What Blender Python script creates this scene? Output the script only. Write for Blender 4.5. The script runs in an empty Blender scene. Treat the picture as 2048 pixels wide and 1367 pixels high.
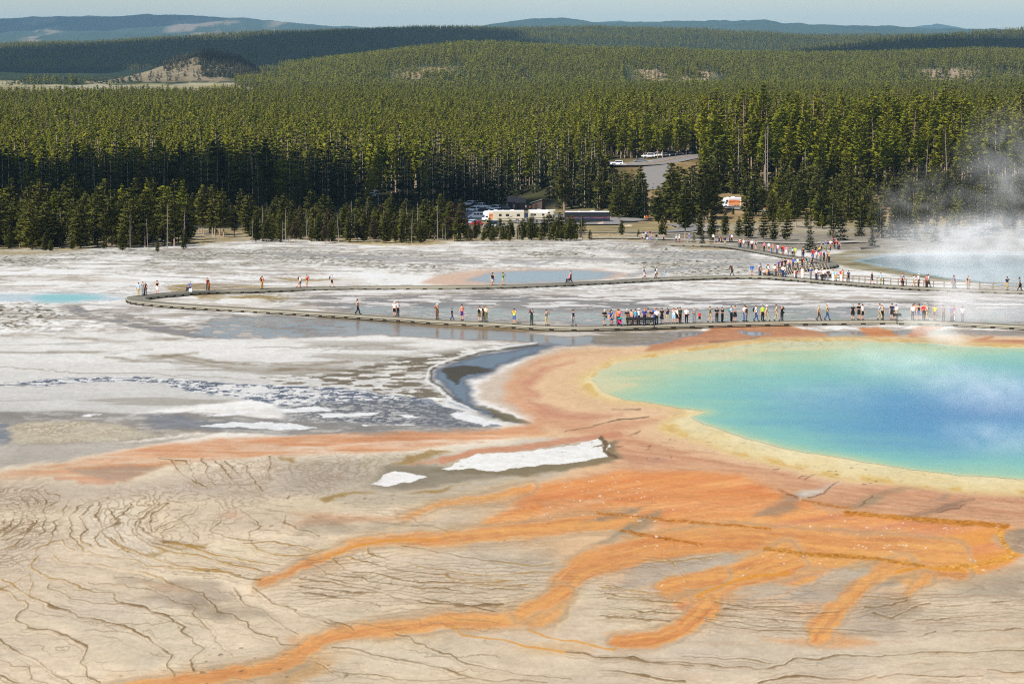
# Hot spring basin with boardwalks, seen from a hillside overlook.
import bpy, bmesh, math, random
import numpy as np
from mathutils import Vector, Matrix

C = bpy.context.scene.collection
scene = bpy.context.scene
R = math.radians
rng = np.random.default_rng(7)
random.seed(7)

# ------------------------------------------------------------------ camera
CAM_Z, FPX, PITCH = 32.0, 6000.0, math.atan2(588.5, 6000.0)
cam = bpy.data.cameras.new('camera')
cam.sensor_width = 36.0
cam.lens = FPX * 36.0 / 2048.0
cam.clip_start, cam.clip_end = 1.0, 90000.0
cam_ob = bpy.data.objects.new('camera', cam)
cam_ob.location = (0, 0, CAM_Z)
cam_ob.rotation_euler = (math.pi / 2 - PITCH, 0, 0)
C.objects.link(cam_ob)
scene.camera = cam_ob

# ------------------------------------------------------------------ sky and sun
SUN_DIR = Vector((-0.30, -0.68, 0.64)).normalized()      # towards the sun: left and behind the overlook
world = bpy.data.worlds.new('World')
scene.world = world
world.use_nodes = True
wn, wl = world.node_tree.nodes, world.node_tree.links
bg = wn['Background']
sky = wn.new('ShaderNodeTexSky')
sky.sky_type = 'NISHITA'
sky.sun_disc = False
sky.sun_elevation = math.asin(SUN_DIR.z)
sky.sun_rotation = math.atan2(SUN_DIR.x, SUN_DIR.y)
sky.altitude = 300
sky.air_density = 1.0
sky.dust_density = 0.7
sky.ozone_density = 1.5
wl.new(sky.outputs[0], bg.inputs[0])
bg.inputs[1].default_value = 0.076
sun = bpy.data.lights.new('sun', 'SUN')
sun.energy = 4.5
sun.angle = R(0.5)
sun.color = (1.0, 0.95, 0.87)
sun_ob = bpy.data.objects.new('sun', sun)
sun_ob.rotation_euler = SUN_DIR.to_track_quat('Z', 'Y').to_euler()
sun_ob.location = (-300, -300, 500)
C.objects.link(sun_ob)
vs = scene.view_settings
vs.view_transform, vs.look, vs.exposure, vs.gamma = 'Standard', 'None', 0.5, 1.0
vs.use_curve_mapping = False
scene.cycles.use_denoising = False
scene.cycles.filter_width = 1.1
scene.cycles.max_bounces = 6
scene.cycles.diffuse_bounces = 2
scene.cycles.glossy_bounces = 2
scene.cycles.transparent_max_bounces = 8
scene.cycles.volume_bounces = 1

# ------------------------------------------------------------------ small helpers
def lin(c):
    """sRGB 0..255 or 0..1 -> linear."""
    a = np.asarray(c, dtype=np.float32)
    if a.max() > 1.001:
        a = a / 255.0
    return np.where(a <= 0.04045, a / 12.92, ((a + 0.055) / 1.055) ** 2.4)

def tag(o, label=None, cat=None, group=None, kind=None):
    if label: o['label'] = label
    if cat: o['category'] = cat
    if group: o['group'] = group
    if kind: o['kind'] = kind
    return o

def link(o, parent=None):
    C.objects.link(o)
    if parent is not None:
        o.parent = parent
    return o

def empty(name, loc, rz=0.0):
    o = bpy.data.objects.new(name, None)
    o.empty_display_size = 0.5
    o.location = loc
    o.rotation_euler = (0, 0, rz)
    return link(o)

def mesh_np(name, V, F4=None, F3=None):
    """Mesh from numpy arrays of verts, quads and tris."""
    me = bpy.data.meshes.new(name)
    V = np.asarray(V, np.float32)
    me.vertices.add(len(V))
    me.vertices.foreach_set('co', V.ravel())
    loops, starts, n = [], [], 0
    if F4 is not None and len(F4):
        F4 = np.asarray(F4, np.int32); loops.append(F4.ravel()); starts.append(np.arange(len(F4)) * 4); n = len(F4) * 4
    if F3 is not None and len(F3):
        F3 = np.asarray(F3, np.int32); loops.append(F3.ravel()); starts.append(n + np.arange(len(F3)) * 3)
    loops = np.concatenate(loops); starts = np.concatenate(starts)
    me.loops.add(len(loops)); me.loops.foreach_set('vertex_index', loops.astype(np.int32))
    me.polygons.add(len(starts)); me.polygons.foreach_set('loop_start', starts.astype(np.int32))
    me.update(calc_edges=True)
    me.validate(verbose=False)
    return me

def set_attr(me, name, arr, typ):
    at = me.attributes.new(name, typ, 'POINT')
    if typ == 'FLOAT_COLOR':
        a = np.ones((len(arr), 4), np.float32); a[:, :3] = arr
        at.data.foreach_set('color', a.ravel())
    elif typ == 'FLOAT_VECTOR':
        at.data.foreach_set('vector', np.asarray(arr, np.float32).ravel())
    else:
        at.data.foreach_set('value', np.asarray(arr, np.float32 if typ == 'FLOAT' else np.int32).ravel())

def material(name):
    m = bpy.data.materials.new(name)
    m.use_nodes = True
    return m, m.node_tree.nodes, m.node_tree.links, m.node_tree.nodes['Principled BSDF']

_mats = {}
def plain(name, col, rough=0.6, metal=0.0, noise=0.12, scale=6.0, spec=0.4):
    """Simple procedural material: base colour broken up by a noise."""
    if name in _mats: return _mats[name]
    m, n, l, b = material(name)
    c = lin(col)
    tx = n.new('ShaderNodeTexNoise'); tx.inputs['Scale'].default_value = scale; tx.inputs['Detail'].default_value = 4
    co = n.new('ShaderNodeTexCoord'); l.new(co.outputs['Object'], tx.inputs['Vector'])
    rp = n.new('ShaderNodeMapRange'); rp.inputs['To Min'].default_value = 1 - noise; rp.inputs['To Max'].default_value = 1 + noise
    l.new(tx.outputs[0], rp.inputs[0])
    mx = n.new('ShaderNodeVectorMath'); mx.operation = 'SCALE'
    mx.inputs[0].default_value = tuple(float(x) for x in c)
    l.new(rp.outputs[0], mx.inputs['Scale'])
    l.new(mx.outputs[0], b.inputs['Base Color'])
    b.inputs['Roughness'].default_value = rough
    b.inputs['Metallic'].default_value = metal
    b.inputs['Specular IOR Level'].default_value = spec
    _mats[name] = m
    return m

# value noise ------------------------------------------------------
def _hash(ix, iy, seed):
    h = (ix.astype(np.int64) * 374761393 + iy.astype(np.int64) * 668265263 + seed * 1442695041) & 0xFFFFFFFF
    h = ((h ^ (h >> 13)) * 1274126177) & 0xFFFFFFFF
    h = h ^ (h >> 16)
    return (h & 0xFFFF).astype(np.float32) / 65535.0

def vnoise(x, y, seed=0):
    xf, yf = np.floor(x), np.floor(y)
    tx, ty = (x - xf).astype(np.float32), (y - yf).astype(np.float32)
    tx, ty = tx * tx * (3 - 2 * tx), ty * ty * (3 - 2 * ty)
    a, b = _hash(xf, yf, seed), _hash(xf + 1, yf, seed)
    c, d = _hash(xf, yf + 1, seed), _hash(xf + 1, yf + 1, seed)
    return (a + (b - a) * tx) * (1 - ty) + (c + (d - c) * tx) * ty

def fbm(x, y, seed=0, octaves=4):
    """0..1, mean 0.5"""
    s, amp, tot = 0.0, 1.0, 0.0
    ca, sa = math.cos(0.6), math.sin(0.6)
    for k in range(octaves):
        s = s + amp * vnoise(x, y, seed + 17 * k)
        tot += amp; amp *= 0.5
        x, y = (x * ca - y * sa) * 2.03 + 3.1, (x * sa + y * ca) * 2.03 - 1.7
    return s / tot

def sstep(a, b, x):
    t = np.clip((x - a) / (b - a), 0, 1)
    return t * t * (3 - 2 * t)

# ------------------------------------------------------------------ plan of the place
# The survey plan below is written in the photograph's own sighting grid (u right, v down); these turn
# a sighting into a spot on the ground and back.
_PY = np.array([-50, 0, 4, 60, 112, 130, 350, 410, 464, 540, 620, 700, 800, 900, 1000, 1200, 3000, 40000], float)
_PZ = np.array([31, 30.4, 28, 12, 0.6, 0, 0, -1.8, -4.5, -6.8, -9.4, -12, -16, -19.8, -20.5, -20, -21, -21], float)
def base_z(Y):
    return np.interp(Y, _PY, _PZ)

def ridge(us, vs_, U):
    return np.interp(U, us, vs_)

def hill(U, Y, us, vs_, yr, wf, wb, tree):
    """Height of a hill whose skyline is seen at vs_(us) from the overlook; yr its distance."""
    top = CAM_Z - (ridge(us, vs_, U) - 95) * yr / FPX - tree
    up = sstep(yr - wf, yr, Y)
    dn = 1 - sstep(yr, yr + wb, Y) * 0.8
    return -24 + (top + 24) * up * dn

HILL_A = ([-900, 0, 250, 330, 400, 480, 560, 700, 850, 920, 1000, 1100, 1300, 1500, 1750, 1950, 2048, 2900],
          [190, 190, 176, 161, 150, 138, 124, 104, 89, 83, 84, 89, 95, 101, 101, 95, 100, 110])
HILL_B = ([-900, 1400, 1560, 1650, 1750, 1850, 1950, 2048, 2900], [230, 130, 97, 86, 74, 68, 62, 54, 30])
HILL_C = ([-900, 0, 60, 160, 300, 480, 683, 850, 1050, 1200, 1400, 1600, 1800, 2048, 2900],
          [90, 88, 84, 86, 78, 68, 59, 53, 53, 54, 60, 69, 71, 78, 90])
HILL_E = ([-900, 0, 120, 300, 400, 500, 600, 683, 760, 900, 2900], [46, 40, 35, 32, 33, 40, 48, 55, 60, 75, 80])
HILL_F = ([-900, 950, 1000, 1060, 1120, 1165, 1210, 1380, 1480, 1530, 1570, 1700, 1880, 2048, 2900],
          [90, 56, 48, 41, 38, 43, 49, 44, 42, 42, 49, 53, 59, 62, 66])
HILL_G = ([-900, 1120, 1200, 1240, 1300, 1690, 1720, 1800, 1830, 1870, 1895, 1925, 2900], [90, 52, 44, 43, 52, 60, 53, 59, 54, 49, 53, 60, 80])

def terrain_z(X, Y):
    X = np.asarray(X, float); Y = np.asarray(Y, float)
    U = 1024 + FPX * X / np.maximum(Y, 30)
    z = base_z(Y)
    # bank carrying the road on the right
    rise = sstep(950, 1260, U) * sstep(925, 1090, Y) * 12.5 * (1 - 0.75 * sstep(1150, 2300, Y))
    z = z + rise
    far = Y > 2500
    if np.any(far):
        zz = z
        for h, yr, wf, wb, t in ((HILL_A, 4800, 1900, 1500, 14), (HILL_B, 7000, 1500, 1500, 12), (HILL_C, 9500, 3600, 3000, 10),
                                 (HILL_F, 25000, 7000, 5000, 0), (HILL_E, 30000, 10000, 7000, 0), (HILL_G, 40000, 8000, 4000, 0)):
            zz = np.maximum(zz, hill(U, Y, h[0], h[1], yr, wf, wb, t))
        # grassy knoll on the left and the low mound beside it
        kt = np.interp(U, [170, 200, 250, 300, 340, 360, 400, 440, 480, 510, 545], [0, 4, 11, 20, 30, 36, 43, 43, 36, 22, 0])
        kt = kt * (1 + .22 * (fbm(X / 38, Y / 300, 111, 3) - .5))
        zz = np.maximum(zz, -22 + kt * np.exp(-((Y - 4550) / 170.0) ** 2) * 1.0)
        mt = np.interp(U, [20, 60, 120, 180, 230], [0, 8, 9, 6, 0])
        zz = np.maximum(zz, -22 + mt * np.exp(-((Y - 4250) / 120.0) ** 2))
        z = np.where(far, zz, z)
    return z

def project(X, Y, Z):
    dz = CAM_Z - Z
    dep = Y * math.cos(PITCH) + dz * math.sin(PITCH)
    return 1024 + FPX * X / dep, 683.5 + FPX * (dz * math.cos(PITCH) - Y * math.sin(PITCH)) / dep

_tabY = np.concatenate([np.arange(100, 1400, 1.0)])
def at(u, v, h=0.0):
    """ground point seen at sighting (u, v), nearest first"""
    X = (u - 1024) / FPX * (_tabY * math.cos(PITCH) + 40 * math.sin(PITCH))
    Z = terrain_z(X, _tabY) + h
    _, vv = project(X, _tabY, Z)
    k = np.argmax(vv <= v)
    if k == 0: k = len(_tabY) - 1
    y0, y1, v0, v1 = _tabY[k - 1], _tabY[k], vv[k - 1], vv[k]
    t = 0 if v0 == v1 else (v0 - v) / (v0 - v1)
    y = y0 + t * (y1 - y0)
    z = float(terrain_z((u - 1024) / FPX * y, y)) + h
    x = (u - 1024) / FPX * (y * math.cos(PITCH) + (CAM_Z - z) * math.sin(PITCH))
    return Vector((x, y, z))
# ------------------------------------------------------------------ ground of the basin
GY_FAR = 735.0
_yy = np.linspace(104, GY_FAR + 6, 9000)
_, _vv = project(0 * _yy, _yy, base_z(_yy))
v_rows = np.concatenate([np.arange(466.0, 520, 0.6), np.arange(520, 700, 0.75), np.arange(700, 1000, 1.1), np.arange(1000, 1385, 1.5), np.arange(1385, 1840, 9.0)])
row_Y = np.interp(v_rows, _vv[::-1], _yy[::-1])[::-1].copy()
row_Y = np.unique(np.concatenate([row_Y, [GY_FAR + 6]]))
u_cols = np.concatenate([np.arange(-760, -60, 8.0), np.arange(-60, 2110, 1.7), np.arange(2110, 2800, 8.0)])
row_Z = base_z(row_Y)
row_dep = row_Y * math.cos(PITCH) + (CAM_Z - row_Z) * math.sin(PITCH)
_, row_V = project(0 * row_Y, row_Y, row_Z)
NR, NC = len(row_Y), len(u_cols)
gU = np.broadcast_to(u_cols[None, :], (NR, NC)).astype(np.float32)
gV = np.broadcast_to(row_V[:, None], (NR, NC)).astype(np.float32)
gX = ((gU - 1024) / FPX * row_dep[:, None]).astype(np.float32)
gY = np.broadcast_to(row_Y[:, None], (NR, NC)).astype(np.float32)

def N(sx, sy=None, seed=0, o=4):
    return fbm(gX / sx, gY / (sy or sx), seed, o)

# wander added to every outline so that none is a drawn curve
wA, wB = N(5.0, 9.0, 1, 5) - 0.5, N(5.0, 9.0, 2, 5) - 0.5
wC, wD = N(0.8, 1.6, 3, 3) - 0.5, N(0.8, 1.6, 4, 3) - 0.5
persp = np.clip(200.0 / gY, 0.25, 1.4)
WU = gU + (wA * 60 + wC * 14) * persp
WV = gV + (wB * 26 + wD * 7) * persp ** 1.6
LU = gU + (wC * 13 + wA * 14) * persp          # gentler wander for the fine ridges
LV = gV + (wD * 6 + wB * 6) * persp ** 1.3

col = np.empty((NR, NC, 3), np.float32)
wet = np.zeros((NR, NC), np.float32)
lift = np.zeros((NR, NC), np.float32)

def K(*c): return np.array(c, np.float32) / 255.0

def mix(mask, c, sl=None):
    if sl is None: sl = (slice(None), slice(None))
    m = mask[..., None]
    col[sl] = col[sl] * (1 - m) + (c if isinstance(c, np.ndarray) and c.ndim > 1 else np.asarray(c, np.float32)) * m

def mixw(mask, w, sl=None):
    if sl is None: sl = (slice(None), slice(None))
    wet[sl] = wet[sl] * (1 - mask) + w * mask

def box(u0, u1, v0, v1, pad):
    c0, c1 = np.searchsorted(u_cols, [u0 - pad, u1 + pad])
    rv = row_V[::-1]
    r1 = NR - np.searchsorted(rv, v0 - pad); r0 = NR - np.searchsorted(rv, v1 + pad)
    return slice(max(0, r0), max(0, r1)), slice(c0, c1)

KV = 2.4
def poly(pts, soft=4.0, pad=60, U=None, V=None, full=False):
    """(slice, mask) of a closed outline, edges softened by `soft` and wandering"""
    p = np.array(pts, np.float32)
    sl = box(p[:, 0].min(), p[:, 0].max(), p[:, 1].min(), p[:, 1].max(), pad)
    x = (WU if U is None else U)[sl]; y = (WV if V is None else V)[sl] * KV
    d2 = np.full(x.shape, 1e9, np.float32); ins = np.zeros(x.shape, bool)
    n = len(p)
    for i in range(n):
        ax, ay = p[i]; bx, by = p[(i + 1) % n]
        ay *= KV; by *= KV
        ex, ey = bx - ax, by - ay
        wx, wy = x - ax, y - ay
        t = np.clip((wx * ex + wy * ey) / (ex * ex + ey * ey + 1e-9), 0, 1)
        dx, dy = wx - ex * t, wy - ey * t
        np.minimum(d2, dx * dx + dy * dy, out=d2)
        cr = ex * wy - ey * wx
        c1, c2 = y >= ay, y < by
        ins ^= np.where(by > ay, c1 & c2 & (cr > 0), (~c1) & (~c2) & (cr < 0))
    d = np.sqrt(d2) * np.where(ins, 1, -1)
    if full: return sl, d
    return sl, sstep(-soft, soft, d)

def line(pts, w, U=None, V=None, sl_pad=30):
    """accumulated (distance) field along an open polyline -> list of (slice, mask); w half-width, may be a pair"""
    p = np.array(pts, np.float32)
    w0, w1 = w if isinstance(w, tuple) else (w, w)
    sl = box(p[:, 0].min(), p[:, 0].max(), p[:, 1].min(), p[:, 1].max(), max(w0, w1) + sl_pad)
    x = (LU if U is None else U)[sl]; y = (LV if V is None else V)[sl]
    best = np.full(x.shape, -1e3, np.float32)
    n = len(p) - 1
    seg = np.hypot(np.diff(p[:, 0]), np.diff(p[:, 1])); cum = np.concatenate([[0], np.cumsum(seg)]) / max(seg.sum(), 1e-6)
    for i in range(n):
        (ax, ay), (bx, by) = p[i], p[i + 1]
        ex, ey = bx - ax, by - ay
        t = np.clip(((x - ax) * ex + (y - ay) * ey) / (ex * ex + ey * ey + 1e-9), 0, 1)
        ww = w0 + (w1 - w0) * (cum[i] + (cum[i + 1] - cum[i]) * t)
        d = ww - np.hypot(x - ax - ex * t, y - ay - ey * t)
        np.maximum(best, d, out=best)
    return sl, best

def flow(pts, sl):
    """along-stream and across-stream coordinates of an open polyline, in sighting units"""
    p = np.array(pts, np.float32); x, y = LU[sl], LV[sl]
    best = np.full(x.shape, 1e9, np.float32); al = np.zeros_like(best); ac = np.zeros_like(best); c = 0.0
    for i in range(len(p) - 1):
        (ax, ay), (bx, by) = p[i], p[i + 1]
        ex, ey = bx - ax, by - ay; L = math.hypot(ex, ey)
        t = np.clip(((x - ax) * ex + (y - ay) * ey) / (L * L + 1e-9), 0, 1)
        dx, dy = x - ax - ex * t, y - ay - ey * t; d = np.hypot(dx, dy); k = d < best
        best = np.where(k, d, best); al = np.where(k, c + t * L, al); ac = np.where(k, (ex * dy - ey * dx) / (L + 1e-9), ac); c += L
    return al, ac

frag = None
def ragged(m, sl, k=.55):
    """breaks a mask's edge into crumbs"""
    global frag
    if frag is None: frag = N(.7, 1.0, 95, 5) * .6 + fbm(gU / 22, gV / 2.2, 96, 3) * .4
    return sstep(.42, .58, m * (1 - k) + (frag[sl] - .5) * 1.5 * k + k * .5 * m + .02) * sstep(.02, .2, m)

def zoomed(x0, y0, s, pts):
    return [(x0 + a / s, y0 + b / s) for a, b in pts]

# --- base: pale sinter, whiter far off, buff close by
n1, n2, n3 = N(14, 20, 11), N(3.2, 5.0, 12), N(40, 60, 13)
n4 = N(0.5, 0.9, 14, 3)
grain = N(0.16, 0.3, 15, 2)
t = sstep(800, 990, gV + (n1 - .5) * 60)[..., None]
white = K(250, 247, 240) + (n2[..., None] - .5) * 0.05
buff = K(226, 206, 176) + (n1[..., None] - .5) * np.array([.16, .15, .12]) + (n2[..., None] - .5) * 0.10
col[:] = white * (1 - t) + buff * t
# streaks of thin mud on the far flats
st = sstep(0.52, 0.66, N(9, 16, 21, 5)) * (1 - sstep(700, 760, gV))
mix(st * 0.35, K(196, 184, 168))
st = sstep(0.60, 0.68, N(4, 7, 22, 5)) * (1 - sstep(700, 760, gV))
mix(st * 0.5, K(170, 155, 136))

st = sstep(.50, .60, N(2.2, 3.6, 23, 6)) * sstep(.45, .6, N(22, 26, 24, 3)) * (1 - sstep(690, 760, gV))
mix(st * .6, K(182, 176, 170))
st = sstep(.57, .63, N(1.3, 1.7, 25, 5)) * sstep(.4, .6, N(18, 30, 26, 3)) * (1 - sstep(660, 720, gV))
mix(st * .55, K(160, 148, 132))
pxs = fbm(gU / 70 + 3.1, gV / 3.2, 27, 4)
mix(sstep(.55, .72, pxs) * (1 - sstep(830, 900, gV)) * .14, K(182, 176, 166))
# --- speckled, thinly grown ground below the trees
sp = (N(0.55, 1.6, 31, 2)); dots = sstep(0.56, 0.64, sp)
def speck(pts, a, tone=K(188, 186, 172)):
    sl, m = poly(pts, 30)
    m = m * sstep(0.25, 0.6, N(10, 22, 33)[sl])
    mix(m * a * 0.75, tone, sl)
    mix(m * dots[sl] * 0.9, K(92, 86, 66), sl)
speck([(-300, 508), (150, 505), (330, 500), (560, 500), (620, 515), (500, 530), (250, 542), (-300, 560)], 1.0)
speck([(560, 498), (800, 505), (960, 520), (900, 545), (760, 536), (600, 525)], 0.5, K(200, 195, 182))
speck([(980, 486), (1500, 490), (1530, 520), (1510, 552), (1330, 548), (1250, 530), (1050, 512)], 0.8, K(196, 192, 178))
speck([(-300, 600), (80, 606), (170, 640), (60, 655), (-300, 650)], 0.2, K(215, 208, 196))
speck([(450, 586), (640, 590), (720, 602), (560, 604)], 0.7, K(170, 158, 125))
# straw-coloured grass fringe
gr = N(2.5, 6, 35)
for pts, a in (([(-300, 505), (60, 497), (150, 500), (210, 494), (380, 490), (520, 478), (860, 486), (1060, 480), (1200, 478), (1330, 486), (1500, 486), (1500, 440), (-300, 440)], 0.95),
               ([(-300, 506), (80, 498), (170, 502), (60, 510), (-300, 514)], 0.6), ([(640, 480), (860, 482), (900, 488), (760, 492)], 0.9),
               ([(1340, 490), (1480, 494), (1500, 502), (1380, 498)], 0.8)):
    sl, m = poly(pts, 6)
    mix(m * a * (0.55 + 0.45 * sstep(.35, .6, gr[sl])), K(176, 154, 104) + (sp[sl][..., None] - .5) * 0.35, sl)
sl, m = poly([(1300, 496), (1420, 480), (1520, 500), (1700, 500), (1800, 500), (2700, 500), (2700, 440), (1300, 440)], 8)
mix(m * 0.9, K(150, 140, 122) + (N(2, 5, 36)[sl][..., None] - .5) * .3, sl)

# --- pale runnels on the upper flats
for pts, w in (([(1000, 520), (1080, 528), (1120, 516), (1300, 520), (1500, 512)], 3), ([(1260, 548), (1350, 540), (1440, 528), (1560, 524)], 3.5),
               ([(560, 508), (700, 512), (830, 520), (960, 524)], 4), ([(1220, 500), (1330, 508), (1500, 506)], 2.5)):
    sl, d = line(pts, w, WU, WV, 40)
    mix(sstep(-3, 3, d) * 0.75, K(168, 166, 164), sl)

# --- brown mats beside the back walk
for pts in ([(335, 572), (380, 566), (450, 569), (560, 574), (640, 577), (560, 582), (400, 584), (340, 582)], [(380, 587), (520, 590), (600, 597), (480, 602), (400, 596)],
            [(540, 556), (640, 555), (700, 560), (580, 562)]):
    sl, m = poly(pts, 7)
    mix(m * 0.8 * sstep(.3, .6, n2[sl]), K(158, 132, 84) + (sp[sl][..., None] - .5) * .3, sl)

# --- little turquoise pool on the left
sl, m = poly([(-200, 590), (60, 588), (170, 585), (235, 591), (275, 592), (240, 600), (150, 604), (60, 604), (-40, 602), (-200, 604)], 8)
mix(m * 0.9, K(208, 221, 224), sl); mixw(m, 0.8, sl)
sl, m = poly([(62, 595), (90, 590), (150, 588), (200, 592), (190, 597), (150, 602), (100, 603), (70, 600)], 14)
mix(m, K(138, 208, 208), sl)
# --- broad shallow pool behind the back walk
sl, m = poly([(840, 566), (870, 550), (960, 540), (1060, 536), (1200, 538), (1260, 546), (1230, 556), (1130, 568), (980, 572)], 8)
mix(m * 0.95, K(222, 190, 165), sl); mixw(m, 0.5, sl)
sl, m = poly([(935, 560), (980, 546), (1060, 540), (1180, 540), (1240, 546), (1200, 558), (1110, 566), (990, 566)], 14)
mix(m, K(164, 174, 178), sl); mixw(m, 0.8, sl)
# --- big crater pool on the right, behind the railed walk
sl, m = poly([(1640, 512), (1700, 502), (1900, 496), (2800, 492), (2800, 580), (1900, 562), (1760, 545), (1660, 528)], 6)
mix(m * 0.9, K(150, 140, 108) + (n2[sl][..., None] - .5) * .4, sl)
sl, m = poly([(1660, 512), (1720, 507), (1900, 503), (2800, 498), (2800, 506), (1900, 510), (1720, 514)], 5)
mix(m * 0.8, K(196, 196, 190), sl)
sl, m = poly([(1700, 520), (1780, 510), (1900, 508), (2800, 506), (2800, 582), (2000, 572), (1850, 550), (1780, 536)], 8)
mix(m, K(160, 186, 196), sl); mixw(m, 0.9, sl)

# --- grey film of water between and in front of the walks
gray = K(140, 127, 114) + (n2[..., None] - .5) * .16 + (n1[..., None] - .5) * np.array([.12, .08, .02])
flek = sstep(0.52, 0.57, N(1.5, 1.7, 41, 5) * .75 + fbm(gU / 26, gV / 2.6, 43, 3) * .25)
fl2 = sstep(0.48, 0.53, N(3.6, 3.0, 42, 6))
def film(pts, a=1.0, soft=10, w=0.85, holes=None, c=gray):
    sl, m = poly(pts, soft)
    k = m * a * (1 if holes is None else (1 - holes[sl]))
    if holes is not None: mix(m * a * holes[sl] * .8, K(234, 233, 230), sl)
    mix(k, c[sl] if isinstance(c, np.ndarray) and c.ndim == 3 else c, sl); mixw(k, w, sl)
film([(600, 585), (760, 588), (960, 584), (1200, 590), (1500, 596), (1700, 600), (2700, 585), (2700, 648), (1700, 646), (1200, 650), (900, 640), (700, 626), (560, 606)], 0.9, 20, .8, fl2 * 0.9)
film([(690, 610), (900, 614), (1150, 622), (1500, 616), (1900, 618), (2700, 610), (2700, 648), (1700, 646), (1200, 650), (900, 640), (720, 628)], 0.95, 12, .9, flek * 0.7)
film([(110, 606), (260, 606), (420, 620), (560, 628), (620, 640), (460, 650), (250, 640), (150, 624)], 0.4, 18, .7, fl2)
film([(120, 612), (150, 610), (200, 632), (290, 650), (420, 664), (560, 676), (420, 676), (330, 668), (220, 648), (140, 626)], 0.9, 6, .8, flek * .6)
film([(210, 618), (260, 628), (350, 648), (480, 640), (470, 660), (330, 656), (230, 640)], 0.75, 8, .8, flek * .8)
film([(430, 632), (560, 630), (700, 636), (860, 648), (1000, 660), (1150, 664), (1400, 664), (2700, 655), (2700, 690), (1300, 692), (1180, 694), (1080, 690), (940, 680), (760, 674), (600, 676), (470, 678), (380, 664)], 1.0, 9, .84, flek * np.clip((760 - gU) / 500, 0, .9))
sl, d = line([(640, 632), (760, 640), (900, 654), (1040, 660), (1180, 659), (1400, 656)], 4, LU, LV)
mix(sstep(-2, 2, d) * .7, K(120, 98, 62), sl)
# dark crust between the reflections
film([(1180, 668), (1240, 660), (1330, 668), (1350, 678), (1280, 684), (1200, 686)], .8, 8, .3, flek * .5, K(148, 140, 122))
film([(1050, 664), (1180, 664), (1230, 672), (1120, 672)], .8, 5, .1, None, K(222, 218, 208))

# --- grey-white apron
sl, m = poly([(-400, 676), (200, 664), (420, 676), (620, 676), (800, 676), (940, 684), (1010, 690), (930, 716), (870, 735), (860, 760), (890, 790), (820, 792), (700, 800), (500, 795), (200, 835), (-400, 850)], 12)
mix(m * 0.85, K(232, 229, 222) - sstep(680, 800, gV[sl] + (n3[sl] - .5) * 60)[..., None] * .105 + (n1[sl][..., None] - .5) * .10 + (N(8, 3, 44)[sl][..., None] - .5) * .08, sl)
dk = sstep(.56, .68, N(16, 5, 45, 5)) * sstep(.4, .6, n3)
mix(dk[sl] * m * .6, K(160, 152, 138), sl)
for pts, w in (([(0, 668), (120, 672), (230, 682), (340, 678), (420, 676)], 2.5), ([(270, 712), (360, 712), (430, 722), (520, 730), (620, 726), (700, 722)], 3.5),
               ([(200, 716), (260, 722), (330, 716), (400, 706)], 2), ([(330, 712), (430, 732), (520, 742), (640, 736)], 2.5), ([(480, 728), (560, 738), (700, 740), (840, 730)], 2.5),
               ([(100, 704), (220, 706), (300, 700)], 2)):
    sl, d = line(pts, w, WU, WV, 40)
    mix(sstep(-3, 3, d) * .65 * sstep(.3, .6, n2[sl]), K(140, 126, 104), sl)
# broken brown crust beside the dark channel
brk = sstep(.47, .54, N(1.6, 1.5, 46, 5))
sl, m = poly([(700, 735), (800, 712), (900, 700), (1010, 690), (925, 718), (868, 740), (858, 760), (885, 785), (900, 800), (840, 810), (760, 800), (690, 780), (560, 770), (520, 752), (640, 748)], 25)
mix(m * brk[sl] * .9, K(118, 108, 90), sl)
mix(m * (1 - brk[sl]) * flek[sl] * .8, K(236, 232, 224), sl)

# --- dark channel with white flecks
flef = sstep(.50, .55, N(.5, .7, 49, 4) * .5 + fbm(gU / 11, gV / 1.5, 50, 3) * .5)
deep = K(98, 106, 120) + (n2[..., None] - .5) * .14
film([(-400, 768), (0, 764), (120, 758), (250, 754), (370, 756), (500, 768), (620, 772), (720, 782), (860, 800), (920, 822), (980, 842), (1010, 852), (850, 858), (700, 842), (600, 830), (540, 806), (420, 786), (330, 766), (230, 764), (120, 768), (0, 770), (-400, 776)], .95, 6, .62, np.maximum(flek * np.clip((720 - gU) / 120, .0, 1), flef * np.clip((900 - gU) / 100, .35, 1)), deep)
film([(560, 812), (760, 800), (880, 812), (960, 845), (1000, 858), (800, 862), (640, 860), (560, 850)], .75, 14, .6, flef * .45, K(112, 112, 112))
film([(-400, 826), (60, 822), (140, 820), (260, 828), (340, 826), (420, 824), (560, 836), (700, 846), (1000, 858), (1000, 866), (600, 874), (380, 866), (200, 886), (-400, 905)], .85, 8, .6, flek * .35, K(142, 136, 128) + (n2[..., None] - .5) * .14)
film([(280, 832), (360, 832), (430, 844), (560, 842), (620, 856), (420, 864), (300, 850)], .6, 14, .7, None, K(112, 116, 124))
film([(-400, 846), (10, 846), (26, 870), (20, 890), (-400, 895)], .7, 5, .8, flek * .3, K(120, 122, 130))
# cracked cream patch on the left
sl, m = poly([(22, 850), (60, 842), (130, 840), (240, 848), (330, 868), (220, 882), (100, 888), (24, 888)], 10)
mix(m * .8, K(214, 204, 178), sl)
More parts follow.
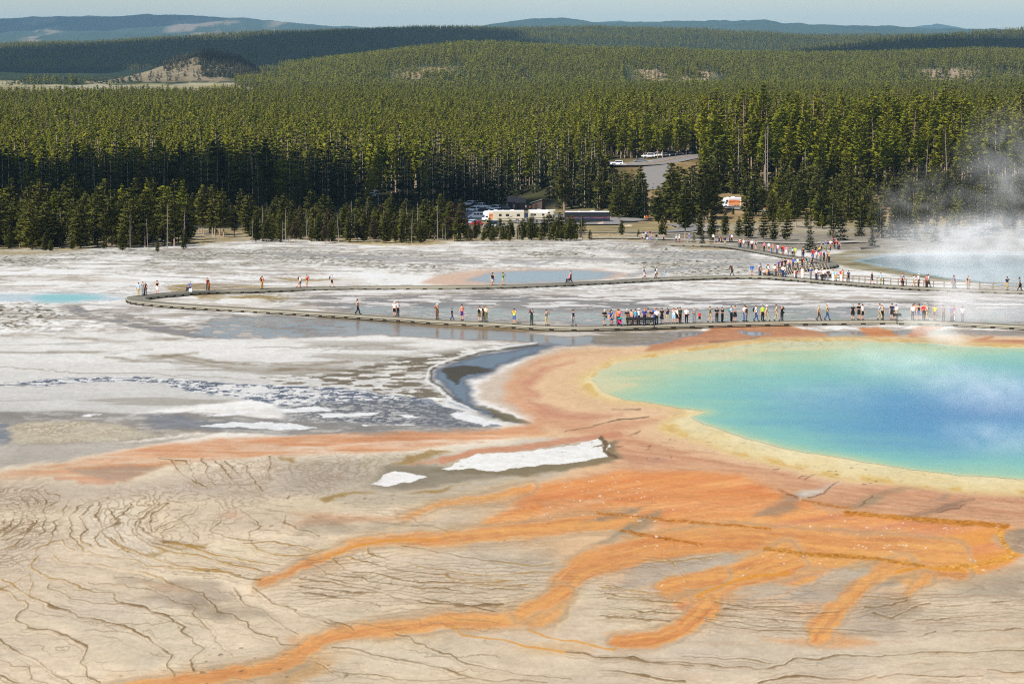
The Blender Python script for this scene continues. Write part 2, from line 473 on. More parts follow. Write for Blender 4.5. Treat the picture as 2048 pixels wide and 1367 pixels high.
# white crusts
for pts in ([(400, 852), (470, 844), (560, 842), (620, 852), (640, 858), (520, 860), (420, 860)], [(620, 826), (700, 818), (760, 822), (740, 830), (640, 832)], [(540, 818), (620, 810), (700, 814), (640, 822), (560, 826)],
            [(780, 826), (840, 830), (820, 836)], [(720, 848), (860, 852), (720, 853)], [(880, 826), (930, 820), (1000, 842), (1030, 846), (970, 854), (900, 836)], [(400, 826), (500, 818), (540, 822), (440, 832)],
            [(140, 832), (190, 826), (180, 836)], [(860, 742), (880, 735), (876, 776), (900, 792), (930, 806), (958, 818), (930, 822), (890, 800), (868, 775)]):
    sl, m = poly(pts, 30); mix(m * .35, K(150, 143, 132), sl)
    sl, m = poly(pts, 12); m = ragged(m, sl)
    mix(m * .95, K(240, 240, 238) + (frag[sl][..., None] - .5) * .12, sl); mixw(m, 0.0, sl)
# shoreline scallop and dark still water inside it
film([(868, 742), (896, 724), (950, 708), (1060, 692), (1130, 690), (1000, 728), (985, 745), (930, 765), (940, 790), (960, 812), (1060, 846), (960, 824), (900, 796), (884, 776), (866, 758)], 1.0, 16, .8, None, K(88, 94, 104))
film([(885, 735), (930, 730), (985, 742), (930, 752), (905, 770), (892, 757)], .95, 5, .5, None, K(84, 78, 64))
film([(960, 812), (1010, 822), (1070, 844), (1010, 838)], .8, 6, .5, None, K(110, 98, 70))
sl, d = line([(1078, 690), (959, 705), (897, 722), (863, 739), (861, 760), (885, 777), (901, 794), (928, 804), (959, 818), (990, 831)], 1.8, LU, LV)
mix(sstep(-1.5, 1.5, d) * .7 * sstep(.25, .5, n2[sl]), K(84, 78, 68), sl)
sl, d = line([(1074, 686), (955, 701), (892, 719), (857, 737), (853, 760), (878, 779), (895, 797), (922, 808), (953, 821)], 1.8, LU, LV)
mix(sstep(-1.5, 1.5, d) * .9, K(238, 236, 230), sl)

# --- buff terraces: darker and greyer washes
wash = sstep(.5, .66, N(12, 14, 51, 5)) * sstep(900, 980, gV)
mix(wash * .32, K(174, 158, 138))
wash = sstep(.56, .7, N(7, 5, 52, 5)) * sstep(890, 940, gV)
mix(wash * .4, K(222, 206, 172))
sl, m = poly([(-400, 890), (250, 884), (420, 870), (300, 890), (200, 908), (0, 936), (-400, 960)], 10)
mix(m * .85, K(176, 168, 156) + (n2[sl][..., None] - .5) * .1, sl); mixw(m, .3, sl)
sl, m = poly([(560, 925), (900, 905), (1050, 880), (1200, 870), (1230, 900), (1100, 960), (900, 1000), (700, 1010), (560, 980)], 25)
mix(m * .6, K(178, 166, 146), sl)
sl, m = poly([(-60, 1000), (110, 985), (130, 1060), (90, 1130), (-60, 1120)], 30)
mix(m * .35, K(225, 212, 190), sl)
sl, m = poly([(130, 1010), (260, 1000), (330, 1090), (280, 1120), (170, 1080)], 30)
mix(m * .45, K(226, 215, 198), sl)
for pts, c in (([(290, 1160), (340, 1165), (370, 1180), (300, 1182)], K(215, 160, 110)), ([(560, 1160), (680, 1110), (720, 1120), (600, 1170)], K(222, 185, 140)),
               ([(570, 1280), (720, 1255), (860, 1240), (700, 1275), (600, 1300)], K(218, 150, 92)), ([(1020, 1270), (1200, 1280), (1180, 1310), (1000, 1300)], K(218, 184, 140)),
               ([(400, 1345), (620, 1300), (700, 1310), (560, 1367), (380, 1380)], K(215, 165, 105)), ([(220, 1170), (300, 1168), (300, 1195), (230, 1200)], K(220, 190, 140)),
               ([(600, 1030), (820, 1035), (870, 1040), (700, 1050), (580, 1048)], K(216, 166, 126)), ([(440, 1015), (480, 1012), (470, 1030), (440, 1030)], K(214, 170, 135))):
    sl, m = poly(pts, 22)
    mix(m * .8 * sstep(.2, .6, n2[sl]), c, sl)
for pts in ([(200, 1145), (420, 1160), (560, 1230), (400, 1240), (250, 1190)], [(600, 1035), (760, 1045), (860, 1052), (700, 1072), (600, 1068)], [(430, 1350), (600, 1310), (640, 1320), (540, 1367)],
            [(930, 1090), (1100, 1090), (1150, 1110), (1090, 1150), (960, 1120)], [(1210, 1130), (1380, 1105), (1480, 1100), (1420, 1120), (1260, 1150)], [(1690, 1190), (1830, 1180), (1840, 1230), (1700, 1240)],
            [(1830, 1140), (2100, 1120), (2100, 1200), (1850, 1200)], [(1660, 1250), (1780, 1240), (1800, 1262), (1660, 1270)], [(380, 1190), (460, 1200), (440, 1240), (350, 1210)]):
    sl, m = poly(pts, 22)
    mix(m * .55 * sstep(.25, .6, n2[sl]), K(152, 138, 118), sl)
film([(1985, 1062), (2030, 1040), (2700, 1036), (2700, 1100), (2040, 1105)], .9, 16, .5, flef * .3, K(136, 122, 108))

# --- mats of colour: pale outer ring, salmon, peach, yellow
orange_hi, orange, salmon, peach = K(236, 164, 84), K(230, 154, 94), K(216, 162, 124), K(232, 194, 152)
sl, m = poly([(1180, 690), (1090, 700), (1030, 728), (985, 750), (950, 772), (960, 800), (1020, 820), (1075, 832), (1072, 848), (1030, 860), (1220, 900), (1300, 905), (1600, 990), (2700, 1040), (2700, 672), (1900, 668), (1500, 680), (1300, 690)], 14)
mix(m, K(214, 196, 176), sl); mixw(m, .5, sl)
sl, m = poly([(1175, 694), (1100, 708), (1050, 730), (1010, 760), (1010, 790), (1050, 815), (1090, 832), (1065, 850), (1000, 862), (960, 866), (1010, 880), (1200, 872), (1230, 900), (1100, 960), (1020, 985), (970, 1040), (1230, 1050), (1700, 1020), (2000, 1050), (2700, 1045), (2700, 676), (1900, 672), (1500, 680), (1300, 692)], 16)
mix(m, peach + (n2[sl][..., None] - .5) * .05, sl); mixw(m, .5, sl)
sl, m = poly([(1240, 700), (1120, 716), (1060, 738), (1040, 770), (1060, 800), (1100, 826), (1160, 838), (1200, 845), (1290, 838), (1330, 838), (1250, 860), (1290, 880), (1450, 920), (1640, 960), (2700, 1010), (2700, 1050), (2000, 1050), (1700, 1024), (1300, 1050), (1000, 1040), (1040, 985), (1240, 930), (1220, 880), (1100, 852), (1010, 866), (700, 872), (600, 885), (560, 880), (1000, 860), (1050, 848), (1060, 830), (1010, 800), (1010, 760), (1060, 724), (1130, 704)], 22)
mix(m * .85, salmon + (n1[sl][..., None] - .5) * .10, sl)
for pts, a in (([(1155, 745), (1120, 755), (1095, 775), (1120, 800), (1180, 815), (1250, 812), (1180, 790)], .8), ([(1130, 700), (1230, 694), (1300, 696), (1230, 704), (1150, 722)], .6)):
    sl, m = poly(pts, 24); mix(m * a, K(226, 190, 146), sl)
for pts in ([(1040, 760), (1075, 740), (1150, 724), (1080, 750), (1060, 775), (1075, 795), (1050, 790)], [(1060, 800), (1150, 825), (1250, 826), (1180, 840), (1090, 830)]):
    sl, m = poly(pts, 16); mix(m * .7, K(198, 134, 106), sl)

sst = fbm((gU + gV * 1.5) / 90, (gV - gU * .12) / 5.0, 99, 4)
sl, m = poly([(1240, 850), (1400, 900), (1640, 955), (2100, 1005), (2100, 1046), (1700, 1020), (1300, 1000), (1150, 960), (1230, 900)], 30); mix(m * sstep(.5, .66, sst[sl]) * .5, K(198, 140, 104), sl); mix(m * sstep(.52, .68, 1 - sst[sl]) * .4, K(232, 186, 146), sl)
# left-hand orange sheet
sl, m = poly([(-400, 975), (0, 945), (90, 928), (210, 908), (330, 888), (480, 880), (620, 873), (800, 866), (1000, 861), (1075, 850), (1100, 866), (1000, 876), (860, 896), (690, 908), (560, 916), (400, 922), (320, 932), (250, 960), (140, 950), (60, 956), (-400, 995)], 15)
m = m * np.clip(.35 + 1.5 * (fbm(gU[sl] / 90, gV[sl] / 6.0, 98, 4) - .2), .25, 1) * (.45 + .55 * sstep(-50, 330, gU[sl]))
mix(m * .92, K(212, 150, 106) + (fbm(gU[sl] / 160, gV[sl] / 4.0, 69, 5)[..., None] - .5) * np.array([.16, .2, .2]) + (n1[sl][..., None] - .5) * .12 + (N(6, 3, 61)[sl][..., None] - .5) * np.array([.06, .1, .12]), sl); mixw(m, .45, sl)
sl, m = poly([(120, 936), (250, 926), (320, 934), (250, 958), (190, 956)], 10); mix(m * .55, K(160, 146, 132), sl)
for pts, w, c, a in (([(880, 922), (960, 902), (1040, 896), (1140, 880), (1240, 868)], 6, K(206, 142, 108), .8), ([(820, 930), (900, 916), (960, 905)], 3, K(208, 150, 116), .7),
                     ([(110, 956), (180, 956), (230, 964), (160, 962)], 4, K(218, 160, 122), .8)):
    sl, d = line(pts, w, LU, LV); mix(sstep(-3, 3, d) * a, c, sl)
# white crust islands with dark and olive hems
sl, m = poly([(840, 940), (940, 918), (1090, 905), (1180, 888), (1232, 880), (1240, 915), (1140, 940), (1040, 956), (960, 950)], 10); mix(m * .8, K(126, 112, 84), sl)
sl, m = poly([(770, 935), (850, 930), (960, 945), (1010, 955), (930, 962), (850, 975), (770, 972)], 14); mix(m * .7, K(136, 126, 106), sl)
sl, m = poly([(866, 936), (950, 908), (1090, 896), (1170, 884), (1200, 876), (1208, 886), (1190, 894), (1222, 888), (1214, 910), (1130, 926), (1060, 934), (985, 944), (930, 936)], 7); m = ragged(m, sl, .35); mix(m, K(246, 243, 236) + (frag[sl][..., None] - .6) * .10, sl); mixw(m, 0, sl)
sl, m = poly([(740, 972), (786, 938), (812, 934), (866, 948), (840, 972), (790, 980)], 16); mix(m * .5, K(140, 130, 112), sl)
sl, m = poly([(758, 966), (786, 948), (812, 944), (846, 950), (826, 962), (790, 970)], 7); m = ragged(m, sl, .4); mix(m, K(246, 243, 238), sl); mixw(m, 0, sl)
sl, d = line([(1200, 874), (1212, 886), (1208, 900), (1228, 912)], 4, LU, LV); mix(sstep(-2, 2, d) * .9, K(112, 92, 66), sl)
for pts in ([(640, 1000), (690, 985), (760, 982), (700, 990), (650, 1010)], [(820, 985), (900, 975), (930, 968), (880, 985)], [(780, 932), (850, 902), (890, 905), (820, 928)], [(560, 920), (600, 918), (590, 926)],
            [(260, 1105), (330, 1100), (300, 1112)], [(600, 1105), (660, 1098), (640, 1112)], [(360, 1095), (420, 1092), (400, 1100)]):
    sl, m = poly(pts, 7); mix(m * .7, K(158, 124, 66), sl)

# --- orange fan and its streams
fan = [(1010, 1046), (960, 1050), (1020, 1000), (1030, 982), (1080, 967), (1180, 952), (1230, 935), (1300, 940), (1480, 950), (1560, 985), (1690, 1024), (1800, 1034), (1905, 1044), (2010, 1047), (1992, 1070), (2052, 1106), (1958, 1140), (1905, 1150), (1846, 1158), (1830, 1180), (1815, 1196), (1800, 1170), (1760, 1160), (1738, 1126), (1690, 1132),
       (1640, 1148), (1600, 1170), (1560, 1165), (1500, 1160), (1450, 1205), (1400, 1240), (1360, 1210), (1320, 1182), (1318, 1165), (1400, 1150), (1480, 1128), (1510, 1105), (1440, 1100), (1330, 1110), (1260, 1104), (1250, 1075), (1330, 1045), (1200, 1040), (1100, 1050)]
sl, m = poly([(940, 1060), (1000, 990), (1180, 945), (1480, 945), (1700, 1010), (2020, 1040), (2070, 1110), (1960, 1150), (1850, 1180), (1800, 1215), (1740, 1180), (1660, 1240), (1590, 1230), (1480, 1200), (1390, 1250), (1290, 1190), (1180, 1150), (1060, 1090)], 60)
mix(m * .55, K(228, 178, 128), sl)
sl, m = poly(fan, 18, U=WU + (grain - .5) * 10, V=WV + (fbm(gU / 34, gV / 4, 89, 4) - .5) * 7)
on = N(9, 4, 62, 5)
fst = fbm((gU + gV * 2.2)[sl] / 70, (gV + gU * .16)[sl] / 5.0, 67, 5); fs2 = fbm((gU + gV * 2)[sl] / 220, (gV + gU * .16)[sl] / 13.0, 68, 4)
fcol = K(230, 152, 92) + (on[sl][..., None] - .5) * np.array([.10, .18, .18]) + (fst[..., None] - .5) * np.array([.08, .12, .11]) + (fs2[..., None] - .5) * np.array([.06, .14, .08]) + (n2[sl][..., None] - .5) * np.array([.05, .08, .06])
mix(m * .96, fcol, sl); mixw(m, .45, sl)
og = sstep(1000, 1080, gV + (n1 - .5) * 60)
sl2, m2 = poly(fan, 9)
mix(m2 * og[sl2] * .8 * sstep(.35, .62, fs2), K(234, 160, 78), sl2); mix(m2 * sstep(.60, .72, 1 - fs2) * .45, K(206, 134, 96), sl2)
streams = [
    ([(1260, 1040), (1180, 1048), (1027, 1062), (950, 1070), (873, 1079), (771, 1082), (720, 1090), (651, 1114), (600, 1131), (560, 1148), (520, 1165)], (14, 5), .95),
    ([(1060, 976), (993, 991), (940, 1000), (880, 1010), (840, 1024), (800, 1036)], (6, 2.5), .8),
    ([(1900, 1120), (1700, 1105), (1500, 1085), (1400, 1085), (1300, 1095), (1230, 1112), (1181, 1126), (1150, 1140), (1125, 1165), (1119, 1190), (1098, 1222)], (34, 17), 1.0),
    ([(1110, 1215), (1080, 1230), (1010, 1236), (907, 1238), (805, 1248), (737, 1258), (668, 1270), (625, 1290), (600, 1312), (540, 1332), (420, 1352), (330, 1367), (200, 1385)], (12, 8), .95),
    ([(1040, 1226), (1090, 1205), (1120, 1185)], (8, 14), .9),
    ([(1573, 1116), (1500, 1140), (1440, 1160), (1410, 1182), (1422, 1205), (1400, 1228), (1365, 1258), (1320, 1276), (1241, 1284)], (26, 12), 1.0),
    ([(1330, 1172), (1380, 1160), (1440, 1148)], (12, 16), .95),
    ([(1800, 1130), (1770, 1140), (1726, 1165), (1690, 1195), (1670, 1215), (1648, 1245), (1630, 1266)], (13, 17), .95),
    ([(1620, 1160), (1580, 1172), (1520, 1184), (1470, 1200)], (6, 2.5), .85),
    ([(1840, 1155), (1822, 1180), (1818, 1198)], (8, 3), .9),
]
for pts, a in (([(1530, 1276), (1600, 1268), (1660, 1262), (1740, 1280), (1700, 1290), (1600, 1292)], .8), ([(1600, 1215), (1690, 1190), (1680, 1240), (1620, 1262)], .5), ([(1225, 1262), (1320, 1258), (1380, 1256), (1330, 1280), (1240, 1294)], .8), ([(1040, 1230), (1090, 1200), (1130, 1196), (1100, 1232)], .7),
               ([(600, 1285), (720, 1262), (700, 1280), (610, 1306)], .6), ([(1310, 1160), (1400, 1150), (1420, 1180), (1380, 1200), (1330, 1185)], .6)):
    sl, m = poly(pts, 20); mix(m * a * (.5 + .6 * n2[sl]), K(226, 158, 98), sl)
SU, SV = LU * .35 + WU * .65 + (grain - .5) * 5 * persp, LV * .35 + WV * .65
for pts, w, a in streams:
    w = (w[0] * 1.2, w[1] * 1.2)
    sl, d = line(pts, w, SU, SV, 60)
    al, ac = flow(pts, sl)
    sk = fbm(al / 55, ac / 3.0, 65, 5); sk2 = fbm(al / 130 + 7, ac / 6.0, 66, 4); rg = (fbm(al / 26, ac / 9.0, 70, 4) - .5) * 11
    mix(sstep(-26, -2, d + rg) * .40 * a, K(228, 192, 146), sl)
    mix(sstep(-14, 4, d + rg) * .50 * a, K(226, 172, 116), sl)
    mix(sstep(-5, 7, d + rg * .8) * a * .85, K(224, 152, 88) + (sk[..., None] - .5) * np.array([.10, .15, .13]) + (on[sl][..., None] - .5) * np.array([.06, .14, .12]), sl)
    mix(sstep(.50, .62, sk2) * sstep(-3, 7, d + rg * .6) * .6 * a, K(240, 178, 100), sl)
    mix(sstep(.53, .66, 1 - sk2) * sstep(.48, .6, sk) * sstep(-5, 4, d + rg) * .4 * a, K(192, 118, 68), sl)
    mix(sstep(.56, .66, 1 - sk) * sstep(-10, 4, d + rg) * .22 * a, K(214, 176, 132), sl)
    mixw(sstep(-3, 3, d), .42, sl)
    mix(sstep(-13, -5, d + (sk - .5) * 12) * (1 - sstep(-5, 0, d)) * .3, K(156, 138, 114), sl)
# grey and buff tongues left dry inside the fan
for pts, c, a in (([(1520, 1018), (1580, 990), (1640, 985), (1600, 1000), (1550, 1030), (1505, 1033)], K(150, 136, 120), .9), ([(1590, 990), (1640, 975), (1674, 962), (1650, 985), (1610, 998)], K(212, 202, 186), .9),
                  ([(1690, 1018), (1740, 990), (1800, 975), (1860, 974), (1780, 990), (1720, 1012)], K(158, 138, 106), .8), ([(1800, 1028), (1870, 1015), (1952, 998), (1920, 1012), (1830, 1034)], K(140, 112, 90), .85),
                  ([(1860, 1002), (1900, 990), (1896, 1000)], K(160, 140, 120), .7), ([(1250, 1050), (1290, 1030), (1330, 1020), (1300, 1050), (1230, 1075), (1190, 1090)], K(150, 136, 112), .9),
                  ([(1200, 1035), (1290, 1015), (1200, 1042)], K(140, 128, 112), .7), ([(1150, 1050), (1230, 1030), (1290, 1012), (1240, 1036)], K(144, 128, 108), .6),
                  ([(1090, 1000), (1180, 995), (1250, 990), (1120, 1030), (1060, 1040)], K(222, 178, 140), .5), ([(1230, 905), (1330, 915), (1360, 925), (1250, 930)], K(200, 150, 124), .5),
                  ([(1640, 1160), (1690, 1132), (1720, 1122), (1746, 1130), (1730, 1148), (1690, 1180), (1660, 1205), (1600, 1210), (1560, 1200)], K(190, 176, 152), .95),
                  ([(1520, 1170), (1600, 1170), (1560, 1190), (1450, 1220), (1480, 1190)], K(196, 180, 156), .9), ([(1270, 1130), (1380, 1108), (1500, 1096), (1440, 1130), (1330, 1160), (1230, 1180)], K(186, 172, 150), .9),
                  ([(1740, 1172), (1800, 1160), (1780, 1176)], K(160, 146, 128), .8)):
    sl, m = poly(pts, 13, U=LU * .5 + WU * .5, V=LV * .5 + WV * .5)
    mix(m * a * .85 * (.7 + .5 * sstep(.35, .6, n2[sl])), c + (n2[sl][..., None] - .5) * .14, sl)
# amber lips where the sheet drops a step
for pts, w, c in (([(1690, 1024), (1740, 1028), (1800, 1034), (1850, 1038), (1905, 1043), (1960, 1046), (2010, 1050)], 5, K(196, 122, 34)), ([(1200, 1024), (1300, 1035), (1380, 1044), (1460, 1050), (1540, 1058)], 2.5, K(192, 116, 40)),
                  ([(1240, 1060), (1330, 1076), (1400, 1086)], 3, K(186, 112, 40)), ([(1530, 1094), (1600, 1106), (1680, 1110), (1760, 1118), (1840, 1130)], 4, K(192, 128, 44)), ([(1610, 1000), (1660, 1008), (1700, 1014)], 2.5, K(190, 120, 50)),
                  ([(1560, 980), (1600, 996)], 2, K(168, 104, 60)), ([(1880, 1135), (1950, 1130), (2030, 1108), (2010, 1080), (1996, 1060)], 5, K(226, 160, 64))):
    sl, d = line(pts, w, LU, LV); mix(sstep(-2.5, 2.5, d) * .8, c + (grain[sl][..., None] - .5) * .35, sl)
for pts in ([(1674, 962), (1650, 985), (1620, 995)], [(1720, 1010), (1750, 985), (1820, 974)], [(1950, 998), (1920, 1014), (1840, 1030)], [(1360, 826), (1345, 833)], [(1130, 862), (1180, 852), (1230, 840), (1300, 832)],
            [(1225, 818), (1280, 818)], [(1235, 838), (1290, 834)], [(1610, 960), (1625, 948), (1640, 945)], [(1240, 878), (1280, 862)], [(1290, 900), (1310, 885)]):
    sl, d = line(pts, 1.2, LU, LV); mix(sstep(-1.5, 2, d) * .65 * sstep(.3, .5, n2[sl]), K(92, 70, 52), sl)
fine = sstep(.55, .7, N(3.0, .9, 63, 4))
mix(fine * sstep(930, 1000, gV) * sstep(1000, 1200, gU) * .10, K(180, 112, 74))

# --- orange and grey beds along the front walk
for pts, c in (([(1300, 690), (1332, 684), (1372, 674), (1402, 668), (1428, 654), (1500, 650), (1570, 650), (1625, 660), (1662, 668), (1640, 676), (1700, 680), (1900, 678), (1900, 690), (1300, 700)], K(204, 138, 92)),
               ([(1705, 654), (1750, 653), (1778, 661), (1790, 672), (1740, 676), (1720, 664)], K(214, 134, 74)), ([(1810, 676), (1822, 660), (1850, 649), (1910, 648), (1870, 664), (1840, 676)], K(208, 140, 98)),
               ([(1900, 690), (1950, 680), (1996, 670), (1980, 680), (2700, 684), (2700, 700)], K(206, 138, 96)), ([(1985, 688), (2030, 684), (2044, 690)], K(206, 130, 84))):
    sl, m = poly(pts, 6); mix(m * .9, c + (N(5, 5, 64)[sl][..., None] - .5) * .18, sl); mixw(m, .6, sl)
film([(1478, 662), (1520, 663), (1536, 668), (1510, 672)], .9, 4, .9, None, K(140, 144, 152))
sl, d = line([(1420, 684), (1480, 680), (1520, 674)], 1.5, LU, LV); mix(sstep(-1.5, 1.5, d) * .7, K(120, 84, 58), sl)

# --- yellow rim and the great pool
P1 = [(2800, 692), (2048, 690), (1900, 681), (1697, 673), (1531, 676), (1407, 690), (1310, 703), (1225, 717), (1168, 745), (1150, 764), (1172, 788), (1220, 803), (1290, 809), (1345, 816), (1362, 826), (1325, 843), (1312, 856), (1340, 870), (1400, 884), (1460, 908), (1560, 932), (1660, 954), (1780, 968), (1900, 984), (2048, 992), (2800, 985)]
P0 = [(2800, 705), (2048, 697), (1904, 689), (1697, 681), (1531, 684), (1407, 700), (1324, 712), (1241, 724), (1196, 741), (1179, 760), (1203, 782), (1249, 800), (1303, 807), (1357, 818), (1410, 823), (1380, 834), (1400, 848), (1448, 864), (1498, 880), (1573, 899), (1655, 913), (1738, 926), (1821, 939), (1904, 950), (2048, 960), (2800, 952)]
PU, PV = gU + (wA * 22 + wC * 7) * persp, gV + (wB * 9 + wD * 3) * persp
sl, d = poly(P1, U=PU, V=PV, full=True, pad=80)
mix(sstep(-18, 8, d) * .9, K(230, 200, 142), sl); mixw(sstep(-8, 4, d), .5, sl)
mix(sstep(4, 26, d) * .8, K(238, 220, 168) + (n2[sl][..., None] - .5) * .08, sl)
yl = sstep(.5, .65, N(1.2, 6, 71, 4))
mix(sstep(0, 12, d) * (1 - sstep(18, 40, d)) * yl[sl] * .55, K(214, 170, 84), sl)
sl, d0 = poly(P0, U=PU, V=PV, full=True, pad=30)
pool_slice, pool_d = sl, d0
# depth tint: yellow-green at the lip, green, turquoise, blue over the vent
PUs, PVs = gU[sl] + (wA[sl]) * 60, gV[sl] + wB[sl] * 25
e1 = np.hypot((PUs - 2010) / 830, (PVs - 822) / np.where(PVs < 822, 140, 150))
dep = np.clip(1 - e1, 0, 1)
dd = np.clip(d0 / 120.0, 0, 1)
stops = [0, .035, .17, .37, .56, .72, 1.0]
cols = np.array([K(228, 216, 150), K(196, 212, 150), K(156, 206, 166), K(120, 192, 178), K(92, 166, 184), K(60, 144, 186), K(44, 126, 180)])
tt = np.clip(np.minimum(dd * 1.0, dep * .95 + .05 * dd) + (n1[sl] - .5) * .10 * dd + (N(10, 5, 72, 5)[sl] - .5) * .16 * np.clip(dd * 2, 0, 1), 0, 1)
pc = np.stack([np.interp(tt, stops, cols[:, k]) for k in range(3)], -1)
pc += (N(.9, 1.0, 73, 4)[sl][..., None] - .5) * np.array([.02, .05, .05])
pm = sstep(-4, 6, d0)
mix(pm, pc, sl); mixw(pm, 1.0, sl)

for pts in ([(1385, 832), (1440, 860), (1410, 868), (1362, 858), (1352, 842)], [(1455, 862), (1500, 878), (1562, 896), (1510, 898), (1460, 882)], [(1504, 878), (1580, 898), (1655, 912), (1590, 920), (1520, 902)], [(1664, 912), (1740, 925), (1850, 942), (1780, 948), (1690, 932)], [(1860, 946), (1950, 952), (2060, 960), (1960, 968)]):
    sl_, m_ = poly(pts, 9, U=PU, V=PV); mix(m_ * .6, K(236, 222, 178) + (n2[sl_][..., None] - .5) * .08, sl_)
sl_, m_ = poly([(-100, 958), (200, 962), (420, 950), (700, 925), (760, 960), (560, 1000), (300, 990), (120, 1010), (-100, 1010)], 40); mix(m_ * .55, K(184, 171, 158), sl_)
for pts in ([(100, 1180), (330, 1200), (420, 1300), (300, 1340), (150, 1290)], [(640, 1220), (760, 1225), (700, 1240)], [(900, 1100), (1080, 1120), (1060, 1160), (930, 1140)], [(1300, 1300), (1600, 1310), (1900, 1290), (1700, 1340), (1400, 1340)], [(700, 1300), (900, 1290), (960, 1330), (800, 1350)]):
    sl_, m_ = poly(pts, 40); mix(m_ * .35, K(206, 196, 176), sl_)

# --- sinter terracettes: traced ridges, then the finer ones between them
TR = []
T1 = lambda pts: zoomed(0, 850, 2.644, pts)
T2 = lambda pts: zoomed(600, 950, 2.926, pts)
T3 = lambda pts: zoomed(1200, 950, 2.415, pts)
T4 = lambda pts: zoomed(0, 920, 5.12, pts)
for w, pts in [
    (1.7, [(0,815),(60,840),(150,910),(200,920),(260,955),(400,995),(420,1015),(560,1045),(680,1075),(740,1110),(780,1130),(840,1180),(900,1215),(890,1270),(920,1330)]),
    (1.6, [(165,755),(220,795),(340,815),(420,850),(500,885),(590,890),(635,945),(770,965),(800,990),(890,1015),(910,1045),(970,1075),(960,1100),(1015,1125),(1015,1150),(1065,1185),(1015,1245),(1030,1300)]),
    (1.6, [(0,870),(50,890),(80,930),(130,935),(150,965),(110,990),(80,1030),(140,1070),(250,1085),(350,1115),(400,1150),(460,1185),(455,1220),(430,1255),(470,1290),(465,1330),(530,1355)]),
    (1.4, [(0,1130),(60,1180),(130,1210),(200,1235),(260,1275),(280,1310),(370,1355),(420,1400)]), (1.3, [(0,1235),(50,1250),(60,1275),(160,1275),(175,1310),(165,1335),(200,1350),(260,1367)]), (1.2, [(0,1320),(50,1335),(100,1367)]),
    (1.3, [(730,770),(850,805),(880,830),(960,865),(1060,890),(1140,950),(1150,985),(1220,1000),(1300,1040),(1330,1095),(1450,1130),(1490,1165),(1600,1165)]),
    (.8, [(1235,860),(1280,910),(1300,945),(1390,970),(1430,1020),(1500,1065),(1580,1110)]), (.9, [(1340,860),(1400,895),(1450,935),(1550,970),(1600,1005),(1700,1035),(1850,1065)]),
    (.9, [(770,860),(860,905),(910,940),(1020,955),(1015,1000),(1070,1060),(1110,1110),(1170,1190),(1230,1225)]), (.9, [(250,840),(250,860),(350,890),(370,915),(500,945),(640,948)]), (.8, [(0,880),(150,790),(170,830),(140,900)]),
    (1.2, [(460,660),(560,690),(700,705),(780,740),(900,750),(1100,770),(1250,800),(1380,825)]), (1.2, [(590,590),(640,640),(760,690),(850,720),(960,745),(1100,765),(1260,795)]),
    (1.4, [(700,540),(720,590),(800,640),(920,680),(1050,690),(1200,735),(1420,775)]), (1.4, [(760,490),(740,530),(790,580),(900,620),(1020,650),(1130,690),(1300,720),(1480,740)]), (1.5, [(860,570),(870,620),(1000,640),(1080,650)]),
    (1.0, [(1150,430),(1170,520),(1110,560),(1200,600),(1330,612)]), (1.0, [(1290,460),(1360,510),(1380,545),(1320,570),(1320,600)]), (1.1, [(1510,480),(1500,515),(1600,550),(1700,585)]), (1.2, [(1040,420),(1030,460),(950,490),(990,525),(1000,560),(1050,600)]),
    (1.1, [(1330,630),(1360,660),(1480,690),(1640,690),(1700,660)]), (1, [(1290,630),(1440,615),(1560,640),(1680,665)]), (1, [(900,185),(985,195),(1010,240),(1030,310)]), (1, [(1060,170),(1090,220),(1080,260),(1130,310)]), (1, [(1130,190),(1180,240),(1220,290)]),
    (1, [(1430,170),(1440,200),(1420,240),(1430,290)]), (1, [(1300,215),(1310,250),(1340,300),(1400,350)]), (.9, [(1190,190),(1230,240),(1260,260)]), (.9, [(830,180),(900,185),(960,260),(1020,300),(1090,330)])]:
    TR.append((w, T1(pts)))
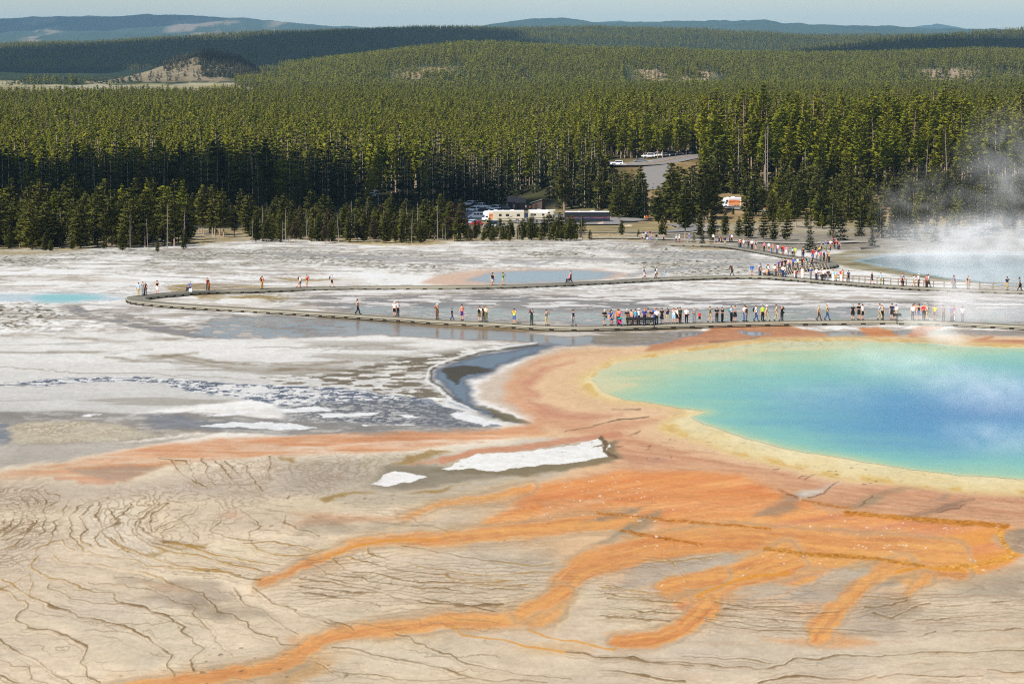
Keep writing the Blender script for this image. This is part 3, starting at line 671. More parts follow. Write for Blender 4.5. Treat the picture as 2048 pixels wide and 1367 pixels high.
for w, pts in [
    (1.2, [(940,460),(840,550),(800,580),(830,640),(880,710),(830,770),(840,820),(920,870)]), (1.2, [(1110,380),(1000,440),(1010,520),(960,570),(1030,640),(1060,720),(1100,780),(1180,860),(1280,930)]),
    (1.1, [(860,440),(760,520),(700,550),(690,620),(730,700),(700,770),(800,830),(840,910),(900,940)]), (1.1, [(700,420),(640,510),(630,570),(540,640),(560,690),(510,760),(510,850),(400,910),(390,980),(320,1050),(310,1110)]),
    (1.1, [(1340,460),(1280,540),(1190,600),(1230,640),(1060,700),(980,790),(1010,880),(1080,900)]), (1.1, [(1130,520),(1160,560),(1240,610),(1180,660),(1220,750),(1270,830)]), (1.1, [(1640,450),(1500,560),(1440,600),(1390,690),(1440,770),(1560,850),(1850,920)]),
    (1.0, [(1720,440),(1540,580),(1560,660),(1540,770),(1620,830),(1800,870),(2040,890)]), (1.0, [(1840,600),(1640,690),(1580,750),(1600,800),(1690,850)]), (1, [(1900,640),(1700,720),(1650,780),(1690,840),(1900,880)]),
    (.9, [(470,290),(520,350),(610,360),(590,410),(560,440),(440,500)]), (.9, [(380,300),(450,360),(480,430),(430,520),(460,600),(430,680),(470,730),(380,780)]), (.9, [(300,330),(370,400),(390,460),(320,520),(380,590),(330,680),(250,760),(150,860),(50,900),(0,930)]),
    (.9, [(200,360),(280,430),(300,520),(260,600),(330,640),(280,720),(160,760),(60,810)]), (.9, [(120,400),(200,470),(240,560),(180,650),(100,720),(0,780)]), (.9, [(60,450),(140,540),(130,620),(60,690),(0,730)]), (.9, [(0,560),(60,590),(20,660)]),
    (.8, [(520,840),(640,820),(700,890),(760,900)]), (.8, [(520,930),(560,960),(620,1030),(760,1050),(1000,1060),(1200,1100),(1430,1130)])]:
    TR.append((w, T4(pts)))
for w, pts in [
    (1.1, [(400,430),(420,460),(520,495),(640,510),(720,535),(830,550),(960,575),(1130,585),(1300,575),(1480,560)]), (1.1, [(270,480),(350,495),(420,520),(520,545),(620,555),(850,580),(930,610),(1100,615),(1250,620)]),
    (1.2, [(200,500),(260,545),(310,565),(450,575),(560,600),(700,620),(850,625),(1000,630),(1200,625)]), (1.2, [(80,530),(150,570),(250,590),(370,600),(400,620),(560,635),(720,665),(850,660),(960,680)]), (1.2, [(0,570),(100,595),(250,630),(380,650),(520,675),(680,690),(850,685),(1100,690)]),
    (1.4, [(0,605),(150,630),(280,655),(400,675),(550,690),(700,715),(850,740),(1000,765),(1200,760)]), (1.4, [(0,655),(150,665),(300,685),(450,690),(560,720),(700,740),(850,755),(1000,770),(1150,790)]), (1, [(0,690),(200,710),(350,740),(440,755),(470,775)]),
    (1, [(600,415),(720,430),(800,445),(900,465),(1050,490),(1200,510),(1350,525),(1480,515)]), (1.2, [(550,915),(650,940),(665,970),(740,985),(790,1025),(890,1055),(930,1090),(1050,1115),(1180,1140),(1250,1165),(1400,1175),(1580,1190)]),
    (1.5, [(200,1010),(380,1025),(430,1050),(560,1065),(700,1100),(800,1125),(900,1160),(1000,1190),(1090,1200),(1250,1200),(1450,1215)]), (1.2, [(180,1135),(250,1155),(450,1170),(560,1195),(750,1215),(900,1195),(1000,1190)]),
    (1.3, [(1560,1030),(1660,1045),(1720,1070),(1870,1070),(2048,1095),(2300,1120)]), (1.2, [(1740,1145),(1870,1150),(2048,1180)]), (.9, [(1780,830),(2048,850)]), (.9, [(1780,690),(1900,710),(2048,725)]), (.9, [(1780,640),(1900,665),(2048,690)]), (.9, [(0,800),(150,840),(270,880),(320,905)]),
    (.9, [(980,650),(1100,670),(1300,670)]), (.9, [(900,700),(1100,720),(1330,700)]), (.8, [(1000,640),(1200,650),(1400,640)]), (.8, [(100,1090),(160,1130),(180,1150)])]:
    TR.append((w, T2(pts)))
for w, pts in [
    (1.5, [(0,885),(160,885),(260,905),(380,905),(560,925),(700,930),(810,940),(890,920),(930,890),(1100,885),(1130,875),(1250,870),(1400,868),(1520,862),(1560,850),(1700,848),(1820,850),(1900,840),(2200,838)]),
    (1.6, [(770,1005),(850,985),(930,970),(1050,978),(1150,982),(1250,980),(1330,960),(1340,970),(1420,955),(1540,968),(1700,970),(1850,962)]), (1.5, [(0,945),(80,945),(160,960),(240,970),(320,990),(420,1000)]), (1.5, [(1880,935),(2048,950),(2200,955)]),
    (1.2, [(1710,750),(1860,748),(1950,740),(2200,742)]), (1, [(1520,770),(1620,755)]), (1, [(1100,745),(1300,748),(1480,752)]), (.8, [(500,690),(650,700),(800,730),(1000,740),(1100,745)]), (.8, [(500,700),(600,730),(760,745),(1000,755)]), (.8, [(560,670),(760,690),(900,700),(1050,715)]),
    (.8, [(600,640),(800,650),(1000,670),(1150,660)]), (.8, [(560,610),(750,640),(960,640)]), (.8, [(0,540),(150,560),(300,570)]), (.8, [(20,590),(200,600),(400,610)]), (.8, [(0,630),(200,660),(380,665)]), (.8, [(0,680),(150,690),(350,705)]), (.8, [(1260,590),(1400,600),(1490,600)]), (.9, [(1260,640),(1400,630),(1480,610)]),
    (.8, [(1300,660),(1400,690),(1500,640),(1600,620)]), (.8, [(1620,640),(1800,620),(2100,600)]), (.8, [(1500,700),(1700,690),(2000,660)]), (.7, [(300,400),(380,440),(420,470)]), (.7, [(200,410),(300,420),(480,400),(640,370)]), (.7, [(830,910),(700,890),(400,880)])]:
    TR.append((w, T3(pts)))
ridge_mask = np.zeros((NR, NC), np.float32); thin_mask = np.zeros((NR, NC), np.float32)
rr_ = random.Random(5)
wv_ = N(2.4, 3.0, 84, 3)
for w, pts in TR:
    sl, d = line(pts, w * .82, LU, LV, 22)
    vary = np.clip(.55 + 1.5 * (wv_[sl] - .35), .5, 1.0)
    m = sstep(-1.3, .9, d + (wv_[sl] - .5) * 1.5) * vary
    ridge_mask[sl] = np.maximum(ridge_mask[sl], m)
    for q in range(3):
        oy = (-1, 1, 1)[q] * rr_.uniform(4, 7) * (1 + .8 * (q == 2)); ox = rr_.uniform(-6, 6)
        pp = [(x + ox + rr_.uniform(-1.5, 1.5), y + oy + rr_.uniform(-.8, .8)) for x, y in pts]
        sl, d = line(pp, .2, LU + (wA * 10), LV + wB * 4, 22)
        thin_mask[sl] = np.maximum(thin_mask[sl], sstep(-1.4, .5, d) * np.clip(.22 + 1.1 * (wv_[sl] - .35), .05, .7))
# finer ridges as level lines of a gently folded surface
def contours(phi, s, w):
    gy_, gx_ = np.gradient(phi)
    gx_ = gx_ / np.gradient(u_cols)[None, :]; gy_ = gy_ / (np.gradient(row_V)[:, None])
    g = np.hypot(gx_, gy_) + 1e-6
    f = phi / s
    return 1 - sstep(w * .4, w, np.abs(f - np.round(f)) * s / g)
jit = (wC * .7 + wD * .7)
c1 = contours(gX * .9 + gY * .10 + 9 * (n3 - .5) + 5.0 * wA + 1.5 * jit, .75, 1.9)     # run up the slope
c2 = contours(gY * .55 + 7 * (n1 - .5) + 2.5 * wB + 1.1 * jit, .85, 1.5)                 # run across it
c3 = contours(gX * .7 - gY * .35 + 8 * (n1 - .5) + 1.6 * jit, .8, 1.7)
def region(pts, soft=40):
    m = np.zeros((NR, NC), np.float32); sl, q = poly(pts, soft, pad=80); m[sl] = q; return m
c4 = contours(gX * .42 + gY * .62 + 10 * (n1 - .5) + 3 * wA + 1.6 * jit, 2.0, 1.5)
dense = region([(-200, 962), (90, 962), (120, 1010), (100, 1090), (40, 1140), (-200, 1160)])
mid = region([(240, 975), (420, 965), (520, 1000), (460, 1080), (300, 1100), (200, 1060), (130, 1000)])
upper = region([(330, 930), (480, 918), (700, 912), (860, 905), (760, 960), (640, 1000), (480, 1010), (400, 985)])
cream = region([(20, 842), (140, 838), (300, 850), (430, 866), (260, 884), (20, 892)], 20)
horiz = region([(580, 1110), (700, 1095), (1060, 1130), (1120, 1170), (1040, 1225), (740, 1235), (560, 1190)]) + region([(1190, 1150), (1340, 1180), (1400, 1230), (1300, 1255), (1170, 1240)]) + region([(1420, 1200), (1620, 1175), (1640, 1230), (1600, 1262), (1380, 1262)]) + region([(1700, 1180), (1830, 1185), (2100, 1140), (2300, 1260), (1800, 1262), (1670, 1240)]) * .8 + region([(1230, 1125), (1400, 1106), (1500, 1100), (1420, 1128), (1250, 1150)])
graymid = region([(620, 1010), (900, 985), (1040, 990), (960, 1040), (760, 1050), (600, 1035)]) + region([(880, 1055), (1000, 1080), (850, 1100), (700, 1095)])
lw = sstep(.35, .55, N(6, 6, 81))
fine_r = np.maximum.reduce([c1 * dense, c3 * dense, c1 * mid * .9, c1 * upper * .8, c3 * upper * .5 * lw, c1 * cream * .7, c3 * cream * .5, c2 * horiz * .9, c2 * graymid * .35])
rest = sstep(960, 1010, gV) * (1 - np.clip(dense + mid + upper, 0, 1))
pick = N(11, 9, 82)
fine_r = np.maximum.reduce([fine_r, c4 * rest * .75 * sstep(.46, .56, pick) * (gU < 1000), c2 * rest * .42 * sstep(.48, .58, 1 - pick)])
amber = sstep(1060, 1100, gV) * (1 - sstep(1180, 1220, gV)) * sstep(.5, .62, N(10, 10, 83))
edge_c = K(124, 96, 60)[None, None] * (1 - amber[..., None]) + K(166, 124, 58)[None, None] * amber[..., None]
notpool = np.ones((NR, NC), np.float32); notpool[pool_slice] = 1 - pm
fine_r = np.maximum(fine_r * np.clip(.38 + 1.4 * (wv_ - .32), .2, .85), thin_mask)
streak = fbm((gU - gV * .7) / 60, (gV + gU * .12) / 3.5, 85, 5)
low_ = sstep(960, 1040, gV)[..., None] * notpool[..., None] * (1 - np.clip(wet[..., None] * 3, 0, 1))
lilac = sstep(.48, .66, N(16, 20, 88, 4)) * sstep(960, 1030, gV); mix(lilac * .3 * notpool * (1 - np.clip(wet * 3, 0, 1)), K(196, 178, 162))
col += low_ * ((streak[..., None] - .5) * np.array([.04, .037, .032]) * (gU[..., None] < 1000) + (N(1.6, 2.2, 86, 4)[..., None] - .5) * .035 + (N(4.5, 4.0, 87, 4)[..., None] - .5) * np.array([.08, .075, .06]))
lit_edge = sstep(.05, .5, np.maximum(np.roll(ridge_mask, 2, 0), np.roll(ridge_mask, 3, 0)))
mix(lit_edge * .22 * notpool, K(236, 222, 196))  # lit side of each ridge, painted as a paler edge
mix(fine_r * .75 * notpool, K(146, 122, 92))
mix(np.clip(ridge_mask, 0, 1) * .76 * notpool, edge_c)
lift += (ridge_mask * .05 + fine_r * .025) * notpool
# orange threads among them
for pts, w in ((T2([(850,880),(910,890),(950,925),(1050,945),(1200,960),(1300,985),(1450,1005),(1560,1030)]), 1.6), (T2([(1320,895),(1430,930),(1520,955),(1620,965),(1700,990),(1840,1020)]), 1.5), (T3([(480, 580), (560, 545), (700, 490), (900, 470)]), 3), (T2([(150, 490), (350, 410), (500, 385), (800, 375)]), 2), (T3([(1430, 470), (1560, 440), (1760, 460)]), 3)):
    sl, d = line(pts, w, LU, LV, 22); mix(sstep(-1.5, 1.5, d) * .8, K(226, 152, 58), sl)
# cracks in the grey film
rn = contours(gX * .35 + gY * .5 + 16 * (n1 - .5) + 5 * wA + 1.2 * jit, 9.0, 1.6) * sstep(.46, .58, N(20, 30, 97, 3)) * (1 - sstep(740, 790, gV))
mix(rn * (1 - wet) * .5, K(150, 140, 126))
ck = np.maximum(contours(gX * .8 + 6 * (n1 - .5) + 1.5 * jit, 1.6, 1.1), contours(gY * .4 + 6 * (n3 - .5) + 2 * jit, 1.6, .8))
mix(ck * wet * (1 - sstep(690, 720, gV)) * sstep(600, 640, gV) * .28 * lw, K(112, 108, 104))
# white glints painted into the colour of the orange mats
cr = sstep(.81, .86, N(.22, .55, 91, 2)) * sstep(.5, .66, N(8, 8, 92))
fm = np.zeros((NR, NC), np.float32); slf, mf = poly(fan, 9); fm[slf] = mf
mix(cr * fm, K(246, 238, 224))
blk = sstep(.80, .86, N(.5, .9, 93, 2)) * sstep(.55, .68, N(12, 14, 94)) * sstep(700, 900, gV)
mix(blk * .5 * notpool, K(104, 88, 70))
_pool_keep = col[pool_slice].copy()
col *= (1 + (n4[..., None] - .5) * .09 + (grain[..., None] - .5) * .09)
col[pool_slice] = col[pool_slice] * (1 - pm[..., None]) + _pool_keep * pm[..., None]
col = np.clip(col, 0.02, .97)
lift += (n1 - .5) * .12 * (1 - wet) + (n4 - .5) * .035 * (1 - wet)

ALB = 0.68
def grid_faces(nr, nc, keep=None):
    i = np.arange(nr - 1)[:, None] * nc + np.arange(nc - 1)[None, :]
    q = np.stack([i, i + 1, i + 1 + nc, i + nc], -1)
    return (q if keep is None else q[keep]).reshape(-1, 4)

gZ = row_Z[:, None] + lift * np.clip(gY / 200, .6, 3)
Vg = np.stack([gX, gY, gZ], -1).reshape(-1, 3)
me = mesh_np('ground', Vg, grid_faces(NR, NC))
set_attr(me, 'tint', (lin(col.reshape(-1, 3) ) * ALB), 'FLOAT_COLOR')
set_attr(me, 'wet', wet.ravel(), 'FLOAT')
me.polygons.foreach_set('use_smooth', np.ones(len(me.polygons), bool))
gm, n, l, b = material('sinter_ground')
a1 = n.new('ShaderNodeAttribute'); a1.attribute_name = 'tint'
a2 = n.new('ShaderNodeAttribute'); a2.attribute_name = 'wet'
tc = n.new('ShaderNodeTexCoord')
nz = n.new('ShaderNodeTexNoise'); nz.inputs['Scale'].default_value = 9.0; nz.inputs['Detail'].default_value = 6
l.new(tc.outputs['Object'], nz.inputs['Vector'])
mr = n.new('ShaderNodeMapRange'); mr.inputs['From Min'].default_value = .3; mr.inputs['From Max'].default_value = .7; mr.inputs['To Min'].default_value = .93; mr.inputs['To Max'].default_value = 1.07
l.new(nz.outputs[0], mr.inputs[0])
sc = n.new('ShaderNodeVectorMath'); sc.operation = 'SCALE'; l.new(a1.outputs['Color'], sc.inputs[0]); l.new(mr.outputs[0], sc.inputs['Scale'])
l.new(sc.outputs[0], b.inputs['Base Color'])
rr = n.new('ShaderNodeMapRange'); rr.inputs['From Min'].default_value = .35; rr.inputs['From Max'].default_value = .9; rr.inputs['To Min'].default_value = .9; rr.inputs['To Max'].default_value = .10
l.new(a2.outputs['Fac'], rr.inputs[0]); l.new(rr.outputs[0], b.inputs['Roughness'])
ss = n.new('ShaderNodeMapRange'); ss.inputs['From Min'].default_value = .35; ss.inputs['From Max'].default_value = .95; ss.inputs['To Min'].default_value = .05; ss.inputs['To Max'].default_value = .13
l.new(a2.outputs['Fac'], ss.inputs[0]); l.new(ss.outputs[0], b.inputs['Specular IOR Level'])
bp = n.new('ShaderNodeBump'); bp.inputs['Distance'].default_value = .04
bs = n.new('ShaderNodeMapRange'); bs.inputs['To Min'].default_value = .35; bs.inputs['To Max'].default_value = 0.0
l.new(a2.outputs['Fac'], bs.inputs[0]); l.new(bs.outputs[0], bp.inputs['Strength']); l.new(nz.outputs[0], bp.inputs['Height']); l.new(bp.outputs[0], b.inputs['Normal'])
me.materials.append(gm)
ground = link(bpy.data.objects.new('ground', me)); tag(ground, kind='structure')

# the spring's water surface, a sheet of its own just above its bed
full_d = np.full((NR, NC), -99, np.float32); full_d[pool_slice] = pool_d
inside = (full_d[:-1, :-1] > 1) & (full_d[1:, :-1] > 1) & (full_d[:-1, 1:] > 1) & (full_d[1:, 1:] > 1)
q = grid_faces(NR, NC, inside)
used, inv = np.unique(q.ravel(), return_inverse=True)
Vw = Vg[used].copy(); Vw[:, 2] = .012
me = mesh_np('hot_spring_water', Vw, inv.reshape(-1, 4))
set_attr(me, 'tint', lin(col.reshape(-1, 3)[used]) * ALB, 'FLOAT_COLOR')
me.polygons.foreach_set('use_smooth', np.ones(len(me.polygons), bool))
wm, n, l, b = material('spring_water')
a1 = n.new('ShaderNodeAttribute'); a1.attribute_name = 'tint'
l.new(a1.outputs['Color'], b.inputs['Base Color'])
b.inputs['Roughness'].default_value = .22
b.inputs['Specular IOR Level'].default_value = .07
tc = n.new('ShaderNodeTexCoord'); mp = n.new('ShaderNodeMapping'); mp.inputs['Scale'].default_value = (1.0, 1.6, 1); l.new(tc.outputs['Object'], mp.inputs[0])
nz = n.new('ShaderNodeTexNoise'); nz.inputs['Scale'].default_value = 2.6; nz.inputs['Detail'].default_value = 5; l.new(mp.outputs[0], nz.inputs['Vector'])
bp = n.new('ShaderNodeBump'); bp.inputs['Strength'].default_value = .3; bp.inputs['Distance'].default_value = .1
l.new(nz.outputs[0], bp.inputs['Height']); l.new(bp.outputs[0], b.inputs['Normal'])
me.materials.append(wm)
pool = link(bpy.data.objects.new('hot_spring_water', me)); tag(pool, kind='structure')
# ------------------------------------------------------------------ land beyond the basin
fY = np.concatenate([np.arange(722, 1300, 3.0), np.geomspace(1300, 4000, 170), np.geomspace(4040, 12000, 200), np.geomspace(12200, 48000, 130)])
fU = np.concatenate([np.arange(-800, -50, 25.0), np.arange(-50, 2100, 4.0), np.arange(2100, 2870, 25.0)])
FX = (fU[None, :] - 1024) / FPX * fY[:, None]
FY = np.broadcast_to(fY[:, None], FX.shape)
FU = np.broadcast_to(fU[None, :], FX.shape)
FZ = terrain_z(FX, FY)
hillf = sstep(3200, 5000, FY)
FZ = FZ + hillf * (fbm(FX / 260, FY / 420, 101, 5) - .5) * np.clip(FY / 9000, .4, 2.2) * 26 + (fbm(FX / 22, FY / 22, 102, 4) - .5) * 1.6 * sstep(735, 800, FY)
FZ[:4] -= .06
_, FV = project(FX, FY, FZ)
fn = fbm(FX / 30, FY / 60, 103, 5); fn2 = fbm(FX / 6, FY / 9, 104, 4); fn3 = fbm(FX / 220, FY / 500, 105, 5)
fc = np.empty(FX.shape + (3,), np.float32)
fc[:] = K(70, 70, 46)                                        # needle litter and shrubs of the forest floor
fc += (fn[..., None] - .5) * .16
def fmix(m, c):
    fc[:] = fc * (1 - m[..., None]) + c * m[..., None]
nearp = 1 - sstep(930, 1010, FY + (fn - .5) * 40)
fmix(nearp, K(168, 152, 112) + (fn2[..., None] - .5) * .22)
fmix(nearp * sstep(.5, .62, fn), K(186, 174, 150))
rt = sstep(1180, 1300, FU) * sstep(860, 900, FY) * (1 - sstep(1060, 1120, FY))
fmix(rt * .85, K(178, 152, 110) + (fn2[..., None] - .5) * .26)
rt = sstep(1680, 1800, FU) * (1 - sstep(800, 840, FY)); fmix(rt * .7, K(146, 140, 130) + (fn2[..., None] - .5) * .2)
mid_h = sstep(2900, 3400, FY); fmix(mid_h, K(62, 74, 50) + (fn[..., None] - .5) * .10)
# bare sandy scars on the middle hill
scar = np.zeros(FX.shape, np.float32)
for (u0, u1, y0, y1, a) in ((770, 930, 3560, 4060, 1), (1010, 1060, 3560, 3900, .6), (1250, 1450, 3560, 4120, 1), (1800, 1975, 3600, 4160, .9), (1990, 2060, 3700, 4060, .7)):
    scar = np.maximum(scar, a * sstep(u0, u0 + 40, FU) * (1 - sstep(u1 - 40, u1, FU)) * sstep(y0, y0 + 120, FY) * (1 - sstep(y1 - 120, y1, FY)))
scar_land = scar * sstep(.36, .5, fbm(FX / 18, FY / 90, 106, 4))
fmix(scar_land, K(196, 170, 142) + (fn2[..., None] - .5) * .2)
# valley floor and knoll on the left
vf = (1 - sstep(600, 640, FU)) * (1 - sstep(-19.5, -17.5, FZ - (fn - .5) * 4)) * sstep(2750, 2900, FY) * (1 - sstep(4700, 4800, FY))
fmix(vf, K(172, 162, 118) + (fbm(FX / 60, FY / 30, 107, 4)[..., None] - .5) * .35)
fmix(vf * sstep(.55, .62, fbm(FX / 80, FY / 25, 108, 4)), K(192, 184, 164))
kn = (FZ > -17) * (FU > 170) * (FU < 530) * (FY > 4100) * (FY < 4800) * (1 - sstep(440, 480, FU) * .6)
fmix(kn * 1.0, K(152, 138, 112) + (fn2[..., None] - .5) * .10 + (fn[..., None] - .5) * .2)
# far wooded plateaus and their pale scree
farp = sstep(5200, 6200, FY); fmix(farp, K(58, 72, 54) + (fn3[..., None] - .5) * .12)
vfar = sstep(13500, 15000, FY)
fmix(vfar, K(66, 82, 60) + (fn3[..., None] - .5) * .10)
sc2 = sstep(.5, .62, fbm(FX / 220, FY / 1300, 109, 5)) * vfar * (FU < 760)
for (u0, u1) in ((30, 150), (310, 500), (520, 600)):
    fmix(sc2 * .8 * sstep(u0, u0 + 40, FU) * (1 - sstep(u1 - 40, u1, FU)) * (FZ < 330) * (FZ > 60), K(186, 160, 138))
fc = np.clip(fc, .03, .95)
me = mesh_np('hills', np.stack([FX, FY, FZ], -1).reshape(-1, 3), grid_faces(*FX.shape))
set_attr(me, 'tint', lin(fc.reshape(-1, 3)) * .62, 'FLOAT_COLOR')
me.polygons.foreach_set('use_smooth', np.ones(len(me.polygons), bool))
hm, n, l, b = material('woodland_floor')
a1 = n.new('ShaderNodeAttribute'); a1.attribute_name = 'tint'
tc = n.new('ShaderNodeTexCoord')
nz = n.new('ShaderNodeTexNoise'); nz.inputs['Scale'].default_value = .08; nz.inputs['Detail'].default_value = 8; l.new(tc.outputs['Object'], nz.inputs['Vector'])
mr = n.new('ShaderNodeMapRange'); mr.inputs['From Min'].default_value = .3; mr.inputs['From Max'].default_value = .7; mr.inputs['To Min'].default_value = .75; mr.inputs['To Max'].default_value = 1.25; l.new(nz.outputs[0], mr.inputs[0])
sc = n.new('ShaderNodeVectorMath'); sc.operation = 'SCALE'; l.new(a1.outputs['Color'], sc.inputs[0]); l.new(mr.outputs[0], sc.inputs['Scale']); l.new(sc.outputs[0], b.inputs['Base Color'])
b.inputs['Roughness'].default_value = .95; b.inputs['Specular IOR Level'].default_value = 0
me.materials.append(hm)
tag(link(bpy.data.objects.new('hills', me)), kind='structure')

# ------------------------------------------------------------------ trees
def leaf_mat(name, c0, c1, rand=.35):
    m, n, l, b = material(name)
    oi = n.new('ShaderNodeObjectInfo')
    tc = n.new('ShaderNodeTexCoord')
    nz = n.new('ShaderNodeTexNoise'); nz.inputs['Scale'].default_value = 1.1; nz.inputs['Detail'].default_value = 3; l.new(tc.outputs['Object'], nz.inputs['Vector'])
    ad = n.new('ShaderNodeMath'); ad.operation = 'MULTIPLY_ADD'; ad.inputs[1].default_value = rand; l.new(oi.outputs['Random'], ad.inputs[0])
    sb = n.new('ShaderNodeMath'); sb.operation = 'MULTIPLY'; sb.inputs[1].default_value = 1 - rand; l.new(nz.outputs[0], sb.inputs[0]); l.new(sb.outputs[0], ad.inputs[2])
    rp = n.new('ShaderNodeValToRGB')
    rp.color_ramp.elements[0].position = .25; rp.color_ramp.elements[0].color = (*[float(x) for x in c0], 1)
    rp.color_ramp.elements[1].position = .85; rp.color_ramp.elements[1].color = (*[float(x) for x in c1], 1)
    l.new(ad.outputs[0], rp.inputs[0]); l.new(rp.outputs[0], b.inputs['Base Color'])
    tr = n.new('ShaderNodeBsdfTranslucent'); l.new(rp.outputs[0], tr.inputs['Color'])
    ms = n.new('ShaderNodeMixShader'); ms.inputs[0].default_value = .12; l.new(b.outputs[0], ms.inputs[1]); l.new(tr.outputs[0], ms.inputs[2]); l.new(ms.outputs[0], n['Material Output'].inputs['Surface'])
    b.inputs['Roughness'].default_value = .85; b.inputs['Specular IOR Level'].default_value = .12
    return m
M_PINE = leaf_mat('pine_needles', (.122, .148, .007), (.275, .258, .018))
M_OLIVE = leaf_mat('young_pine_needles', (.054, .066, .010), (.135, .125, .022))
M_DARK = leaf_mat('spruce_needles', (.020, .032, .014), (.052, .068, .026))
M_BARK = plain('pine_bark', (148, 128, 108), .9, 0, .35, 3)
M_DEAD = plain('dead_wood', (132, 124, 116), .9, 0, .3, 3)
M_RUST = leaf_mat('dying_needles', (.075, .052, .028), (.13, .095, .05))

def tube(V, F, pts, rad, sides=5):
    base = len(V)
    for (p, r) in zip(pts, rad):
        for k in range(sides):
            a = 2 * math.pi * k / sides
            V.append((p[0] + r * math.cos(a), p[1] + r * math.sin(a), p[2]))
    for i in range(len(pts) - 1):
        for k in range(sides):
            a, b_ = base + i * sides + k, base + i * sides + (k + 1) % sides
            F.append((a, b_, b_ + sides, a + sides))

def pine_meshes(seed, h=16.0, crown0=.35, wid=2.1, shape='pine', layers=22, per=7, clump=.75, lean=0.0):
    """(trunk verts, faces), (crown verts, faces): drooping sprays of needle clumps round a bare-footed trunk"""
    r = random.Random(seed)
    bend = [(r.uniform(-.25, .25) * h / 16, r.uniform(-.25, .25) * h / 16) for _ in range(4)]
    def axis(t):
        i = min(int(t * 3), 2); f = t * 3 - i
        x = bend[i][0] * (1 - f) + bend[i + 1][0] * f; y = bend[i][1] * (1 - f) + bend[i + 1][1] * f
        return (x * t + lean * t * t * h, y * t, t * h)
    TV, TF = [], []
    rb = .011 * h
    tube(TV, TF, [axis(t) for t in (0, .08, .3, .55, .8, .97)], [rb * 1.35, rb, rb * .85, rb * .62, rb * .35, .02], 6)
    # bare snags below the crown
    for _ in range(int(10 * crown0) + 2):
        t = r.uniform(.12, crown0 + .1); a = r.uniform(0, 6.28); L = r.uniform(.3, 1.0) * wid * .6
        p = axis(t); q = (p[0] + L * math.cos(a), p[1] + L * math.sin(a), p[2] + r.uniform(-.3, .2))
        tube(TV, TF, [p, q], [.045, .012], 3)
    CV, CF, CN = [], [], []
    for k in range(layers):
        t = crown0 + (1 - crown0) * (k + r.random() * .8) / layers
        s = (t - crown0) / (1 - crown0)
        if shape == 'spruce': rad = wid * (1 - s) ** .85 + .12
        elif shape == 'round': rad = wid * (math.sin(math.pi * min(.98, .12 + .86 * s)) ** .7)
        else: rad = wid * (1 - s ** 1.7) ** .8 * (.55 + .45 * min(1, s * 3.5)) + .12
        rad *= r.uniform(.7, 1.18)
        nb = max(3, int(per * (.5 + .6 * rad / wid)))
        a0 = r.uniform(0, 6.28)
        for j in range(nb):
            a = a0 + 6.283 * (j + r.uniform(-.3, .3)) / nb
            L = rad * r.uniform(.6, 1.15)
            if r.random() < .10: continue
            p = axis(t)
            droop = r.uniform(-.05, .25) if shape != 'spruce' else r.uniform(.15, .5)
            steps = 2 if L > .8 else 1
            for m_ in range(steps):
                f = (m_ + .75) / (steps + .15)
                cx, cy, cz = p[0] + L * f * math.cos(a), p[1] + L * f * math.sin(a), p[2] - droop * L * f + .25 * L * f * f * (1 if shape != 'spruce' else .2)
                cs = clump * r.uniform(.6, 1.15) * (.55 + .45 * rad / wid)
                # a tuft: three crossed leaf-shaped blades
                for _b in range(3):
                    th = a + r.uniform(-.9, .9); up = r.uniform(-.15, .75)
                    dx, dy, dz = math.cos(th) * cs, math.sin(th) * cs, up * cs
                    wx, wy, wz = -math.sin(th) * cs * .38, math.cos(th) * cs * .38, r.uniform(-.3, .3) * cs
                    b0 = len(CV)
                    CV += [(cx - dx * .5, cy - dy * .5, cz - dz * .4), (cx + wx, cy + wy, cz + wz), (cx + dx * .65, cy + dy * .65, cz + dz * .6), (cx - wx, cy - wy, cz - wz + .12 * cs)]
                    o_ = Vector((cx - p[0], cy - p[1], .45 * max(L, .4)))
                    gn = (Vector(CV[b0 + 1]) - Vector(CV[b0])).cross(Vector(CV[b0 + 2]) - Vector(CV[b0]))
                    CF.append((b0, b0 + 1, b0 + 2, b0 + 3) if gn.dot(o_) >= 0 else (b0 + 3, b0 + 2, b0 + 1, b0))
                    o_ = (o_.normalized() + Vector((r.uniform(-.45, .45), r.uniform(-.45, .45), r.uniform(-.25, .45)))).normalized()
                    CN += [tuple(o_)] * 4
    p = axis(1.0)
    b0 = len(CV); CV += [(p[0] - .12, p[1], p[2] - .7), (p[0] + .12, p[1], p[2] - .7), (p[0], p[1], p[2] + .25), (p[0], p[1] + .12, p[2] - .6)]; CF.append((b0, b0 + 1, b0 + 2, b0 + 3)); CN += [(0, -.6, .8)] * 4
    return (TV, TF), (CV, CF, CN)

def pymesh(name, V, F, mat, smooth=False):
    me = bpy.data.meshes.new(name)
    me.from_pydata(V, [], F)
    if mat: me.materials.append(mat)
    if smooth: me.polygons.foreach_set('use_smooth', np.ones(len(me.polygons), bool))
    me.update()
    return me

def soften(me, nrm):
    return me

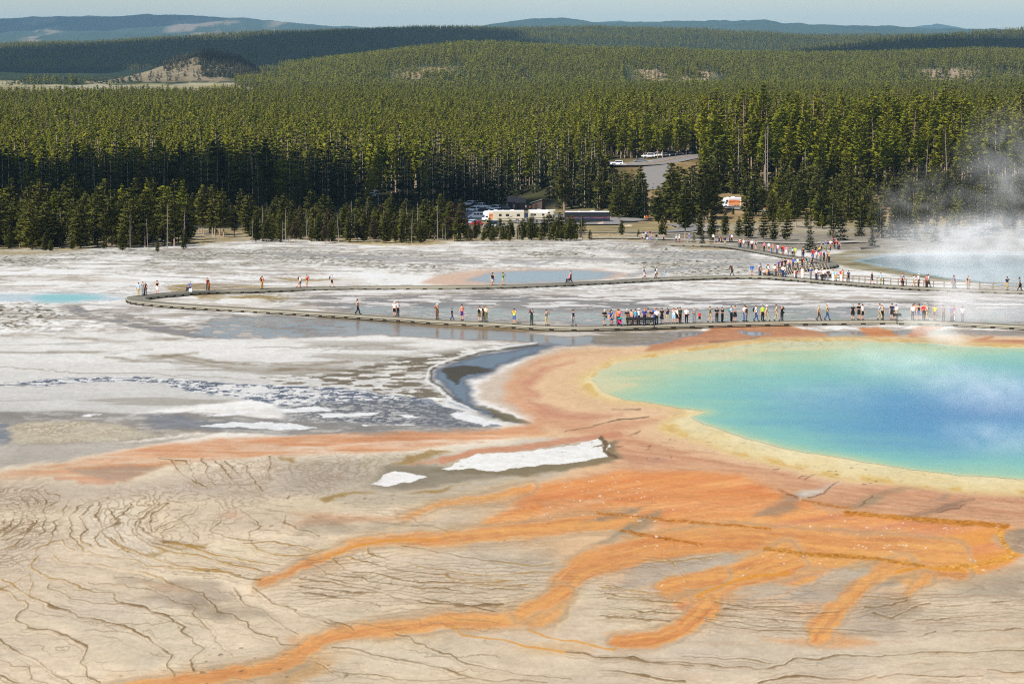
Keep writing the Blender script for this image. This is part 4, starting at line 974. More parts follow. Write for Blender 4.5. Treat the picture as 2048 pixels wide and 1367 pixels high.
KINDS = {  # name: (seeds, args, crown material, bark)
    'lodgepole': dict(h=17, crown0=.42, wid=2.1, layers=22, per=7, clump=1.05),
    'open': dict(h=12, crown0=.2, wid=2.0, layers=24, per=8, clump=.9),
    'bushy': dict(h=9, crown0=.05, wid=1.9, layers=22, per=9, clump=.85),
    'spruce': dict(h=16, crown0=.04, wid=2.6, layers=26, per=9, clump=.85, shape='spruce'),
    'round': dict(h=11.5, crown0=.16, wid=3.4, layers=17, per=13, clump=.95, shape='round'),
}
PROTO = {}
for kn_, a in KINDS.items():
    mat = {'spruce': M_DARK, 'bushy': M_OLIVE, 'open': M_OLIVE}.get(kn_, M_PINE)
    PROTO[kn_] = []
    for s in range(5 if kn_ != 'round' else 2):
        (tv, tf), (cv, cf, cn_) = pine_meshes(len(kn_) * 97 + ord(kn_[0]) * 7 + s * 13, **a)
        PROTO[kn_].append((pymesh('trunk', tv, tf, M_BARK, True), soften(pymesh('crown', cv, cf, mat), cn_), a['h']))

# dead trees: trunk with bare branches
DEADP = []
for s in range(4):
    r = random.Random(300 + s); V, F = [], []
    h = 9.0; lx = r.uniform(-.08, .08)
    tube(V, F, [(lx * t * h, 0, t * h) for t in (0, .3, .6, .85, 1)], [.13, .10, .075, .045, .015], 5)
    V2, F2 = [], []
    tube(V2, F2, [(lx * t * h, 0, t * h) for t in (.1, .5, .98)], [.05, .04, .01], 4)
    for k in range(34):
        t = r.uniform(.12, .97); a = r.uniform(0, 6.28); L = (1.25 - t) * r.uniform(.5, 1.5)
        p = (lx * t * h, 0, t * h); mid_ = (p[0] + L * .6 * math.cos(a), L * .6 * math.sin(a), p[2] + r.uniform(-.25, .12)); q = (p[0] + L * math.cos(a + .2), L * math.sin(a + .2), p[2] + r.uniform(-.5, .25))
        tube(V2, F2, [p, mid_, q], [.04, .028, .01], 3)
    DEADP.append((pymesh('trunk', V, F, M_DEAD, True), pymesh('branches', V2, F2, M_DEAD), h))

# far forest: one object, its trees scattered as points over the land
low = []
lowcol = bpy.data.collections.new('forest_tree_kinds')
def low_tree(seed, mat, **kw):
    (tv, tf), (cv, cf, cn_) = pine_meshes(seed, **kw)
    k = len(tv)
    me = bpy.data.meshes.new('forest_tree'); me.from_pydata(tv + cv, [], tf + [tuple(i + k for i in f) for f in cf])
    me.materials.append(M_BARK); me.materials.append(mat)
    me.polygons.foreach_set('material_index', np.array([0] * len(tf) + [1] * len(cf), np.int32)); me.update()
    soften(me, [tuple(Vector((x, y, .01)).normalized()) for x, y, z in tv] + cn_)
    o = bpy.data.objects.new('forest_tree_%02d' % len(low), me); lowcol.objects.link(o); low.append(o)
for s in range(4): low_tree(500 + s, M_PINE, h=(15, 16, 17, 14)[s], crown0=(.25, .3, .34, .2)[s], wid=(2.2, 1.9, 2.0, 2.4)[s], layers=15, per=6, clump=1.2)      # 0-3 mid distance
for s in range(2): low_tree(510 + s, M_DARK, h=16, crown0=.05, wid=2.1, layers=14, per=6, clump=1.1, shape='spruce')   # 4-5
for s in range(3): low_tree(520 + s, M_PINE, h=14, crown0=.15, wid=2.2, layers=8, per=5, clump=1.8)          # 6-8 far
low_tree(530, M_DARK, h=13, crown0=.05, wid=2.2, layers=6, per=4, clump=1.8, shape='spruce')               # 9
for _s in range(2): low_tree(540 + _s, M_RUST, h=15, crown0=.45, wid=1.3, layers=8, per=4, clump=.8)        # 10-11 sparse, dying

for _s in range(2): low_tree(550 + _s, M_OLIVE, h=9, crown0=.05, wid=2.0, layers=15, per=8, clump=1.0)   # 12-13 bushy
for _s in range(2): low_tree(560 + _s, M_PINE, h=19, crown0=.42, wid=2.2, layers=20, per=7, clump=1.15)   # 14-15 tall

def scatter(y0, y1, dens, jitter_seed, umin=-120, umax=2170):
    """random spots over the sector between two distances"""
    a = .5 * (umax - umin) / FPX * (y1 ** 2 - y0 ** 2)
    n_ = int(a * dens)
    g = np.random.default_rng(jitter_seed)
    y = np.sqrt(g.random(n_) * (y1 ** 2 - y0 ** 2) + y0 ** 2)
    u = umin + g.random(n_) * (umax - umin)
    return (u - 1024) / FPX * y, y, u, g
PX, PY, PI, PS = [], [], [], []
ROAD = [(1150, 333), (1200, 330), (1260, 333), (1310, 322), (1350, 314), (1400, 309), (1440, 308)]
def keep_off(x, y, u):
    """clear of the road, the car park and its loop"""
    road_y = np.interp(u, [1100, 1200, 1240, 1300, 1340, 1400, 1440], [1072, 1072, 1066, 1070, 1085, 1100, 1104])
    on = (u > 1130) & (u < 1430) & (y < road_y + 14)
    on |= (u > 880) & (u <= 1240) & (y < 1000)
    return ~on
for (y0, y1, dens, sd) in ((1000, 1500, .060, 1), (1500, 2950, .040, 2)):
    x, y, u, g = scatter(y0, y1, dens, sd)
    ok = keep_off(x, y, u) & ((u > 430) | (y < 2750 + (u > 250) * 100))
    ok &= ~((u > 1500) & (y < 1040)); ok &= y > 1010 + 60 * ((u > 700) & (u < 1200))
    ok &= fbm(x / 40, y / 60, 120, 3) > .27
    x, y, u = x[ok], y[ok], u[ok]
    rr_ = g.random(len(x)); ii = g.integers(0, 4, len(x)); ii[rr_ < .05] = 4; ii[rr_ > .955] = 10; ii[rr_ > .98] = 11
    dk_ = (fbm(x / 80, y / 80, 121, 3) > .66); ii[dk_ & (rr_ < .5)] = 5
    PX.append(x); PY.append(y); PI.append(ii); PS.append(g.uniform(.55, 1.15, len(x)) * (.84 + .4 * fbm(x / 60, y / 60, 122, 3)))
x, y, u, g = scatter(2900, 5100, .016, 3)
z_ = terrain_z(x, y); hz = z_ > -19.5
scr = np.zeros(len(x))
for (u0, u1, y0, y1, a) in ((760, 935, 3470, 4060, 1), (1000, 1065, 3470, 3900, .6), (1245, 1455, 3470, 4120, 1), (1795, 1980, 3500, 4160, .9), (1985, 2065, 3600, 4060, .7)):
    scr = np.maximum(scr, a * ((u > u0) & (u < u1) & (y > y0) & (y < y1)))
ok = (hz & ((y < 4150) | (u > 560))) & ((scr == 0) | (g.random(len(x)) < .13) | (fbm(x / 18, y / 90, 106, 4) < .40))
x, y, u = x[ok], y[ok], u[ok]
ii = g.integers(6, 9, len(x)); ii[g.random(len(x)) < .14] = 9
PX.append(x); PY.append(y); PI.append(ii); PS.append(g.uniform(.7, 1.12, len(x)))
# distant plateaus: the trees that make their ragged skylines and upper slopes
x, y, u, g = scatter(5400, 9700, .0038, 4)
z_ = terrain_z(x, y); ok = z_ > -18
x, y = x[ok], y[ok]
PX.append(x); PY.append(y); PI.append(g.integers(6, 10, len(x))); PS.append(g.uniform(.7, 1.2, len(x)))
# knoll trees
g = np.random.default_rng(5)
for (u0, u1, y0, y1, cnt) in ((330, 520, 4440, 4600, 420), (405, 535, 4340, 4560, 900), (200, 430, 4300, 4480, 90), (0, 240, 4150, 4340, 70)):
    u = g.uniform(u0, u1, cnt); y = g.uniform(y0, y1, cnt)
    PX.append((u - 1024) / FPX * y); PY.append(y); PI.append(np.full(cnt, 9)); PS.append(g.uniform(.55, 1.05, cnt))
# ------------------------------------------------------------------ trees one can tell apart
def ordinal(k):
    return '%d%s' % (k, 'th' if 10 <= k % 100 <= 20 else {1: 'st', 2: 'nd', 3: 'rd'}.get(k % 10, 'th'))
CLEAR = [(1140, 1218, 418, 449), (930, 1105, 412, 452), (1010, 1092, 386, 420), (1434, 1488, 388, 422), (1215, 1290, 296, 336), (1290, 1330, 296, 366), (1330, 1400, 296, 330)]   # bus, parked vehicles, huts, motorhome, road stay in sight
TREES = []        # (u, v, height in sighting units, kind, region)
g = random.Random(21)
def row(n_, u0, u1, v0, v1, h0, h1, kinds, region, uj=.6):
    for k in range(n_):
        u = u0 + (u1 - u0) * (k + .5 + g.uniform(-uj, uj)) / n_
        v = g.uniform(v0, v1)
        TREES.append((u, v, g.uniform(h0, h1), g.choice(kinds), region))
# left clump on the edge of the flats
row(34, -60, 372, 474, 486, 85, 130, ['open', 'open', 'bushy', 'lodgepole'], 'left clump')
row(34, -60, 370, 486, 497, 55, 116, ['open', 'open', 'bushy'], 'left clump')
row(18, -60, 120, 486, 502, 50, 95, ['bushy', 'open'], 'left clump')
row(16, 20, 365, 482, 498, 40, 96, ['dead'], 'left clump')
row(10, -20, 370, 494, 504, 18, 46, ['young'], 'left clump')
TREES.append((328, 470, 98, 'round', 'left clump'))
# second clump and the gap of brown grass
row(14, 372, 505, 464, 476, 55, 100, ['open', 'bushy', 'open'], 'second clump')
TREES += [(407, 470, 100, 'open', 'second clump'), (425, 470, 100, 'open', 'second clump'), (432, 478, 36, 'dead', 'second clump'), (512, 478, 45, 'young', 'second clump')]
# thicket in the middle
row(40, 505, 945, 466, 478, 48, 84, ['bushy', 'open', 'bushy'], 'middle thicket')
row(36, 500, 945, 477, 486, 34, 70, ['bushy', 'open'], 'middle thicket')
row(46, 505, 960, 474, 488, 36, 78, ['dead', 'dead', 'rust'], 'middle thicket')
TREES.append((622, 470, 92, 'open', 'middle thicket'))
row(26, 945, 1165, 470, 481, 32, 62, ['bushy', 'bushy', 'open'], 'low thicket')
row(12, 940, 1170, 474, 482, 26, 50, ['dead', 'young'], 'low thicket')
# shaded dark band
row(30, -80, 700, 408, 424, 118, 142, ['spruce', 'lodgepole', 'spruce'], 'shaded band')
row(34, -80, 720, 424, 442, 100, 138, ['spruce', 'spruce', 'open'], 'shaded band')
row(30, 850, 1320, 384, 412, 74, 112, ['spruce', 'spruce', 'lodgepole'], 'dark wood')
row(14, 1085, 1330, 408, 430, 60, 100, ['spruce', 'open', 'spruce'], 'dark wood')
TREES += [(1275, 408, 100, 'spruce', 'dark wood'), (1165, 400, 96, 'spruce', 'dark wood'), (1092, 420, 70, 'dead', 'dark wood'), (977, 408, 68, 'dead', 'dark wood'), (997, 406, 72, 'dead', 'dark wood')]
# lit trees round the loop road
row(14, 1215, 1345, 436, 442, 34, 80, ['open', 'bushy', 'spruce'], 'loop road')
row(18, 1310, 1425, 436, 462, 70, 130, ['open', 'open', 'bushy', 'spruce'], 'loop road')
TREES += [(1370, 478, 112, 'open', 'loop road'), (1243, 470, 30, 'young', 'loop road'), (1325, 474, 42, 'young', 'loop road'), (1277, 476, 18, 'young', 'loop road'), (1405, 489, 36, 'youngwide', 'loop road'), (1388, 487, 28, 'youngwide', 'loop road'), (1422, 488, 26, 'youngwide', 'loop road'),
          (1400, 473, 46, 'young', 'loop road'), (1424, 474, 52, 'young', 'loop road'), (1450, 471, 46, 'young', 'loop road'), (1478, 473, 40, 'young', 'loop road'), (1497, 476, 60, 'young', 'loop road'), (1527, 478, 58, 'young', 'loop road'), (1548, 482, 50, 'young', 'loop road'), (1572, 481, 62, 'young', 'loop road'), (1442, 428, 30, 'young', 'loop road'),
          (1160, 486, 32, 'dead', 'loop road'), (1180, 480, 22, 'young', 'loop road'), (1620, 505, 66, 'youngwide', 'loop road')]
# right-hand wood
row(22, 1395, 2110, 372, 392, 120, 168, ['lodgepole'], 'right wood')
row(30, 1440, 2110, 384, 404, 100, 160, ['lodgepole', 'lodgepole', 'lodgepole', 'deadtall'], 'right wood')
row(34, 1440, 2110, 402, 436, 44, 92, ['bushy', 'open', 'open'], 'right slope')
row(22, 1540, 2110, 434, 464, 50, 100, ['open', 'spruce', 'open', 'bushy'], 'right slope')
row(12, 1660, 1900, 466, 486, 40, 84, ['spruce', 'youngwide'], 'right shore')
TREES += [(1970, 470, 132, 'spruce', 'right shore'), (1955, 472, 100, 'spruce', 'right shore'), (1745, 492, 46, 'youngwide', 'right shore'), (1800, 480, 60, 'youngwide', 'right shore'), (2046, 476, 60, 'spruce', 'right shore')]
KEEP = []
for (u, v, hp, k, reg) in TREES:
    P = at(u, v)
    if P.y < 735: P.z = float(base_z(P.y))
    hide = False
    for (a, b_, t0, t1) in CLEAR:
        if a - 6 < u < b_ + 6 and v > t1 - 3 and v - hp < t1 - 6 and k not in ('young',): hide = True
    if hide and v - hp < 446: hp = min(hp, max(16, v - (g.uniform(420, 448) if 1000 < u < 1170 else g.uniform(430, 452))))
    if any(a - 8 < u < b_ + 8 and t0 + 8 < v <= t1 + 2 for (a, b_, t0, t1) in CLEAR): continue
    KEEP.append((u, v, hp, k, reg, P))
# the rest of the woods behind them, too many to single out, joins the forest
def infill(n_, u0, u1, v0, v1, h0, h1, idx, seed):
    g2 = np.random.default_rng(seed)
    for k in range(n_):
        u, v, hp = g2.uniform(u0, u1), g2.uniform(v0, v1), g2.uniform(h0, h1)
        if any(a - 4 < u < b_ + 4 and v > t0 + 4 and v - hp < t1 - 4 for (a, b_, t0, t1) in CLEAR): continue
        if any(a - 8 < u < b_ + 8 and t0 + 8 < v <= t1 + 2 for (a, b_, t0, t1) in CLEAR): continue
        P = at(u, v); j = int(g2.choice(idx)); h0_ = {12: 9, 13: 9, 14: 19, 15: 19, 10: 15, 11: 15}.get(j, 16)
        PX.append([P.x]); PY.append([P.y]); PI.append([j]); PS.append([hp / FPX * P.y / h0_])
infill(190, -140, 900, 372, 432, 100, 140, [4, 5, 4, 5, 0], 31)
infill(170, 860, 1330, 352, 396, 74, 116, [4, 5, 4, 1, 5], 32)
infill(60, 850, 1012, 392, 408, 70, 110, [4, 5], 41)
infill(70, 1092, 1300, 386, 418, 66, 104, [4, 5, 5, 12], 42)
infill(60, 1180, 1340, 400, 436, 50, 90, [4, 5, 12, 13], 43)
infill(60, 940, 1170, 472, 482, 20, 46, [12, 13], 44)
infill(30, 1180, 1300, 350, 392, 40, 70, [4, 5, 12], 45)
infill(60, 1150, 1240, 338, 352, 50, 90, [0, 1, 12], 33)
infill(340, 1395, 2200, 324, 384, 110, 165, [14, 15, 14, 15, 10], 34)
infill(300, 1430, 2200, 376, 436, 34, 90, [12, 13, 13, 0, 12], 35)
infill(120, 1540, 2200, 428, 464, 30, 84, [12, 13, 5, 0], 36)
infill(70, 1300, 1440, 380, 440, 60, 120, [12, 13, 0, 1, 4], 37)
infill(70, 1330, 1420, 330, 380, 40, 80, [12, 13, 12, 0], 38)
infill(70, -140, 380, 478, 494, 60, 100, [12, 13], 39)
infill(90, 500, 940, 468, 484, 34, 66, [12, 13], 40)
PX, PY, PI, PS = (np.concatenate(a) for a in (PX, PY, PI, PS))
PZ = np.where(PY < 735, base_z(PY), terrain_z(PX, PY)) - .3
hf_ = sstep(3200, 5000, PY)
PZ = PZ + hf_ * (fbm(PX / 260, PY / 420, 101, 5) - .5) * np.clip(PY / 9000, .4, 2.2) * 26
me = bpy.data.meshes.new('forest')
me.vertices.add(len(PX)); me.vertices.foreach_set('co', np.stack([PX, PY, PZ], -1).astype(np.float32).ravel())
set_attr(me, 'kind_index', PI, 'INT'); set_attr(me, 'size', PS * (1 + 0 * PX), 'FLOAT')
set_attr(me, 'turn', np.random.default_rng(9).uniform(0, 6.28, len(PX)), 'FLOAT')
forest = link(bpy.data.objects.new('forest', me))
tag(forest, 'dense conifer forest filling the plain and covering the hills behind the car park', 'forest', kind='stuff')
ng = bpy.data.node_groups.new('scatter_trees', 'GeometryNodeTree')
ng.interface.new_socket('Geometry', in_out='INPUT', socket_type='NodeSocketGeometry'); ng.interface.new_socket('Geometry', in_out='OUTPUT', socket_type='NodeSocketGeometry')
gi, go = ng.nodes.new('NodeGroupInput'), ng.nodes.new('NodeGroupOutput')
ci = ng.nodes.new('GeometryNodeCollectionInfo'); ci.inputs['Collection'].default_value = lowcol; ci.inputs['Separate Children'].default_value = True; ci.inputs['Reset Children'].default_value = True
iop = ng.nodes.new('GeometryNodeInstanceOnPoints'); iop.inputs['Pick Instance'].default_value = True
def named(nm, t):
    k = ng.nodes.new('GeometryNodeInputNamedAttribute'); k.data_type = t; k.inputs['Name'].default_value = nm; return k.outputs['Attribute']
cx = ng.nodes.new('ShaderNodeCombineXYZ'); ng.links.new(named('turn', 'FLOAT'), cx.inputs['Z'])
ng.links.new(gi.outputs[0], iop.inputs['Points']); ng.links.new(ci.outputs[0], iop.inputs['Instance']); ng.links.new(named('kind_index', 'INT'), iop.inputs['Instance Index'])
ng.links.new(cx.outputs[0], iop.inputs['Rotation']); ng.links.new(named('size', 'FLOAT'), iop.inputs['Scale']); ng.links.new(iop.outputs[0], go.inputs[0])
md = forest.modifiers.new('scatter', 'NODES'); md.node_group = ng
print('forest points', len(PX))
WHERE = {'left clump': 'in the left front clump', 'second clump': 'by the grass gap', 'middle thicket': 'in the middle thicket', 'low thicket': 'in front of the parked vehicles',
         'shaded band': 'in the shaded dark band', 'dark wood': 'around the two huts', 'loop road': 'by the loop road', 'right wood': 'in the tall right wood', 'right slope': 'on the right slope', 'right shore': 'by the steaming shore'}
LOOK = {'lodgepole': ('pine_tree', 'bare-stemmed green lodgepole pine'), 'open': ('pine_tree', 'olive green pine'), 'bushy': ('pine_tree', 'bushy low-branched pine'), 'round': ('pine_tree', 'broad round-crowned pine'), 'spruce': ('spruce_tree', 'dark pointed spruce'),
        'young': ('young_pine', 'small young pine'), 'youngwide': ('young_pine', 'squat dark young conifer'), 'dead': ('dead_tree', 'grey dead tree with bare branches'), 'deadtall': ('dead_tree', 'tall pale dead trunk'), 'rust': ('dying_pine', 'rust-brown dying pine')}
KEEP.sort(key=lambda t: t[0])
count = {}
M_RUSTC = {}
for (u, v, hp, k, reg, P) in KEEP:
    name, look = LOOK[k]
    d = P.y
    h = hp / FPX * d
    s = g.uniform(.92, 1.08)
    root = empty(name, P, g.uniform(0, 6.28))
    if k in ('dead', 'deadtall'):
        t, c, h0 = g.choice(DEADP); second = 'branches'
    else:
        pk = {'young': 'bushy', 'youngwide': 'spruce', 'rust': 'open'}.get(k, k)
        t, c, h0 = g.choice(PROTO[pk]); second = 'crown'
    sc_ = h / h0
    wx = sc_ * s * {'youngwide': 1.5, 'young': 1.25, 'lodgepole': 1.0, 'deadtall': .7, 'dead': .75, 'spruce': 1.0}.get(k, 1.35)
    if k == 'round': wx = sc_ * 1.0
    for nm, me_ in (('trunk', t), (second, c)):
        o = link(bpy.data.objects.new(nm, me_), root); o.scale = (wx, wx, sc_)
        if k == 'rust' and nm == 'crown':
            o.material_slots[0].link = 'OBJECT'; o.material_slots[0].material = M_RUST
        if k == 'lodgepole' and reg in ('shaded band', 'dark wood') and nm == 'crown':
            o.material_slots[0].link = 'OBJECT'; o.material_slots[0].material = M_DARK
    key = (look, reg); count[key] = count.get(key, 0) + 1
    tag(root, '%s %s, %s from its left' % (look, WHERE[reg], ordinal(count[key])) if count[key] > 0 else '', name.replace('_', ' '), look.split(' with')[0] + 's ' + WHERE[reg])
_tot = {}
for o in C.objects:
    pass

# ------------------------------------------------------------------ boardwalks
M_DECK = plain('weathered_planks', (116, 111, 97), .85, 0, .22, 2.2)
M_BEAM = plain('dark_timber', (44, 40, 34), .9, 0, .3, 3)
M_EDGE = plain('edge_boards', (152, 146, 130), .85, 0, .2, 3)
M_RAIL = plain('grey_rails', (146, 134, 116), .85, 0, .25, 3)
DECK_H = .46
def path_xy(pts, h=DECK_H):
    P = [at(u, v, h) for u, v in pts]
    # smooth to even steps
    A = np.array([(p.x, p.y) for p in P]); 
    for _ in range(2):
        B = [A[0]]
        for i in range(len(A) - 1): B += [A[i] * .75 + A[i + 1] * .25, A[i] * .25 + A[i + 1] * .75]
        A = np.array(B + [A[-1]])
    return A
def ground_at(x, y):
    return float(base_z(y)) if y < 735 else float(terrain_z(x, y))
def ribbon(name, A, off0, off1, z0, z1, mat, parent):
    """a strip along path A between two sideways offsets, from z0 to z1 above the ground"""
    T = np.gradient(A, axis=0); T /= np.linalg.norm(T, axis=1)[:, None] + 1e-9
    Nn = np.stack([-T[:, 1], T[:, 0]], 1)
    V, F = [], []
    for i in range(len(A)):
        zg = ground_at(*A[i])
        for off, zz in ((off0, z0), (off1, z0), (off1, z1), (off0, z1)):
            V.append((A[i, 0] + Nn[i, 0] * off, A[i, 1] + Nn[i, 1] * off, zg + zz))
    for i in range(len(A) - 1):
        a, b_ = i * 4, i * 4 + 4
        for k in range(4): F.append((a + k, a + (k + 1) % 4, b_ + (k + 1) % 4, b_ + k))
    n_ = len(V) - 4; F += [(0, 3, 2, 1), (n_, n_ + 1, n_ + 2, n_ + 3)]
    return link(bpy.data.objects.new(name, pymesh(name, V, F, mat)), parent)
def box_verts(V, F, c, sx, sy, sz, rz):
    b0 = len(V); ca, sa = math.cos(rz), math.sin(rz)
    for dz in (0, sz):
        for dx, dy in ((-sx, -sy), (sx, -sy), (sx, sy), (-sx, sy)):
            V.append((c[0] + (dx * ca - dy * sa) / 2, c[1] + (dx * sa + dy * ca) / 2, c[2] + dz))
    F += [(b0, b0 + 3, b0 + 2, b0 + 1), (b0 + 4, b0 + 5, b0 + 6, b0 + 7)] + [(b0 + k, b0 + (k + 1) % 4, b0 + 4 + (k + 1) % 4, b0 + 4 + k) for k in range(4)]
def resample(A, step):
    d = np.concatenate([[0], np.cumsum(np.hypot(*np.diff(A, axis=0).T))])
    s_ = np.arange(step / 2, d[-1], step)
    x, y = np.interp(s_, d, A[:, 0]), np.interp(s_, d, A[:, 1])
    k = np.clip(np.searchsorted(d, s_), 1, len(A) - 1)
    ang = np.arctan2(A[k, 1] - A[k - 1, 1], A[k, 0] - A[k - 1, 0])
    return list(zip(x, y, ang))
WALK = {}
def boardwalk(key, pts, label, wid=2.3, step=2.3, h=DECK_H):
    A = path_xy(pts, h); WALK[key] = (A, h, pts)
    c = A[len(A) // 2]
    root = empty('boardwalk', (0, 0, 0)); tag(root, label, 'boardwalk')
    ribbon('deck', A, -wid / 2, wid / 2, h - .09, h, M_DECK, root)
    for sgn in (-1, 1):
        ribbon('edge_board', A, sgn * (wid / 2 + .003), sgn * (wid / 2 + .06), h - .15, h + .05, M_EDGE, root)
    for q, (x, y, a) in enumerate(resample(A, step)):
        V, F = [], []
        zg = ground_at(x, y)
        box_verts(V, F, (x, y, zg - .15), .55, wid + .04, h + .15 - .155, a)
        link(bpy.data.objects.new('support', pymesh('support', V, F, M_BEAM)), root)
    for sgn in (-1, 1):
        ribbon('lit_gap_strip', A, sgn * (wid / 2 - .16), sgn * (wid / 2 - .06), h - .34, h - .10, M_EDGE, root)  # pale strip added to stand for sunlit ground seen beneath the deck
    return root
FRONT = [(268, 595.5), (275, 600), (300, 603.5), (340, 607), (400, 611), (500, 617), (600, 622.5), (680, 627), (780, 633.5), (870, 640), (950, 643.5), (1000, 646), (1060, 650), (1100, 652), (1150, 653.2), (1200, 652.5), (1260, 650.5), (1340, 648), (1430, 645.5), (1520, 643.5), (1600, 642), (1690, 641), (1780, 640.5), (1860, 641.5), (1931, 645), (2048, 651), (2220, 660)]
BACK = [(2220, 590), (2048, 582), (1950, 579), (1840, 574.5), (1750, 569), (1690, 564), (1640, 560), (1585, 555), (1530, 551), (1456, 551.5), (1380, 554), (1270, 558.5), (1200, 563), (1130, 566.5), (1070, 569), (1000, 571), (900, 572.5), (758, 572.5), (646, 574.5), (570, 577), (494, 579.5), (433, 580.5), (392, 582.5), (341, 586.5), (305, 590), (284, 592.2), (271, 594.6)]
RAMP = [(1340, 487), (1420, 488.5), (1468, 492), (1500, 498), (1530, 503), (1570, 511), (1600, 515), (1640, 520.5), (1662, 525.5), (1661, 530), (1630, 533.5), (1590, 537.5), (1560, 541.5), (1540, 546)]
boardwalk('front', FRONT, 'long grey plank boardwalk passing along the near edge of the coloured spring')
boardwalk('back', BACK, 'plank boardwalk farther back, crossing the white flats past the blue pools')
boardwalk('ramp', RAMP, 'hairpin boardwalk ramp crowded with people, climbing from the car park path', 2.6, 2.6)

def railing(A, off, label, step, h=1.05, h0=DECK_H, rails=(.55, 1.0), brace=False):
    T = np.gradient(A, axis=0); T /= np.linalg.norm(T, axis=1)[:, None]
    B = A + np.stack([-T[:, 1], T[:, 0]], 1) * off
    root = empty('railing', (0, 0, 0)); tag(root, label, 'railing')
    for x, y, a in resample(B, step):
        V, F = [], []; box_verts(V, F, (x, y, ground_at(x, y) + .05), .12, .12, h0 + h - .05, a)
        if brace:
            b0 = len(V); zg = ground_at(x, y)
            V += [(x - .06, y, zg + h0 + h * .7), (x + .06, y, zg + h0 + h * .7), (x + .5, y - .35, zg), (x + .62, y - .35, zg)]; F.append((b0, b0 + 1, b0 + 3, b0 + 2))
        link(bpy.data.objects.new('post', pymesh('post', V, F, M_RAIL)), root)
    for r_ in rails:
        ribbon('rail', B, -.05, .05, h0 + r_ - .07, h0 + r_ + .05, M_RAIL, root)
Ab = WALK['back'][0]
right = Ab[Ab[:, 0] > at(1570, 553, DECK_H).x]
railing(right, -1.2, 'long wooden railing on the far side of the back boardwalk, fading into steam', 2.6)
Ar = WALK['ramp'][0]
kk = np.array([project(p[0], p[1], ground_at(*p) + DECK_H) for p in Ar])
low_part = Ar[(kk[:, 1] > 531.5) & (kk[:, 0] < 1652)]
railing(low_part, 1.3 if low_part[0, 0] < low_part[-1, 0] else 1.3, 'braced wooden railing on the near side of the crowded ramp', 1.5, 1.1, DECK_H, (.3, .62, 1.05), True)
pth = path_xy([(1276, 489.5), (1300, 489.5), (1340, 489), (1385, 488.5), (1430, 489.5)], 0)
railing(pth, 0, 'low weathered rail fence beside the path below the picnic benches', 3.2, .9, 0, (.4, .85))

# ------------------------------------------------------------------ roads, path and car park
M_ASPH = plain('asphalt', (128, 124, 120), .9, 0, .15, .6)
M_PATH = plain('trodden_path', (166, 160, 148), .95, 0, .2, .5)
M_KERB = plain('kerb_stone', (186, 176, 160), .9, 0, .2, 1)
M_YEL = plain('road_paint_yellow', (196, 150, 60), .8, 0, .2, 1)
M_WHT = plain('road_paint_white', (220, 216, 208), .8, 0, .2, 1)
def strip(name, pts, wid, z, mat, cross=False):
    """a laid strip following the ground along sightings; its half width in metres"""
    A = path_xy(pts, 0)
    T = np.gradient(A, axis=0); T /= np.linalg.norm(T, axis=1)[:, None] + 1e-9
    Nn = np.stack([-T[:, 1], T[:, 0]], 1)
    V, F = [], []; m_ = 7
    for i in range(len(A)):
        w = wid if not isinstance(wid, tuple) else wid[0] + (wid[1] - wid[0]) * i / (len(A) - 1)
        zc = max(float(terrain_z(*(A[i] + Nn[i] * w * k))) for k in (-1, 0, 1)) if A[i, 1] > 735 else float(base_z(A[i, 1]))
        for k in range(m_):
            p = A[i] + Nn[i] * w * (2 * k / (m_ - 1) - 1)
            V.append((p[0], p[1], max(zc - .1, ground_at(*p) + .25) + z))
    for i in range(len(A) - 1):
        for k in range(m_ - 1):
            a = i * m_ + k; F.append((a, a + 1, a + m_ + 1, a + m_))
    o = link(bpy.data.objects.new(name, pymesh(name, V, F, mat, True))); tag(o, kind='structure')
    return A
strip('road', [(1120, 336), (1180, 332), (1230, 333), (1280, 331), (1325, 325), (1370, 316), (1420, 309), (1480, 305)], 6.2, .02, M_ASPH)
strip('road_marking', [(1285, 331), (1325, 324.5), (1370, 315.5), (1420, 308.6)], .22, .14, M_YEL)
strip('road_marking', [(1240, 329.5), (1275, 328), (1310, 322.5)], .2, .14, M_WHT)
strip('access_road', [(1318, 330), (1312, 345), (1305, 362), (1300, 380)], 5.0, .024, M_ASPH)
strip('car_park', [(860, 428), (930, 431), (1010, 433), (1110, 440), (1180, 447), (1240, 447)], 21, .0, M_ASPH)
strip('loop_road', [(1150, 448), (1215, 447), (1270, 446.5), (1330, 447.5), (1372, 452), (1388, 458), (1370, 463), (1320, 465.5), (1250, 466.5), (1180, 466), (1130, 465)], 3.6, .012, M_ASPH)
strip('footpath', [(1190, 441), (1240, 440.5), (1300, 441), (1360, 442.5), (1400, 449), (1420, 458), (1400, 466), (1330, 470), (1250, 472)], 1.0, .018, M_PATH)
strip('path', [(1180, 477), (1260, 477), (1320, 479), (1400, 482), (1480, 484), (1560, 487), (1640, 488), (1720, 484)], 3.2, .008, M_PATH)
strip('hillside_track', [(1420, 411), (1470, 417), (1520, 422), (1580, 424)], 3.0, .02, M_ASPH)
